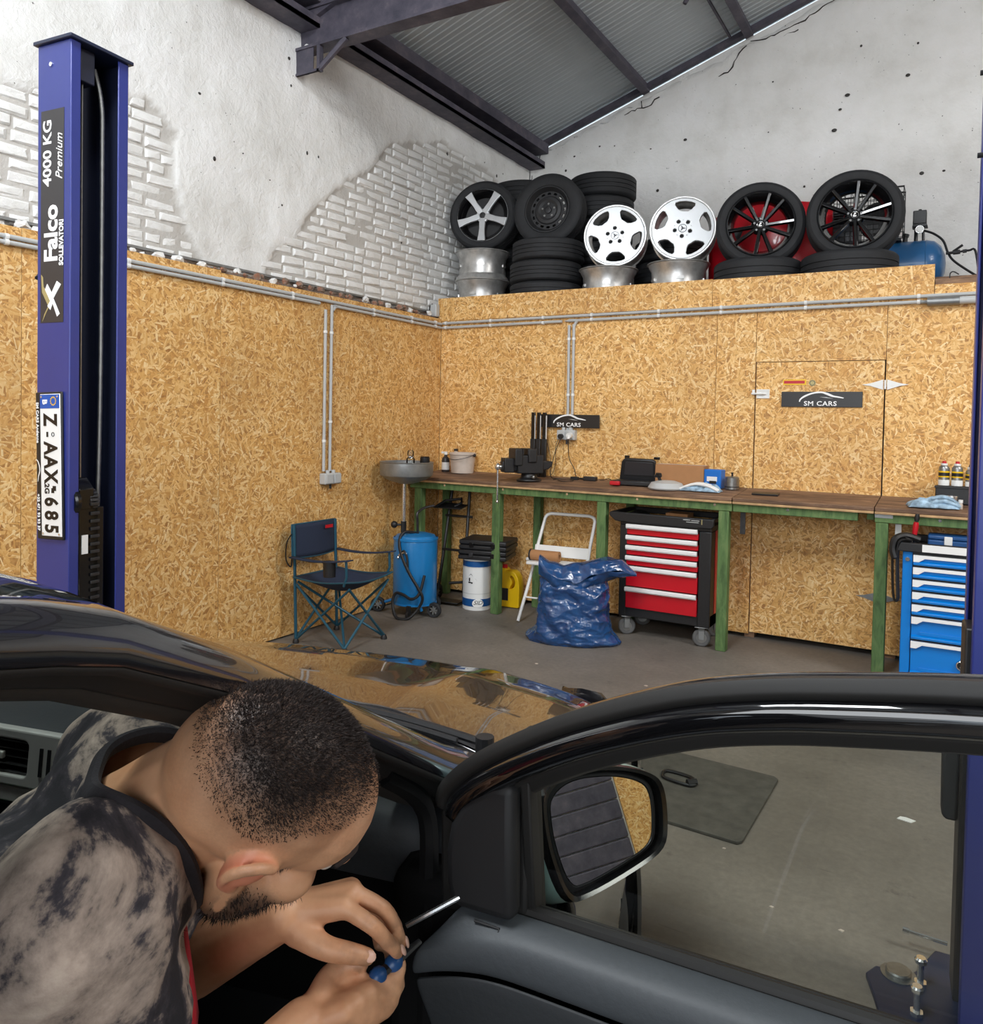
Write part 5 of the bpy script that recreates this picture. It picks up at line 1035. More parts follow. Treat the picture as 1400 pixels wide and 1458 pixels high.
# 3, 4 white five-hole rims with a three-pointed star
def mono(label, x, z, turn, rot):
    t = stand('alloy_rim', label, 'rim', x, .375, z, turn, .08); obj('rim_barrel', barrel_mesh(.240, .21, M['alloy_raw']), None, t)
    q = MB(); q.lathe([(.232, .086), (.240, .100), (.254, .106), (.258, .098), (.248, .088)], 56, None, True); q.build('rim_lip', M['silver'], t)
    sp = [circ(0, 0, .236, 60)]
    for k in range(5):
        a = rot+k*2*pi/5; c, s = cos(a), sin(a)
        ap = [(.134, -.030), (.150, -.054), (.182, -.080), (.204, -.078), (.216, -.045), (.220, 0), (.216, .045), (.204, .078), (.182, .080), (.150, .054), (.134, .030)]
        sp.append([(c*p[0]-s*p[1], s*p[0]+c*p[1]) for p in ap])
    for k in range(5):
        a = rot+pi/5+k*2*pi/5; sp.append(circ(.062*cos(a), .062*sin(a), .0185, 14)); sp.append(circ(.066*cos(a+pi/5), .066*sin(a+pi/5), .005, 8))
    me = curve_mesh('wheel_disc', sp, .014, .004); me.transform(Matrix.Translation((0, 0, .085))); obj('wheel_disc', me, M['white_alloy'], t)
    q = MB(); q.lathe([(0, .0), (.085, .0), (.085, .065), (0, .065)], 28); q.build('hub_back', M['black'], t)
    q = MB(); q.lathe([(0, .102), (.033, .102), (.036, .098)], 26); cap = q.build('hub_cap', M['white_alloy'], t)
    q = MB(); q.tube([(.031*cos(a*pi/14), .031*sin(a*pi/14), .103) for a in range(28)], .0024, 5, True); q.build('star_ring', M['steel_dark'], cap)
    for k in range(3):
        a = pi/2+rot*.3+k*2*pi/3; me = curve_mesh('star_arm', [[(.03*cos(a), .03*sin(a)), (.008*cos(a+1.05), .008*sin(a+1.05)), (0, 0), (.008*cos(a-1.05), .008*sin(a-1.05))]], .0012); me.transform(Matrix.Translation((0, 0, .1035))); obj('star_arm', me, M['steel_dark'], cap)
    return t
M['white_alloy'] = mat('white_silver_alloy', srgb(188, 190, 192), .36, .4, coat=.15, var=.03, scale=9)
mono('left white five-hole rim standing on a bare rim', 1.485, DECK+.270+.258, radians(16), pi/2+pi/5+.05)
mono('right white five-hole rim standing on a bare rim', 2.052, DECK+.270+.258, radians(14), pi/2-.08)
# 5, 6 black ten-spoke wheels
def ten(label, x, turn, rot, brush):
    t = stand('alloy_wheel', label, 'wheel', x, .40, DECK+.235+.323-.05, turn, .09); obj('tyre', tyre_mesh(.323, .225, .246), None, t); obj('rim_barrel', barrel_mesh(.232, .21, M['alloy_black']), None, t)
    q = MB(); q.lathe([(.226, .085), (.240, .098), (.248, .094), (.238, .082)], 56, None, True); q.build('rim_lip', M['alloy_black'], t)
    for k in range(10):
        a = rot+k*2*pi/10+(.07 if k % 2 else -.07); q = MB()
        q.add([(.035, -.016, .040), (.035, .016, .040), (.24, .019, .080), (.24, -.019, .080), (.035, -.010, .066), (.035, .010, .066), (.24, .011, .104), (.24, -.011, .104)], [(0, 1, 2, 3), (4, 7, 6, 5), (0, 4, 5, 1), (1, 5, 6, 2), (2, 6, 7, 3), (3, 7, 4, 0)], Matrix.Rotation(a, 4, 'Z')); q.build('spoke', M['alloy_black'], t, bevel=.003)
    q = MB(); q.lathe([(0, .066), (.05, .066), (.066, .05), (.07, .03), (.05, .01)], 28); q.build('hub', M['alloy_black'], t)
    q = MB(); q.lathe([(0, .074), (.027, .072), (.030, .064)], 20); cap = q.build('hub_cap', M['black_gloss'], t)
    q = MB(); q.tube([(.024*cos(a*pi/12), .024*sin(a*pi/12), .0745) for a in range(24)], .0014, 5, True); q.build('cap_ring', M['chrome'], cap)
    me = curve_mesh('cap_mark', [[(-.004, .016), (.010, .014), (.006, .004), (-.002, .002), (.004, -.004), (.012, -.004), (.008, -.014), (-.010, -.015), (-.013, -.002), (-.006, .002)]], .001); me.transform(Matrix.Translation((0, 0, .075))); obj('cap_mark', me, M['print_white'], cap)
    bolts(t, .046, .008, 5, .068, M['chrome'], .3); return t
ten('left of two black ten-spoke wheels standing on a tyre', 2.640, radians(13), .12, 0); ten('right of two black ten-spoke wheels standing on a tyre', 3.296, radians(8), .30, 0)
# red body panel behind the black wheels
rp_ = thing('body_panel', 'red car body panel standing behind the black ten-spoke wheels', 'car panel', (2.67, .98, DECK))
q = MB(); q.grid(lambda u, w: (lerp(-.56, .50, u), -.16*sin(pi*u)+.05*sin(pi*w)*-1, w*lerp(.82, .78, u)*(1-.10*(abs(u-.5)*2)**4)), list(np.linspace(0, 1, 24)), list(np.linspace(0, 1, 10))); q.build('panel_skin', M['red'], rp_, smooth=60, recalc=False, solid=.006)
q = MB(); q.bb((-.34, -.165, .50), (.2, -.12, .60)); q.build('grille_slot', M['black'], rp_, bevel=.01)
for u in (-.4, .3):
    q = MB(); q.bb((u-.02, -.03, 0), (u+.02, .18, .025)); q.bb((u-.02, -.02, .0), (u+.02, .0, .5)); q.build('stay', M['steel_dark'], rp_)
# compressor
cp_ = thing('air_compressor', 'blue air compressor with a wire guard at the right of the shelf', 'compressor', (3.44, .915, DECK)); cp_.scale = (1.12, 1.12, 1.12)
q = MB(); q.lathe([(0, -.385), (.06, -.38), (.12, -.355), (.155, -.315), (.165, -.27), (.165, .27), (.155, .315), (.12, .355), (.06, .38), (0, .385)], 36, Matrix.Translation((0, 0, .20)) @ Matrix.Rotation(pi/2, 4, 'Y')); q.build('tank', M['comp_blue'], cp_, smooth=50)
q = MB(); q.lathe([(.166, .268), (.168, .270), (.166, .272)], 36, Matrix.Translation((0, 0, .20)) @ Matrix.Rotation(pi/2, 4, 'Y')); q.build('weld_seam', M['comp_blue'], cp_)
for x in (-.26, .26):
    q = MB(); q.bb((x-.02, -.12, 0), (x+.02, .12, .02)); q.bb((x-.015, -.10, .0), (x+.015, -.07, .08)); q.bb((x-.015, .07, .0), (x+.015, .10, .08)); q.build('foot', M['black'], cp_)
q = MB(); q.bb((-.34, -.10, .362), (.12, .10, .375)); q.bb((-.30, -.07, .375), (-.14, .07, .50)); 
for i in range(7): q.bb((-.31, -.08, .50+i*.018), (-.13, .08, .508+i*.018))
q.cyl((-.22, 0, .49), (-.22, 0, .64), .05, 14); q.build('pump', M['steel_dark'], cp_)
q = MB(); q.lathe([(.0, -.02), (.12, -.02), (.13, -.01), (.13, .01), (.12, .02), (0, .02)], 24, Matrix.Translation((-.02, -.02, .52)) @ Matrix.Rotation(pi/2, 4, 'X')); q.build('flywheel', M['black'], cp_)
q = MB()
for (y, r_) in ((-.10, .004), (.06, .004)):
    for x in np.linspace(-.30, .13, 13): q.tube([(x, y, .375), (x, y, .72)], .0022, 4)
    for z in np.linspace(.385, .715, 11): q.tube([(-.30, y, z), (.13, y, z)], .0022, 4)
    q.tube([(-.30, y, .375), (.13, y, .375), (.13, y, .72), (-.30, y, .72)], .005, 5, True)
for z in np.linspace(.385, .72, 9):
    q.tube([(.13, -.10, z), (.13, .06, z)], .0022, 4)
for x in np.linspace(-.3, .13, 9): q.tube([(x, -.10, .72), (x, .06, .72)], .0022, 4)
g_ = q.build('wire_guard', M['steel_dark'], cp_); g_['kind'] = 'stuff'
q = MB(); q.bb((.185, -.05, .465), (.265, .03, .56)); q.prism([(.18, .45), (.275, .45), (.262, .48), (.188, .48)], .08, face_m((0, .03, 0), (1, 0, 0), (0, 0, 1))); q.bb((.215, -.02, .56), (.235, .0, .575)); q.build('pressure_switch', M['black'], cp_, bevel=.005)
q = MB(); q.cyl((.205, -.01, .35), (.205, -.01, .46), .012, 8); q.cyl((.25, -.01, .35), (.245, -.01, .46), .009, 8); q.build('riser', M['steel_dark'], cp_)
q = MB(); q.cyl((.228, -.05, .428), (.228, -.07, .428), .024, 18); q.build('gauge', M['white'], cp_); q = MB(); q.tube([(.228+.024*cos(a*pi/10), -.071, .428+.024*sin(a*pi/10)) for a in range(20)], .003, 5, True); q.build('gauge_rim', M['chrome'], cp_); q = MB(); q.cyl((.14, 0, .36), (.14, 0, .40), .016, 8); q.cyl((.14, 0, .40), (.145, 0, .42), .022, 8); q.build('valve', M['black'], cp_)
q = MB(); q.tube(smoothpts([(.25, -.02, .43), (.31, -.03, .40), (.365, -.05, .345), (.395, -.08, .26), (.43, -.1, .20), (.52, -.12, .12), (.60, -.14, .06)], 6), .0075, 7); q.build('air_hose', M['hose'], cp_)
av = thing('shutoff_valve', 'black lever valve on a short hose right of the blue compressor', 'valve', (3.915, .80, DECK+.22))
q = MB(); q.cyl((-.045, 0, .06), (.04, 0, .065), .010, 10); q.tube(smoothpts([(.04, 0, .065), (.10, 0, .07), (.14, 0, .06), (.17, 0, -.15)], 5), .008, 7); q.build('pipe', M['hose'], av); q = MB(); q.cyl((-.0, 0, .062), (.045, 0, .065), .016, 10); q.cyl((.06, 0, .066), (.085, 0, .068), .013, 10); q.build('body', M['steel_dark'], av); q = MB(); q.tube([(.0, 0, .07), (.06, -.01, .11)], .009, 6); q.build('lever', M['black'], av)
hk = thing('bent_hook', 'small bent dark hook standing on the rail right of the compressor', 'hook', (3.93, .03, 2.50)); q = MB(); q.tube(smoothpts([(-.02, 0, .0), (-.018, 0, .035), (.0, 0, .045), (.03, 0, .025)], 4), .004, 6); q.build('wire', M['steel_dark'], hk)
# ================================================================== the car (x right, y forward, z up; origin under the foot of the windscreen)
M['paint'] = mat('black_car_paint', srgb(20, 20, 24), .22, coat=1.0, crough=.02, spec=.6)
M['trim'] = mat('interior_trim', srgb(58, 62, 66), .55, var=.05, scale=120, bump=.12)
M['trim_shaded'] = mat('shaded_door_trim', srgb(40, 43, 46), .6, var=.05, scale=120, bump=.12)  # same grey plastic as the ledge, darkened to paint in the face's shade
M['frame_gloss'] = mat('polished_frame', srgb(14, 14, 16), .05, coat=1.0, crough=.01)
M['jamb'] = mat('jamb_shade_black', srgb(11, 11, 12), .85, spec=.2)  # black jamb colour, deepened to carry the cabin's shade
M['trim_dark'] = mat('interior_black', srgb(24, 24, 26), .6)
M['seal'] = mat('door_seal', srgb(26, 25, 24), .6)
M['pillar_trim'] = mat('pillar_trim', srgb(44, 40, 36), .7)
M['mirror_cap'] = mat('mirror_cap', srgb(150, 178, 178), .28, .15, coat=.8)
M['mirror_glass'] = mat('mirror_glass', (.9, .9, .88, 1), .01, 1)
M['silver_trim'] = mat('silver_trim', srgb(205, 205, 200), .4, .25)
dp = NT('display'); dp.p.inputs['Base Color'].default_value = srgb(10, 60, 30); dp.p.inputs['Emission Color'].default_value = srgb(30, 200, 90); dp.p.inputs['Emission Strength'].default_value = .8; M['display'] = dp.mat
car = thing('car', 'black hatchback with its front passenger door open', 'car', (2.692, -4.917, 0), radians(13.4))
RS = [-3.05, -2.9, -2.5, -2.0, -1.4, -1.0, -.82, -.72, -.586, -.387, -.138, -.02]
RTT = [.46, .48, .52, .535, .54, .54, .545, .555, .575, .605, .64, .66]
RZZ = [1.22, 1.30, 1.375, 1.42, 1.435, 1.428, 1.415, 1.388, 1.322, 1.2045, 1.056, 1.00]
rail_t = lambda s: interp(s, RS, RTT)
rail_z = lambda s: interp(s, RS, RZZ)
wmax = lambda s: interp(s, [-3.25, -3.1, -2.8, -2.3, -1.2, .55, .8, .95, 1.05, 1.13, 1.17], [.60, .72, .80, .84, .85, .848, .832, .785, .69, .49, .2])
hz = lambda s: interp(s, [.0, .3, .6, .85, 1.0, 1.1, 1.17], [1.005, .972, .918, .85, .79, .715, .64])
he = lambda s: wmax(s)*.86
# hood
def hoodp(s, k):
    t = k*he(s); e = abs(k); s2 = s if s > .3 else s+(.12*(1-e*e))*(1-(s-.03)/.27)
    return (t, s2, hz(s2)+.012*(1-e**2)-.045*e**3-.012*e**8+.006*math.exp(-((abs(t)-.42)/.05)**2))
q = MB(); q.grid(hoodp, [.03]+list(np.linspace(.08, 1.13, 26)), list(np.linspace(-1, 1, 41))); q.build('hood', M['paint'], car, smooth=60, recalc=False, solid=.012)
# fenders
WS, WZ, WR = .36, .305, .345
def fsec(s):
    w = wmax(s); t0 = he(s)+.004; z0 = hz(max(s, .0))-.045-.002
    if s < .0: t0 = lerp(he(0), .665, min(1, -s/.15)); z0 = hz(0)-.045+(-s)*.35
    return [(t0, z0), (t0+.03*w/.845, z0-.018), (lerp(t0, w, .72), z0-.065), (lerp(t0, w, .93), z0-.13), (w-.002, .76), (w, .68), (w+.003, .60), (w, .50), (w-.002, .40), (w-.012, .30), (w-.03, .20)]
def fender(sd, name):
    ss = list(np.linspace(-.17, 1.10, 52)); NSEC = 40; V = []
    for s in ss:
        P = fsec(s); d = [0]
        for i in range(1, len(P)): d.append(d[-1]+math.dist(P[i], P[i-1]))
        for k in range(NSEC):
            x = d[-1]*k/(NSEC-1); V.append([interp(x, d, [p[0] for p in P])*sd, s, interp(x, d, [p[1] for p in P])])
    inside = [math.hypot(v[1]-WS, v[2]-WZ) < WR for v in V]; F = []
    for i in range(len(ss)-1):
        for k in range(NSEC-1):
            f = (i*NSEC+k, (i+1)*NSEC+k, (i+1)*NSEC+k+1, i*NSEC+k+1)
            if all(inside[j] for j in f): continue
            F.append(f)
    for j, v in enumerate(V):
        if inside[j]:
            d = max(1e-4, math.hypot(v[1]-WS, v[2]-WZ)); v[1] = WS+(v[1]-WS)*WR/d; v[2] = WZ+(v[2]-WZ)*WR/d
    q = MB(); q.add(V, F); f = q.build(name, M['paint'], car, smooth=55, recalc=False, solid=.008)
    q = MB(); A = [a for a in np.linspace(-.28, pi+.28, 30)]; q.tube([(sd*(.842), WS+WR*cos(a), WZ+WR*sin(a)) for a in A], .010, 6); q.build('arch_lip', M['paint'], f)
    q = MB(); q.grid(lambda a, w: (sd*lerp(.55, .835, w), WS+(WR+.004)*cos(a), WZ+(WR+.004)*sin(a)), A, [0, .5, 1]); q.build('wheel_well', M['trim_dark'], f, recalc=False)
    return f
fender(1, 'fender'); fender(-1, 'fender')
# nose
def nose(w, k):
    t = k*.86*.845; e = abs(k); s = 1.10-.30*e**4+.06*(1-e*e); z = lerp(.70-.0*e, .20, w); return (t*1.0, s+.045*sin(pi*min(1, w*1.15))-.04*w, z)
q = MB(); q.grid(nose, list(np.linspace(0, 1, 14)), list(np.linspace(-1.12, 1.12, 37))); q.build('front_bumper', M['paint'], car, smooth=60, recalc=False, solid=.01)
for sd in (-1, 1):
    q = MB(); q.grid(lambda u, w: (sd*lerp(.42, .72, u), 1.10-.30*(lerp(.42, .72, u)/.727)**4+.06*(1-(lerp(.42, .72, u)/.727)**2)+.02-.06*w, lerp(.62, .735, w)), list(np.linspace(0, 1, 10)), list(np.linspace(0, 1, 6))); q.build('headlight', M['glass_dark'], car, recalc=False, solid=.01)
# roof, windscreen
q = MB(); q.grid(lambda s, k: (k*(rail_t(s)-.012), s+.05*(1-k*k)*(1 if s > -1 else 0), rail_z(s)+.004+.046*(1-k*k)), list(np.linspace(-2.75, -.80, 24)), list(np.linspace(-1, 1, 21))); q.build('roof', M['paint'], car, smooth=60, recalc=False, solid=.006)
def wsp(u, k):
    s = lerp(-.03, -.805, u); b_ = 1-k*k
    return (k*(rail_t(s)-.014), s+lerp(.125, .05, u)*b_, rail_z(s)+.002+lerp(.0, .046, u)*b_+.022*b_*sin(pi*u))
q = MB(); q.grid(wsp, list(np.linspace(0, 1, 20)), list(np.linspace(-1, 1, 25))); q.build('windscreen', M['glass'], car, smooth=60, recalc=False)
q = MB(); q.grid(lambda u, k: wsp(lerp(.955, 1.0, u), k), [0, 1], list(np.linspace(-1, 1, 25))); o = q.build('windscreen_band', M['black_gloss'], car, recalc=False, solid=.002)
q = MB(); q.grid(lambda u, k: (k*lerp(rail_t(-2.75), .50, u), lerp(-2.75, -3.12, u), lerp(rail_z(-2.75)+.02, .98, u)+.02*(1-k*k)), list(np.linspace(0, 1, 8)), list(np.linspace(-1, 1, 15))); q.build('rear_window', M['glass_dark'], car, recalc=False)
# pillar and roof rail sweeps
def sweep(prof, sd, s0=-2.75, s1=-.02, n=46):
    rows = []; ss = np.linspace(s0, s1, n)
    for s in ss:
        e = .03; a = Vector((rail_t(s-e), s-e, rail_z(s-e))); c = Vector((rail_t(s+e), s+e, rail_z(s+e))); T = (c-a).normalized()
        S = (Vector((1, 0, 0))-T*T.x).normalized(); U = S.cross(T); p = Vector((rail_t(s), s, rail_z(s)))
        f = 1+max(0, (s+.45))*.6
        rows.append([p+S*x*f+U*y*f for (x, y) in prof])
    q = MB(); N = len(prof)
    q.add([(v.x*sd, v.y, v.z) for r in rows for v in r], [(i*N+k, (i+1)*N+k, (i+1)*N+k+1, i*N+k+1) for i in range(n-1) for k in range(N-1)]); return q
for sd in (1, -1):
    sweep([(-.035, .006), (-.012, .009), (.008, .005), (.024, -.006), (.032, -.020), (.034, -.034)], sd, s1=-.05).build('roof_pillar', M['paint'], car, smooth=60, recalc=False, solid=.004)
    sweep([(.034, -.0345), (.026, -.040), (.014, -.037), (.004, -.043), (.0, -.050), (-.006, -.053)], sd, s1=-.05).build('door_seal', M['seal'], car, smooth=50, recalc=False, solid=.003)
    sweep([(-.006, -.0535), (-.016, -.061), (-.034, -.065), (-.055, -.062), (-.066, -.05), (-.06, -.01)], sd, s1=-.05).build('pillar_trim', M['pillar_trim'], car, smooth=50, recalc=False, solid=.003)
q = MB(); q.grid(lambda s, k: (k*.48, s, rail_z(s)-.045), list(np.linspace(-2.7, -.82, 8)), list(np.linspace(-1, 1, 5))); q.build('headliner', M['pillar_trim'], car, recalc=False, solid=.004)
# body sides behind the front door opening, left side, tail
def side(sd, s0, s1, name):
    q = MB(); q.grid(lambda s, w: (sd*(wmax(s)-.05*max(0, w-.72)/.28-.03*(1-w)**3), s, lerp(.20, .95, w)), list(np.linspace(s0, s1, 30)), list(np.linspace(0, 1, 14))); q.build(name, M['paint'], car, smooth=60, recalc=False, solid=.01)
    q = MB(); q.grid(lambda s, w: (sd*lerp(wmax(s)-.05, rail_t(s)+.025, w), s, lerp(.95, rail_z(s)-.035, w)), list(np.linspace(max(s0, -2.7), s1, 22)), list(np.linspace(0, 1, 6))); q.build('side_window', M['glass_dark'], car, smooth=60, recalc=False, solid=.004)
side(1, -3.1, -1.28, 'rear_door'); side(-1, -3.1, -.17, 'left_side')
q = MB(); q.bb((.70, -1.35, .22), (.80, -1.27, .95)); q.tube([(.79, -1.31, .93), (.57, -1.30, 1.37)], .03, 8); q.build('centre_pillar', M['paint'], car)
q = MB(); q.bb((.66, -1.3, .16), (.82, -.17, .30)); q.build('door_sill', M['paint'], car, bevel=.02)
q = MB(); q.grid(lambda w, k: (k*.62, -3.12-.08*sin(pi*w), lerp(.25, .98, w)), list(np.linspace(0, 1, 8)), list(np.linspace(-1.15, 1.15, 9))); q.build('tailgate', M['paint'], car, recalc=False, solid=.02)
q = MB(); q.bb((-.80, -3.0, .17), (.78, .02, .22)); q.build('floor_pan', M['trim_dark'], car)
q = MB(); q.bb((-.78, .02, .22), (.78, .05, .93)); q.bb((-.55, .05, .24), (.55, 1.0, .60)); q.build('bulkhead', M['trim_dark'], car)
q = MB(); q.bb((.60, -.245, .22), (.78, -.10, .93)); q.bb((.64, -.16, .90), (.70, -.06, 1.0)); q.build('hinge_pillar', M['jamb'], car, bevel=.02)
q = MB(); q.tube(smoothpts([(.655, -.245, .28), (.66, -.25, .6), (.655, -.235, .88), (.635, -.20, 1.00), (.615, -.30, 1.09)], 6), .014, 8); q.build('jamb_seal', M['jamb'], car)
for z in (.42, .78):
    q = MB(); q.bb((.755, -.27, z-.04), (.81, -.20, z+.04)); q.build('door_hinge', M['trim_dark'], car, bevel=.006)
q = MB(); q.grid(lambda u, k: (k*.71, lerp(-.06, .145, u)+.12*(1-k*k)-.02, lerp(.968, .975, u)-.012*sin(pi*u)+.008*(1-k*k)-.05*abs(k)**3), list(np.linspace(0, 1, 7)), list(np.linspace(-1, 1, 25))); q.build('cowl', M['trim_dark'], car, smooth=60, recalc=False, solid=.006)
def wiper(x0, x1):
    q = MB(); P = [(lerp(x0, x1, u), .045+.10*(1-(lerp(x0, x1, u)/.7)**2)-.02*u, .993+.012*sin(pi*u)) for u in np.linspace(0, 1, 12)]; q.tube(P, .007, 6); q.tube([(p[0], p[1]-.018, p[2]-.002) for p in P[1:]], .005, 6); q.cyl((x0, P[0][1], .975), (x0, P[0][1], 1.005), .016, 10); q.build('wiper', M['black'], car)
wiper(.30, -.30); wiper(.64, .12)
q = MB(); q.box((.24, .085, 1.004), (.03, .018, .014)); q.build('washer_jet', M['tank_blue'], car, bevel=.003)
# dashboard
PR = [(.13, .965), (.04, .985), (-.04, .994), (-.115, .994), (-.160, .984), (-.182, .955), (-.180, .88), (-.17, .80), (-.16, .70), (-.05, .55)]
def dash(k, t):
    s, z = PR[k]; b_ = .10*(1-(t/.66)**2) if k == 0 else 0
    return (t, s+b_-.02*math.exp(-(t/.2)**2)*(1 if k > 3 else 0), z-.02*(abs(t)/.66)**2*(1 if k < 5 else .3))
q = MB(); q.grid(lambda k, t: dash(k, t), list(range(7)), list(np.linspace(-.66, .66, 45))); ds = q.build('dashboard', M['trim'], car, smooth=55, recalc=False, sub=1)
q = MB(); q.grid(lambda k, t: dash(k, t)[:1]+(dash(k, t)[1]+.004, dash(k, t)[2]), list(range(6, len(PR))), list(np.linspace(-.66, .66, 45))); q.build('dash_lower_shaded', M['jamb'], ds, smooth=55, recalc=False)  # lower dash blackened: the dark of the cabin painted as colour
q = MB(); q.tube([(.02, -.12, .996), (.03, .0, .992), (.05, .05, .985)], .002, 5); q.tube(smoothpts([(.33, -.13, .986), (.30, -.06, .989), (.36, -.02, .984), (.50, .0, .975)], 5), .0022, 5); q.build('panel_joint', M['trim_dark'], ds)
DM = face_m((.0, -.196, .962), (1, 0, 0), (0, .10, .99))
def rrect(w, h, r, n=4):
    out = []
    for cx, cy, a in ((w-r, h-r, 0), (-w+r, h-r, pi/2), (-w+r, -h+r, pi), (w-r, -h+r, 3*pi/2)):
        out += [(cx+r*cos(a+pi/2*k/n), cy+r*sin(a+pi/2*k/n)) for k in range(n+1)]
    return out
bz = [rrect(.165, .042, .018), [(p[0]-.092, p[1]) for p in rrect(.058, .032, .012)], [(p[0]+.092, p[1]) for p in rrect(.058, .032, .012)]]
me = curve_mesh('vent_bezel', bz, .007, .003); me.transform(DM @ Matrix.Translation((-.02, .012, .012))); obj('vent_bezel', me, M['silver_trim'], ds)
for cx in (-.112, .072):
    q = MB(); q.box((cx, .012, -.004), (.118, .066, .012), DM); q.build('vent_recess', M['trim_dark'], ds, smooth=0)
    for k in range(5):
        q = MB(); q.box((0, 0, 0), (.112, .0028, .014), DM @ Matrix.Translation((cx, -.012+k*.0125, .008)) @ Matrix.Rotation(.4, 4, 'X')); q.build('vent_slat', M['black'], ds, smooth=0)
    q = MB(); q.box((0, 0, 0), (.022, .012, .008), DM @ Matrix.Translation((cx-.01, .012, .017))); q.build('vent_tab', M['silver_trim'], ds, bevel=.002)
for cx in (-.028, -.012):
    q = MB(); q.box((cx, .012, .021), (.006, .045, .006), DM); q.build('thumb_wheel', M['black'], ds, smooth=0)
me = curve_mesh('trim_strip', [rrect(.20, .010, .006)], .004, .002); me.transform(DM @ Matrix.Translation((-.02, -.048, .012))); obj('trim_strip', me, M['silver_trim'], ds)
q = MB(); q.box((-.02, -.10, .0), (.34, .075, .03), DM); q.build('radio', M['black_gloss'], ds, bevel=.006); q = MB(); q.box((-.13, -.112, .0165), (.10, .022, .002), DM); q.build('radio_display', M['display'], ds, smooth=0)
me = curve_mesh('trim_strip', [rrect(.20, .006, .004)], .004, .002); me.transform(DM @ Matrix.Translation((-.02, -.148, .008))); obj('trim_strip', me, M['silver_trim'], ds)
me = curve_mesh('side_vent_bezel', [rrect(.065, .038, .03, 6), rrect(.052, .028, .022, 6)], .006, .002); SM_ = face_m((.40, -.192, .905), (1, .08, 0), (0, .1, .99)); me.transform(SM_); obj('side_vent_bezel', me, M['chrome'], ds)
for k in range(4):
    q = MB(); q.box((0, -.02+k*.013, .0), (.104, .0026, .012), SM_); q.build('vent_slat', M['black'], ds, smooth=0)
# seat under the mechanic
q = MB(); q.bb((.10, -1.05, .30), (.58, -.55, .46)); q.box((.34, -1.17, .72), (.46, .14, .62), None); st_ = q.build('front_seat', M['trim_dark'], car, bevel=.05, seg=3)
q = MB(); q.bb((-.58, -1.05, .30), (-.10, -.55, .46)); q.box((-.34, -1.2, .74), (.46, .14, .66)); q.build('front_seat', M['trim_dark'], car, bevel=.05, seg=3)
q = MB(); q.tube([(-.34+.18*cos(a*pi/12), -.38+.06*sin(a*pi/12), .84+.17*sin(a*pi/12)) for a in range(24)], .015, 8, True); q.cyl((-.34, -.25, .8), (-.34, -.37, .84), .04, 10); q.bb((-.5, -.39, .82), (-.18, -.36, .86)); q.build('steering_wheel', M['trim_dark'], car)
# wheels
wm = tyre_mesh(.300, .19, .195); bmh = barrel_mesh(.185, .17, M['silver'])
for (x, y) in ((.735, WS), (-.735, WS), (.735, -2.12), (-.735, -2.12)):
    e = bpy.data.objects.new('wheel', wm); COL.objects.link(e); e.parent = car; e.location = (x, y, .300); e.rotation_euler = (0, pi/2 if x > 0 else -pi/2, 0)
    obj('rim_barrel', bmh, None, e); q = MB(); q.lathe([(0, .06), (.05, .06), (.06, .04), (.0, .03)], 20)
    for k in range(7): q.box((0, 0, 0), (.15, .04, .02), Matrix.Rotation(k*2*pi/7, 4, 'Z') @ Matrix.Translation((.115, 0, .055)))
    q.build('wheel_spokes', M['silver'], e)
# ---- the open door: u back along the door, v outward, z up
PHI = radians(78); HX, HY = .80, -.22
DR = Matrix(((sin(PHI), cos(PHI), 0, HX), (-cos(PHI), sin(PHI), 0, HY), (0, 0, 1, 0), (0, 0, 0, 1)))
dmh = bpy.data.objects.new('front_door', None)
bpy.data.objects.remove(dmh)
belt = lambda u: .930+.030*u
FRM = [(-.108, 1.04), (-.096, 1.068), (-.045, 1.116), (.04, 1.172), (.12, 1.214), (.21, 1.252), (.29, 1.275), (.37, 1.291), (.49, 1.310), (.66, 1.328), (.82, 1.328), (.94, 1.312), (1.01, 1.27), (1.04, 1.18), (1.055, 1.06), (1.06, belt(1.06)-.02)]
fr = smoothpts([(p[0], 0, p[1]) for p in FRM], 4)
vlean = lambda z: -.012-.16*max(0, z-.95)
def door_sweep(prof):
    """prof: (inward from the frame edge in the plane, v)"""
    q = MB(); N = len(prof); V = []; n = len(fr)
    for i, p in enumerate(fr):
        t = (fr[min(i+1, n-1)]-fr[max(i-1, 0)]).normalized(); nn = Vector((t.z, 0, -t.x))       # towards the glass
        for (a, v) in prof:
            c = p+nn*a; V.append((c.x, vlean(c.z)+v, c.z))
    q.add([DR @ Vector(v) for v in V], [(i*N+k, i*N+k+1, (i+1)*N+k+1, (i+1)*N+k) for i in range(n-1) for k in range(N-1)]); return q
# door shell is the part, its pieces are sub-parts
q = MB(); q.grid(lambda u, w: DR @ Vector((u, lerp(.0, -.012, w)+.018*sin(pi*w)-.03*(1-w)**2, lerp(.27, belt(u)-.012, w))), list(np.linspace(-.02, 1.06, 20)), list(np.linspace(0, 1, 12)))
door = q.build('front_door', M['paint'], car, smooth=60, recalc=False, solid=.006)
door_sweep([(-.006, -.036), (-.006, .012), (.006, .020), (.018, .014)]).build('upper_frame', M['paint'], door, smooth=50, recalc=False, solid=.004)
door_sweep([(-.004, -.010), (-.010, -.018), (-.012, -.032), (-.003, -.040), (.006, -.038)]).build('outer_seal', M['seal'], door, smooth=60, recalc=False, solid=.004)
door_sweep([(.006, -.036), (.014, -.047), (.026, -.050), (.036, -.044), (.040, -.036)]).build('frame_inner', M['frame_gloss'], door, smooth=60, recalc=False, solid=.004)
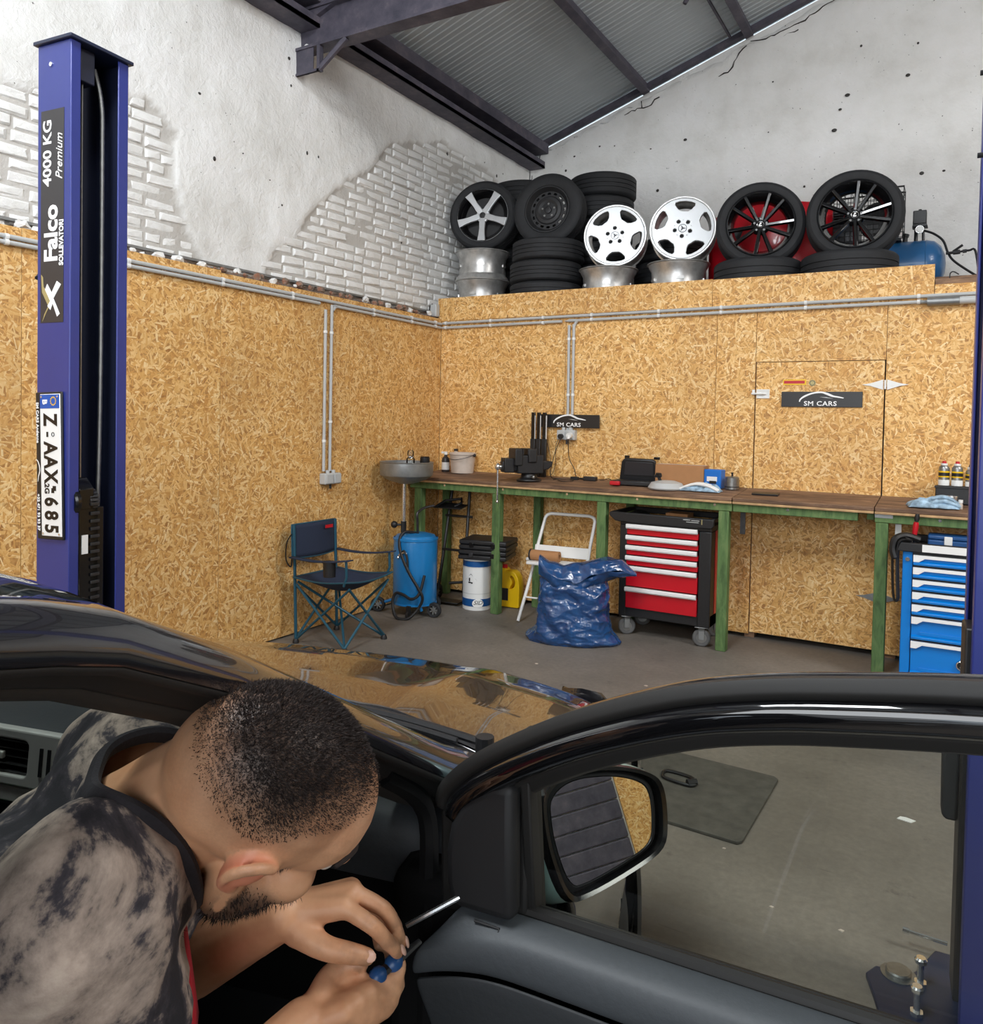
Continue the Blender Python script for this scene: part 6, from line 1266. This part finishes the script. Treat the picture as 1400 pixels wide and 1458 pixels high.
door_sweep([(.040, -.036), (.046, -.028), (.056, -.026), (.062, -.014), (.058, -.006), (.018, .012)]).build('glass_channel', M['seal'], door, smooth=60, recalc=False, solid=.003)
# glass
outl = [p for p in fr if p.x > -.022]; cxz = Vector((.5, 0, 1.1))
top = []
for i, p in enumerate(fr):
    t = (fr[min(i+1, len(fr)-1)]-fr[max(i-1, 0)]).normalized(); c = p+Vector((t.z, 0, -t.x))*.045; top.append(c)
q = MB(); gu = [u for u in np.linspace(.004, 1.0, 30)]
tz = lambda u: interp(u, [c.x for c in top[:48]], [c.z for c in top[:48]])
q.grid(lambda u, w: DR @ Vector((u, vlean(lerp(belt(u)-.04, tz(u), w))-.010, lerp(belt(u)-.04, tz(u), w))), gu, [0, .33, .66, 1]); q.build('door_window', M['glass'], door, smooth=60, recalc=False)
# mirror corner panel
sail = [(-.135, .925)]+[(c.x+.004, c.z) for c in top if c.x < -.028]+[(-.024, tz(-.024)), (-.022, .935)]
sail = [(-.080, .925), (-.090, .955), (-.092, .995), (-.086, 1.03), (-.072, 1.058), (-.052, 1.078), (-.025, 1.098), (.006, tz(.006)+.004), (.008, .93)]
q = MB(); q.prism(sail, .03, DR @ face_m((0, -.052, 0), (1, 0, 0), (0, 0, 1))); q.build('mirror_corner', M['trim_dark'], door, bevel=.012, seg=3)
q = MB(); q.prism([(-.116, .895), (-.120, 1.03), (-.10, 1.05), (.012, 1.10), (.012, .895)], .03, DR @ face_m((0, -.02, 0), (1, 0, 0), (0, 0, 1))); q.build('corner_backing', M['seal'], door, bevel=.006)
q = MB(); q.bb((.006, -.040, .91), (.020, -.006, 1.165)); 
for v in q.v: v[:] = (DR @ Vector((v.x, v.y+vlean(v.z)+.012, v.z)))[:]
q.build('window_divider', M['seal'], door, bevel=.003)
q = MB(); q.tube([DR @ Vector((u, -.040, belt(u)-.004)) for u in np.linspace(-.06, 1.05, 14)], .009, 8); q.tube([DR @ Vector((u, -.028, belt(u)-.012)) for u in np.linspace(-.06, 1.05, 14)], .012, 8); q.build('belt_seal', M['seal'], door)
# inner trim panel, its front end pried away
UF = [-.066, -.074, -.094, -.112, -.112, -.070, -.066, -.066, -.066, -.066, -.066, -.066, -.066]
def trimp(w, k):
    P = [(-.050, -.004), (-.066, -.006), (-.089, -.012), (-.099, -.024), (-.102, -.055), (-.107, -.16), (-.109, -.235), (-.118, -.265), (-.155, -.285), (-.160, -.315), (-.125, -.345), (-.110, -.38), (-.108, -.62)]
    u = lerp(UF[k], 1.0, w); v, dz = P[k]; f = max(0, 1-w/.12)**2
    return DR @ Vector((u, v-.02*f*(1 if k in (3, 4) else .2), belt(u)+dz-(.022*f if 2 <= k <= 4 else 0)))
us = [0, .008, .02, .04, .07, .10, .14]+list(np.linspace(.2, 1.0, 14))
q = MB(); q.grid(trimp, us, list(range(5))); q.build('trim_ledge', M['trim'], door, smooth=70, recalc=False, solid=.006, sub=2)
q = MB(); q.grid(trimp, us, list(range(4, 13))); q.build('trim_panel', M['trim_shaded'], door, smooth=70, recalc=False, solid=.006, sub=2)  # panel face below the ledge, its shade put into the colour
q = MB(); q.tube(smoothpts([DR @ Vector((u, -.1115, z)) for u, z in ((.02, .70), (.03, .765), (.10, .785), (.30, .782), (.6, .78))], 5), .004, 6); q.build('armrest_line', M['trim_dark'], door)
q = MB(); q.bb((.16, -.172, .655), (.34, -.15, .73))
for v in q.v: v[:] = (DR @ v)[:]
q.build('pull_handle', M['black_gloss'], door, bevel=.012)
q = MB(); q.tube([DR @ Vector((u, -.082, belt(u)-.009)) for u in (-.045, -.01)]+[DR @ Vector((-.005, -.098, belt(0)-.03))], .0018, 5); q.build('speaker_cover_joint', M['trim_dark'], door)
# wing mirror
nrm = Vector((cos(radians(27)), -sin(radians(27)), 0)); nrm.z = .26; nrm.normalize(); xax = Vector((0, 0, 1)).cross(nrm).normalized()     # in door axes: the glass looks back along the door and inward
MMt = DR @ (Matrix.Translation((.058, .112, .985)) @ Matrix((xax, nrm.cross(xax), nrm)).transposed().to_4x4()) @ Matrix.Scale(1.16, 4)
OUT = smoothpts([(p[0], p[1], 0) for p in [(-.098, .030), (-.09, .058), (-.05, .071), (.02, .062), (.075, .042), (.094, .020), (.092, -.020), (.078, -.048), (.03, -.060), (-.05, -.068), (-.078, -.060), (-.094, -.015)]], 4, True)
def ring(sc, z, dx=0, dy=0): return [(p.x*sc+dx, p.y*sc+dy, z) for p in OUT]
def shell(rings):
    q = MB(MMt); n = len(OUT); V = [v for r in rings for v in r]
    q.add(V, [(i*n+k, i*n+(k+1) % n, (i+1)*n+(k+1) % n, (i+1)*n+k) for i in range(len(rings)-1) for k in range(n)]); return q, n, len(rings)
q, n, m_ = shell([ring(.99, -.004), ring(1.03, -.008), ring(1.09, -.026, -.004), ring(1.11, -.055, -.016), ring(1.04, -.088, -.032), ring(.80, -.112, -.040), ring(.36, -.126, -.04)]); q.f.append(tuple((m_-1)*n+k for k in range(n))); q.build('mirror_housing', M['mirror_cap'], door, smooth=50)
q, n, m_ = shell([ring(1.015, -.020), ring(1.02, -.004), ring(.99, .006), ring(.93, .004), ring(.90, -.006), ring(.895, -.02)]); q.build('mirror_surround', M['black_gloss'], door, smooth=50, recalc=True)
q = MB(MMt); q.add(ring(.80, .002, -.006, .002)+ring(.80, -.004, -.006, .002), [tuple(range(len(OUT)))]+[(k, (k+1) % len(OUT), len(OUT)+(k+1) % len(OUT), len(OUT)+k) for k in range(len(OUT))]); q.build('mirror_glass', M['mirror_glass'], door, smooth=20, recalc=True)
q, n, m_ = shell([ring(.90, -.004, -.003, .001), ring(.82, .003, -.006, .002), ring(.80, -.002, -.006, .002)]); q.build('mirror_bezel', M['black'], door, smooth=40)
q = MB(); q.tube([DR @ Vector((-.05, -.0, .955)), DR @ Vector((-.035, .05, .945)), DR @ Vector((-.0, .11, .95))], [.026, .026, .030], 10, flat=1.3); q.build('mirror_arm', M['black'], door)
# pry rod in the door
rdp = tag(MB().tube([DR @ Vector((-.062, -.075, .945)), DR @ Vector((-.125, -.115, .905))], .0035, 8).build('pry_rod', M['chrome']), 'thin bright rod stuck behind the loosened door trim', 'rod')
rdp.location = (2.692, -4.917, 0); rdp.rotation_euler = (0, 0, radians(13.4))
# ================================================================== the mechanic
def CP(px, py, d): return CAM+(FW+RT*((px-700)/FPX)-UP*((py-CY)/FPX))*d
def remesh(name, q, vox, it, fac=.5):
    me = q.mesh(name, 0, False); o = bpy.data.objects.new(name, me); COL.objects.link(o)
    r = o.modifiers.new('r', 'REMESH'); r.mode = 'VOXEL'; r.voxel_size = vox
    s = o.modifiers.new('s', 'SMOOTH'); s.factor = fac; s.iterations = it
    dg = bpy.context.evaluated_depsgraph_get(); dg.update(); out = bpy.data.meshes.new_from_object(o.evaluated_get(dg)); bpy.data.objects.remove(o); bpy.data.meshes.remove(me)
    out.name = name; return out
def limb(q, pts, rs, n=14, sub=5):
    P = smoothpts(pts, sub); m = len(P)-1; Rr = [interp(i*(len(pts)-1)/m, range(len(pts)), rs) for i in range(m+1)]
    q.tube(P, Rr, n); q.sphere(P[0], Rr[0], 8); q.sphere(P[-1], Rr[-1], 8)
skin = NT('skin'); _c = skin.coord(); hairattr = skin.new('ShaderNodeAttribute'); hairattr.attribute_name = 'hair'; redattr = skin.new('ShaderNodeAttribute'); redattr.attribute_name = 'red'; dirtattr = skin.new('ShaderNodeAttribute'); dirtattr.attribute_name = 'dirt'
col = skin.ramp(skin.noise(_c, 22, 5), [(.3, srgb(204, 148, 110)), (.7, srgb(224, 172, 134))])
col = skin.mix(skin.math('MULTIPLY', redattr.outputs['Fac'], .55), col, srgb(222, 120, 98))
col = skin.mix(skin.math('MULTIPLY', dirtattr.outputs['Fac'], skin.ramp(skin.noise(_c, 60, 4), [(.42, (0, 0, 0, 1)), (.62, (.8, .8, .8, 1))])), col, srgb(92, 66, 50))
fz = skin.noise(_c, 420, 2)
hf = skin.math('MULTIPLY', skin.math('ADD', hairattr.outputs['Fac'], skin.math('MULTIPLY', skin.math('SUBTRACT', fz, .5), .25)), .92, True)
hf = skin.math('MULTIPLY', hf, skin.math('GREATER_THAN', hairattr.outputs['Fac'], .02))
col = skin.mix(hf, col, srgb(44, 36, 34))
skin.l(col, skin.p.inputs['Base Color']); skin.p.inputs['Roughness'].default_value = .48; skin.p.inputs['Subsurface Weight'].default_value = .08; skin.p.inputs['Subsurface Radius'].default_value = (.012, .005, .003)
skin.bump(skin.noise(_c, 260, 3), .12, .001)
M['skin'] = skin.mat
M['hair'] = mat('short_hair', srgb(40, 33, 31), .7, spec=.2)
M['nail'] = mat('finger_nail', srgb(232, 188, 168), .3)
M['eye'] = mat('eye_white', srgb(220, 215, 208), .2)
sh = NT('tie_dye_cotton'); _c = sh.coord()
mpS = sh.new('ShaderNodeMapping'); sh.l(_c, mpS.inputs['Vector']); mpS.inputs['Location'].default_value = (3.3, 1.7, .4); n1 = sh.noise(mpS.outputs[0], 8.5, 7, .66, dist=.5); n2 = sh.noise(_c, 30, 5, .65)
sc_n = sh.math('ADD', sh.math('MULTIPLY', n1, .8), sh.math('MULTIPLY', n2, .2))
sh.l(sh.ramp(sc_n, [(.405, srgb(24, 22, 28)), (.455, srgb(48, 44, 50)), (.495, srgb(128, 115, 106)), (.58, srgb(168, 152, 140)), (.70, srgb(196, 182, 168))]), sh.p.inputs['Base Color']); sh.p.inputs['Roughness'].default_value = .9; sh.bump(sh.noise(_c, 500, 2), .15, .001)
M['shirt'] = sh.mat
M['shirt_dark'] = mat('collar_rib', srgb(36, 33, 38), .9, var=.15, scale=300, bump=.2)
M['shirt_red'] = mat('shirt_red_print', srgb(168, 22, 38), .8)
M['jeans'] = mat('work_trousers', srgb(40, 44, 54), .85, var=.15, scale=90)
man = thing('person', 'man with cropped dark hair and tie-dye shirt leaning over the open car door', 'person', (2.9, -5.7, 0))
MI = Matrix.Translation((-2.9, 5.7, 0))
# head frame: u crown, f face, r right ear
ax = lambda x, y, z: (RT*x+UP*y-FW*z)
HC = CP(384, 1124, .742); _z = (CAM-HC).normalized(); _x = (RT-_z*RT.dot(_z)).normalized(); _y = _z.cross(_x)
ax = lambda x, y, z: (_x*x+_y*y+_z*z)
Uv = ax(.576, .423, .699).normalized(); Fv = ax(.817, -.323, -.478); Fv = (Fv-Uv*Fv.dot(Uv)).normalized(); Rv = Fv.cross(Uv)
HM = Matrix(((Rv.x, Fv.x, Uv.x, HC.x), (Rv.y, Fv.y, Uv.y, HC.y), (Rv.z, Fv.z, Uv.z, HC.z), (0, 0, 0, 1)))
HMi = HM.inverted()
h = lambda r, f, u: HM @ Vector((r, f, u))
NB = CP(182, 1192, .745); LS = CP(185, 1092, .885); RS = CP(95, 1335, .61)
LE = CP(215, 1400, .97); LW = CP(402, 1300, .905)
carM = Matrix.Translation((2.692, -4.917, 0)) @ Matrix.Rotation(radians(13.4), 4, 'Z')
cw = lambda t, s, z: carM @ Vector((t, s, z))
PEL = cw(.35, -.90, .62)
def camz(lat, d, z): return Vector((CAM.x+.8625*lat-.506*d, CAM.y+.506*lat+.8625*d, z))
RE = camz(-.315, .66, .85); RW = CP(432, 1462, .865)
q = MB()
e = lambda c, r: q.sphere((0, 0, 0), r, 12, HM @ Matrix.Translation(c))
e((0, -.012, .022), (.0765, .094, .083)); e((0, -.050, .008), (.066, .056, .066)); e((0, .040, .020), (.066, .055, .062)); e((0, .050, -.045), (.060, .046, .066)); e((0, .046, -.085), (.052, .046, .040))
for s in (-1, 1):
    limb(q, [h(s*.060, .0, -.045), h(s*.054, .022, -.088), h(s*.020, .080, -.112)], [.018, .020, .020]); e((s*.044, .058, -.040), (.024, .026, .030)); q.sphere(h(s*.032, .084, .004), .014, 6); e((s*.052, .030, -.065), (.018, .034, .030))
    # ears
    q2 = [(.076, .006, .012), (.087, -.006, .026), (.092, -.022, .026), (.092, -.032, .010), (.088, -.028, -.010), (.080, -.014, -.026), (.076, -.004, -.032)]
    limb(q, [h(s*a, b, c) for a, b, c in q2], [.005, .0055, .0058, .0055, .005, .007, .007], 8)
    limb(q, [h(s*.080, -.004, .008), h(s*.083, -.016, .008), h(s*.080, -.016, -.012)], [.005, .005, .006], 8); q.sphere((0, 0, 0), (.009, .019, .027), 8, HM @ Matrix.Translation((s*.078, -.014, .0)))
limb(q, [h(0, .092, -.004), h(0, .106, -.028), h(0, .118, -.046)], [.009, .010, .012]); e((0, .100, -.050), (.016, .012, .009))
limb(q, [h(-.022, .090, -.074), h(0, .098, -.073), h(.022, .090, -.074)], [.006, .008, .006]); limb(q, [h(-.018, .088, -.083), h(0, .097, -.084), h(.018, .088, -.083)], [.006, .008, .006]); e((0, .084, -.108), (.022, .018, .017))
limb(q, [h(0, -.036, -.010), h(0, -.046, -.070), NB.lerp(h(0, -.046, -.08), .4), NB], [.060, .061, .061, .061]); limb(q, [h(0, .0, -.055), h(0, -.01, -.10), NB+(LS-RS).cross(NB-PEL).normalized()*.0], [.052, .052, .055])
UPB = (NB-PEL).normalized()
limb(q, [NB-UPB*.045, LS.lerp(NB, .45)-UPB*.03, LS], [.052, .046, .050]); limb(q, [NB-UPB*.045, RS.lerp(NB, .45)-UPB*.03, RS], [.052, .048, .050])
CH = NB.lerp(PEL, .30); limb(q, [NB.lerp(PEL, .12), CH, NB.lerp(PEL, .65), PEL], [.085, .120, .115, .120])
limb(q, [LS, LS.lerp(LE, .5), LE], [.050, .046, .040]); limb(q, [LE, LE.lerp(LW, .35), LE.lerp(LW, .75), LW], [.040, .041, .033, .028])
limb(q, [RS, RS.lerp(RE, .5), RE], [.050, .046, .042]); limb(q, [RE, RE.lerp(RW, .35), RE.lerp(RW, .75), RW], [.041, .042, .033, .029])
def hand(pw, knuckles, fingers, thumb, rk=.0135):
    for k in knuckles: limb(q, [pw, pw.lerp(k, .55), k], [.022, .0165, rk], 10)
    for i in range(len(knuckles)-1): limb(q, [knuckles[i], knuckles[i+1]], [rk*.9, rk*.9], 10, 2); limb(q, [pw.lerp(knuckles[i], .6), pw.lerp(knuckles[i+1], .6)], [.0155, .0155], 10, 2)
    for f in fingers:
        n = len(f); limb(q, f, [lerp(.0108, .0078, i/(n-1)) for i in range(n)], 10, 3)
        for j in f[1:-1]: q.sphere(j, .0098, 6)
    limb(q, thumb, [.018, .0135, .0120, .0098][:len(thumb)], 10, 4)
# left hand on top: index, middle, ring, little
LK = [CP(489, 1291, .905), CP(502, 1271, .925), CP(500, 1266, .950), CP(490, 1268, .972)]
LF = [[LK[0], CP(530, 1318, .895), CP(551, 1340, .91), CP(566, 1356, .925)], [LK[1], CP(545, 1293, .925), CP(562, 1318, .935), CP(571, 1343, .945)], [LK[2], CP(545, 1300, .955), CP(555, 1325, .955), CP(556, 1348, .950)], [LK[3], CP(530, 1302, .975), CP(538, 1326, .97), CP(540, 1345, .96)]]
LT = [CP(425, 1325, .895), CP(462, 1349, .885), CP(497, 1357, .885), CP(523, 1362, .89)]
hand(LW, LK, LF, LT)
# right hand below, fingers curled round the tool
RK = [CP(536, 1402, .915), CP(524, 1416, .895), CP(508, 1428, .880), CP(492, 1440, .868)]
RF = [[RK[0], CP(561, 1394, .925), CP(568, 1374, .94), CP(556, 1363, .955)], [RK[1], CP(552, 1420, .910), CP(566, 1402, .93), CP(560, 1386, .945)], [RK[2], CP(540, 1442, .895), CP(557, 1425, .915), CP(552, 1406, .935)], [RK[3], CP(520, 1455, .88), CP(538, 1442, .90), CP(538, 1424, .92)]]
RTm = [CP(455, 1425, .885), CP(468, 1392, .905), CP(492, 1376, .915), CP(514, 1372, .915)]
hand(RW, RK, RF, RTm)
# legs in trousers are a child; the bare skin figure ends at the hips
q.v = [MI @ v for v in q.v]
bm_me = remesh('body', q, .0032, 5, .5)
nv = len(bm_me.vertices); co = np.empty(nv*3, np.float32); bm_me.vertices.foreach_get('co', co); co = co.reshape(-1, 3)+np.array([2.9, -5.7, 0])
Hinv = np.array(HMi); loc = co @ Hinv[:3, :3].T+Hinv[:3, 3]
rr, ff, uu = loc[:, 0], loc[:, 1], loc[:, 2]
sm = lambda x, a, b: np.clip((x-a)/(b-a), 0, 1)**2*(3-2*np.clip((x-a)/(b-a), 0, 1))
near = (np.abs(rr) < .13) & (np.abs(ff) < .15) & (uu > -.16) & (uu < .14)
# height over the neck line: fades at nape and temples, full on top
lineu = np.where(ff < -.03, -.012, -.012+np.clip(ff+.03, 0, .035)*.8+np.clip(ff-.005, 0, 1)*.15)
hairm = np.clip((uu-lineu)/.085, 0, 1)**1.1
front = sm(.098-(ff-(uu-.05)*.2)-.12*np.abs(rr)**1.2*4, 0.0, .018); hairm = hairm*front
ear = np.clip(1-((np.abs(rr)-.084)/.018)**2-((ff+.014)/.026)**2-((uu)/.034)**2, 0, 1)*(np.abs(rr) > .0745); hairm *= 1-np.clip(ear*6, 0, 1)
beard = sm(-uu, .032, .060)*sm(ff, -.012, .015)*(1-sm(ff, .12, .13))*(1-np.clip(ear*6, 0, 1)); burn = sm(.010-np.abs(ff-.026), 0, .01)*sm(.03-np.abs(uu+.01), 0, .02)*(np.abs(rr) > .05)*.5
beard = np.maximum(beard*.95, burn)*(np.abs(rr) < .077)*(uu > -.16)
hm = np.where(near, np.maximum(hairm, beard), 0).astype(np.float32)
a_ = bm_me.attributes.new('hair', 'FLOAT', 'POINT'); a_.data.foreach_set('value', hm)
red = np.where(near, np.clip(ear*2.0, 0, 1), 0).astype(np.float32); a_ = bm_me.attributes.new('red', 'FLOAT', 'POINT'); a_.data.foreach_set('value', red)
dirt = np.zeros(nv, np.float32)
for f in LF+RF+[LT, RTm]:
    for j, p in enumerate(f[1:]): dirt = np.maximum(dirt, (.35+.2*j)*np.clip(1-np.linalg.norm(co-np.array(p), axis=1)/.022, 0, 1))
a_ = bm_me.attributes.new('dirt', 'FLOAT', 'POINT'); a_.data.foreach_set('value', np.clip(dirt*1.3, 0, 1).astype(np.float32))
bm_me.shade_smooth(); body = obj('body', bm_me, M['skin'], man)
# short hair: thousands of tiny tapering strands, in two meshes (hair and beard)
no = np.empty(nv*3, np.float32); bm_me.vertices.foreach_get('normal', no); no = no.reshape(-1, 3)
rng = np.random.default_rng(3)
def strands(name, wgt, count, lo, hi, comb):
    p = wgt/wgt.sum(); idx = rng.choice(nv, count, p=p); V = []; F = []
    for i in idx:
        c = co[i]-np.array([2.9, -5.7, 0])+rng.normal(0, .0012, 3); n = no[i]; L = rng.uniform(lo, hi)*(.35+.65*wgt[i]); d = n*.75+comb*.5+rng.normal(0, .22, 3); d /= np.linalg.norm(d)
        s = np.cross(d, rng.normal(0, 1, 3)); s /= np.linalg.norm(s)+1e-9; w = .00042
        b0 = len(V); V += [tuple(c-s*w), tuple(c+s*w), tuple(c+d*L)]; F.append((b0, b0+1, b0+2))
    me = bpy.data.meshes.new(name); me.from_pydata(V, [], F); me.update(); o = obj(name, me, M['hair'], man); o['kind'] = 'stuff'; return o
strands('hair', np.where(near & (hairm > .46), hairm, 0)**2.0, 42000, .0020, .0052, np.array(Fv*.8-Uv*.2))
strands('beard', np.where(near & (beard > .3) & (np.abs(rr) < .080), beard, 0), 5000, .003, .009, np.array(-Uv*.8+Fv*.2))
for s in (-1, 1):
    q2 = MB(MI); q2.sphere(h(s*.031, .0825, -.016), .0105, 8); q2.build('eye', M['eye'], man); q2 = MB(MI); limb(q2, [h(s*.014, .096, .008), h(s*.032, .094, .012), h(s*.050, .078, .008)], [.0035, .0045, .003], 6); q2.build('eyebrow', M['hair'], man)
# nails
def nail(tip, prev, up):
    t = (tip-prev).normalized(); n = (up-t*up.dot(t)).normalized(); s = t.cross(n); m = Matrix(((t.x, s.x, n.x, tip.x), (t.y, s.y, n.y, tip.y), (t.z, s.z, n.z, tip.z), (0, 0, 0, 1)))
    q2 = MB(MI @ m); q2.sphere((.001, 0, .0072), (.0075, .0062, .0022), 6); q2.build('finger_nail', M['nail'], man)
vc = -FW*.75+UP*.6
nail(LT[-1], LT[-2], vc)
for f in LF[:2]: nail(f[-1], f[-2], RT*.7+UP*.4)
# shirt: a looser shell over trunk, shoulders and upper arms
q = MB(MI)
limb(q, [NB-UPB*.035, CH, NB.lerp(PEL, .65), PEL], [.078, .140, .142, .150], 20)
BK = (LS-RS).cross(UPB).normalized()
if BK.dot(UP) < 0: BK = -BK
NU = (h(0, -.035, -.075)-NB).normalized()
limb(q, [NB-UPB*.05, NB+NU*.01, NB+NU*.045], [.082, .071, .066], 20)
limb(q, [NB-UPB*.05, LS.lerp(NB, .5)-UPB*.008, LS], [.068, .078, .074], 18); limb(q, [NB-UPB*.05, RS.lerp(NB, .5)-UPB*.012, RS], [.068, .078, .074], 18)
limb(q, [LS.lerp(RS, .1)-UPB*.10, LS.lerp(RS, .9)-UPB*.10], [.098, .105], 18); limb(q, [LS.lerp(RS, .15)-UPB*.26, LS.lerp(RS, .85)-UPB*.26], [.10, .105], 18)
limb(q, [LS, LS.lerp(LE, .35), LS.lerp(LE, .72)], [.068, .070, .070], 18); limb(q, [RS, RS.lerp(RE, .35), RS.lerp(RE, .78)], [.076, .078, .078], 18)
sm_ = remesh('shirt', q, .006, 7, .6)
nax = ((h(0, -.04, -.085)-NB).normalized()*.6+UPB*.4).normalized()
bmx = bmesh.new(); bmx.from_mesh(sm_); kill = []
for v in bmx.verts:
    p = MI.inverted() @ v.co; d = p-NB; a = d.dot(nax); rad = (d-nax*a).length
    f = .008*noise.noise(p*14)+.010*noise.ridged_multi_fractal(p*Vector((6, 6, 9)), 1, 2.1, 2, 1, 2)-.007
    v.co += v.normal*f
    if -.03 < a < .16 and rad < .090: kill.append(v)
KS = set(kill); fs_ = [f for f in bmx.faces if all(v in KS for v in f.verts)]; es_ = {e_ for f in fs_ for e_ in f.edges}
bmesh.ops.bisect_plane(bmx, geom=list(KS)+list(es_)+fs_, plane_co=MI @ (NB+nax*.018), plane_no=nax, clear_outer=True)
for v in [v for v in bmx.verts if not v.link_faces]: bmx.verts.remove(v)
# cut sleeve ends open
bmx.to_mesh(sm_); bmx.free(); sm_.shade_smooth(); shirt = obj('tshirt', sm_, M['shirt'], man)
sl = shirt.modifiers.new('solid', 'SOLIDIFY'); sl.thickness = .003; sl.offset = -1
# ribbed collar: follows the rim left in the cloth
bmx = bmesh.new(); bmx.from_mesh(sm_); rim = [v.co.copy() for v in bmx.verts if v.is_boundary and (MI.inverted() @ v.co-NB).length < .15 and (MI.inverted() @ v.co-NB).dot(nax) > .005]; bmx.free()
if len(rim) > 10:
    c0 = sum(rim, Vector())/len(rim); ex = (LS-RS).normalized(); ex = (ex-nax*ex.dot(nax)).normalized(); ey = nax.cross(ex); bins = {}
    for p in rim:
        d = p-c0; bins.setdefault(int((atan2(d.dot(ey), d.dot(ex))+pi)/(2*pi)*28) % 28, []).append(p)
    loop = [sum(bins[k], Vector())/len(bins[k]) for k in sorted(bins)]
    for _ in range(2): loop = [(loop[i-1]+loop[i]*2+loop[(i+1) % len(loop)])/4 for i in range(len(loop))]
    q = MB(); q.tube(smoothpts(loop, 3, True), .0065, 8, True, flat=1.6); q.build('collar', M['shirt_dark'], man)
# red print on the chest side of the shirt
q = MB(MI); FR = -BK
pc = CP(294, 1400, .755); q.grid(lambda u, w: pc+UP*(lerp(-.10, .045, u))-RT*(.016+.03*w+.02*u)+FW*(w*.10), list(np.linspace(0, 1, 10)), list(np.linspace(0, 1, 5))); o = q.build('shirt_front_print', M['shirt_red'], man, recalc=False, solid=.004)
# trousers and shoes
q = MB(MI); HL, HR = cw(.26, -.86, .58), cw(.44, -.92, .58)
KL, KR = cw(.30, -.46, .60), cw(.62, -.55, .58); AL, AR = cw(.34, -.30, .32), cw(.95, -.42, .10)
limb(q, [PEL, HL.lerp(HR, .5)], [.135, .13], 16)
for a, k_, n_ in ((HL, KL, AL), (HR, KR, AR)): limb(q, [a, k_], [.09, .064], 14); limb(q, [k_, k_.lerp(n_, .4), n_], [.062, .06, .048], 14)
obj('trousers', remesh('trousers', q, .008, 5), M['jeans'], man).data.shade_smooth()
for a in (AL, AR):
    q = MB(MI); q.sphere(a+Vector((.03, .05, -.045)), (.048, .10, .05), 10); q.build('shoe', M['black'], man)
# trim tool in his hands
tl = thing('trim_tool', 'slim trim tool with blue grips held in both hands', 'tool', CP(545, 1382, .925))
TI = Matrix.Translation(-CP(545, 1382, .925))
A, B = CP(524, 1402, .905), CP(598, 1340, .962)
q = MB(TI); q.tube([A, A.lerp(B, .5), B], [.0075, .007, .004], 8, flat=.7); q.build('shaft', M['black'], tl)
for a, c in ((.06, .30), (.36, .60)):
    q = MB(TI); P = [A.lerp(B, lerp(a, c, k/5)) for k in range(6)]; q.tube(P, [.006, .0095, .0105, .0105, .0095, .006], 10); q.build('blue_grip', M['case_blue'], tl)
# ------------------------------------------------------------------ things that come in numbers share a group
GROUPS = {'tyre': 'loose tyres stored on the loft', 'bare_rim': 'bare rims lying on the loft', 'alloy_rim': 'white five-hole rims on the loft', 'alloy_wheel': 'alloy wheels standing on the loft', 'conduit': 'grey conduits on the boards', 'workbench': 'workbenches along the back boards', 'flat_case': 'flat black cases on the pail', 'sign': 'black name signs on the back boards', 'tall_tube': 'black tubes behind the vise', 'spanner': 'spanners in the blue chest tray', 'lift_post': 'posts of the two-post lift', 'socket_box': 'socket boxes on the boards', 'spray_can': 'spray cans on the right bench', 'power_cord': 'cords around the bench socket', 'tool_chest': 'tool chests by the workbenches'}
for o in bpy.data.objects:
    st = o.name.split('.')[0]
    if o.parent is None and 'category' in o and 'group' not in o and st in GROUPS: o['group'] = GROUPS[st]
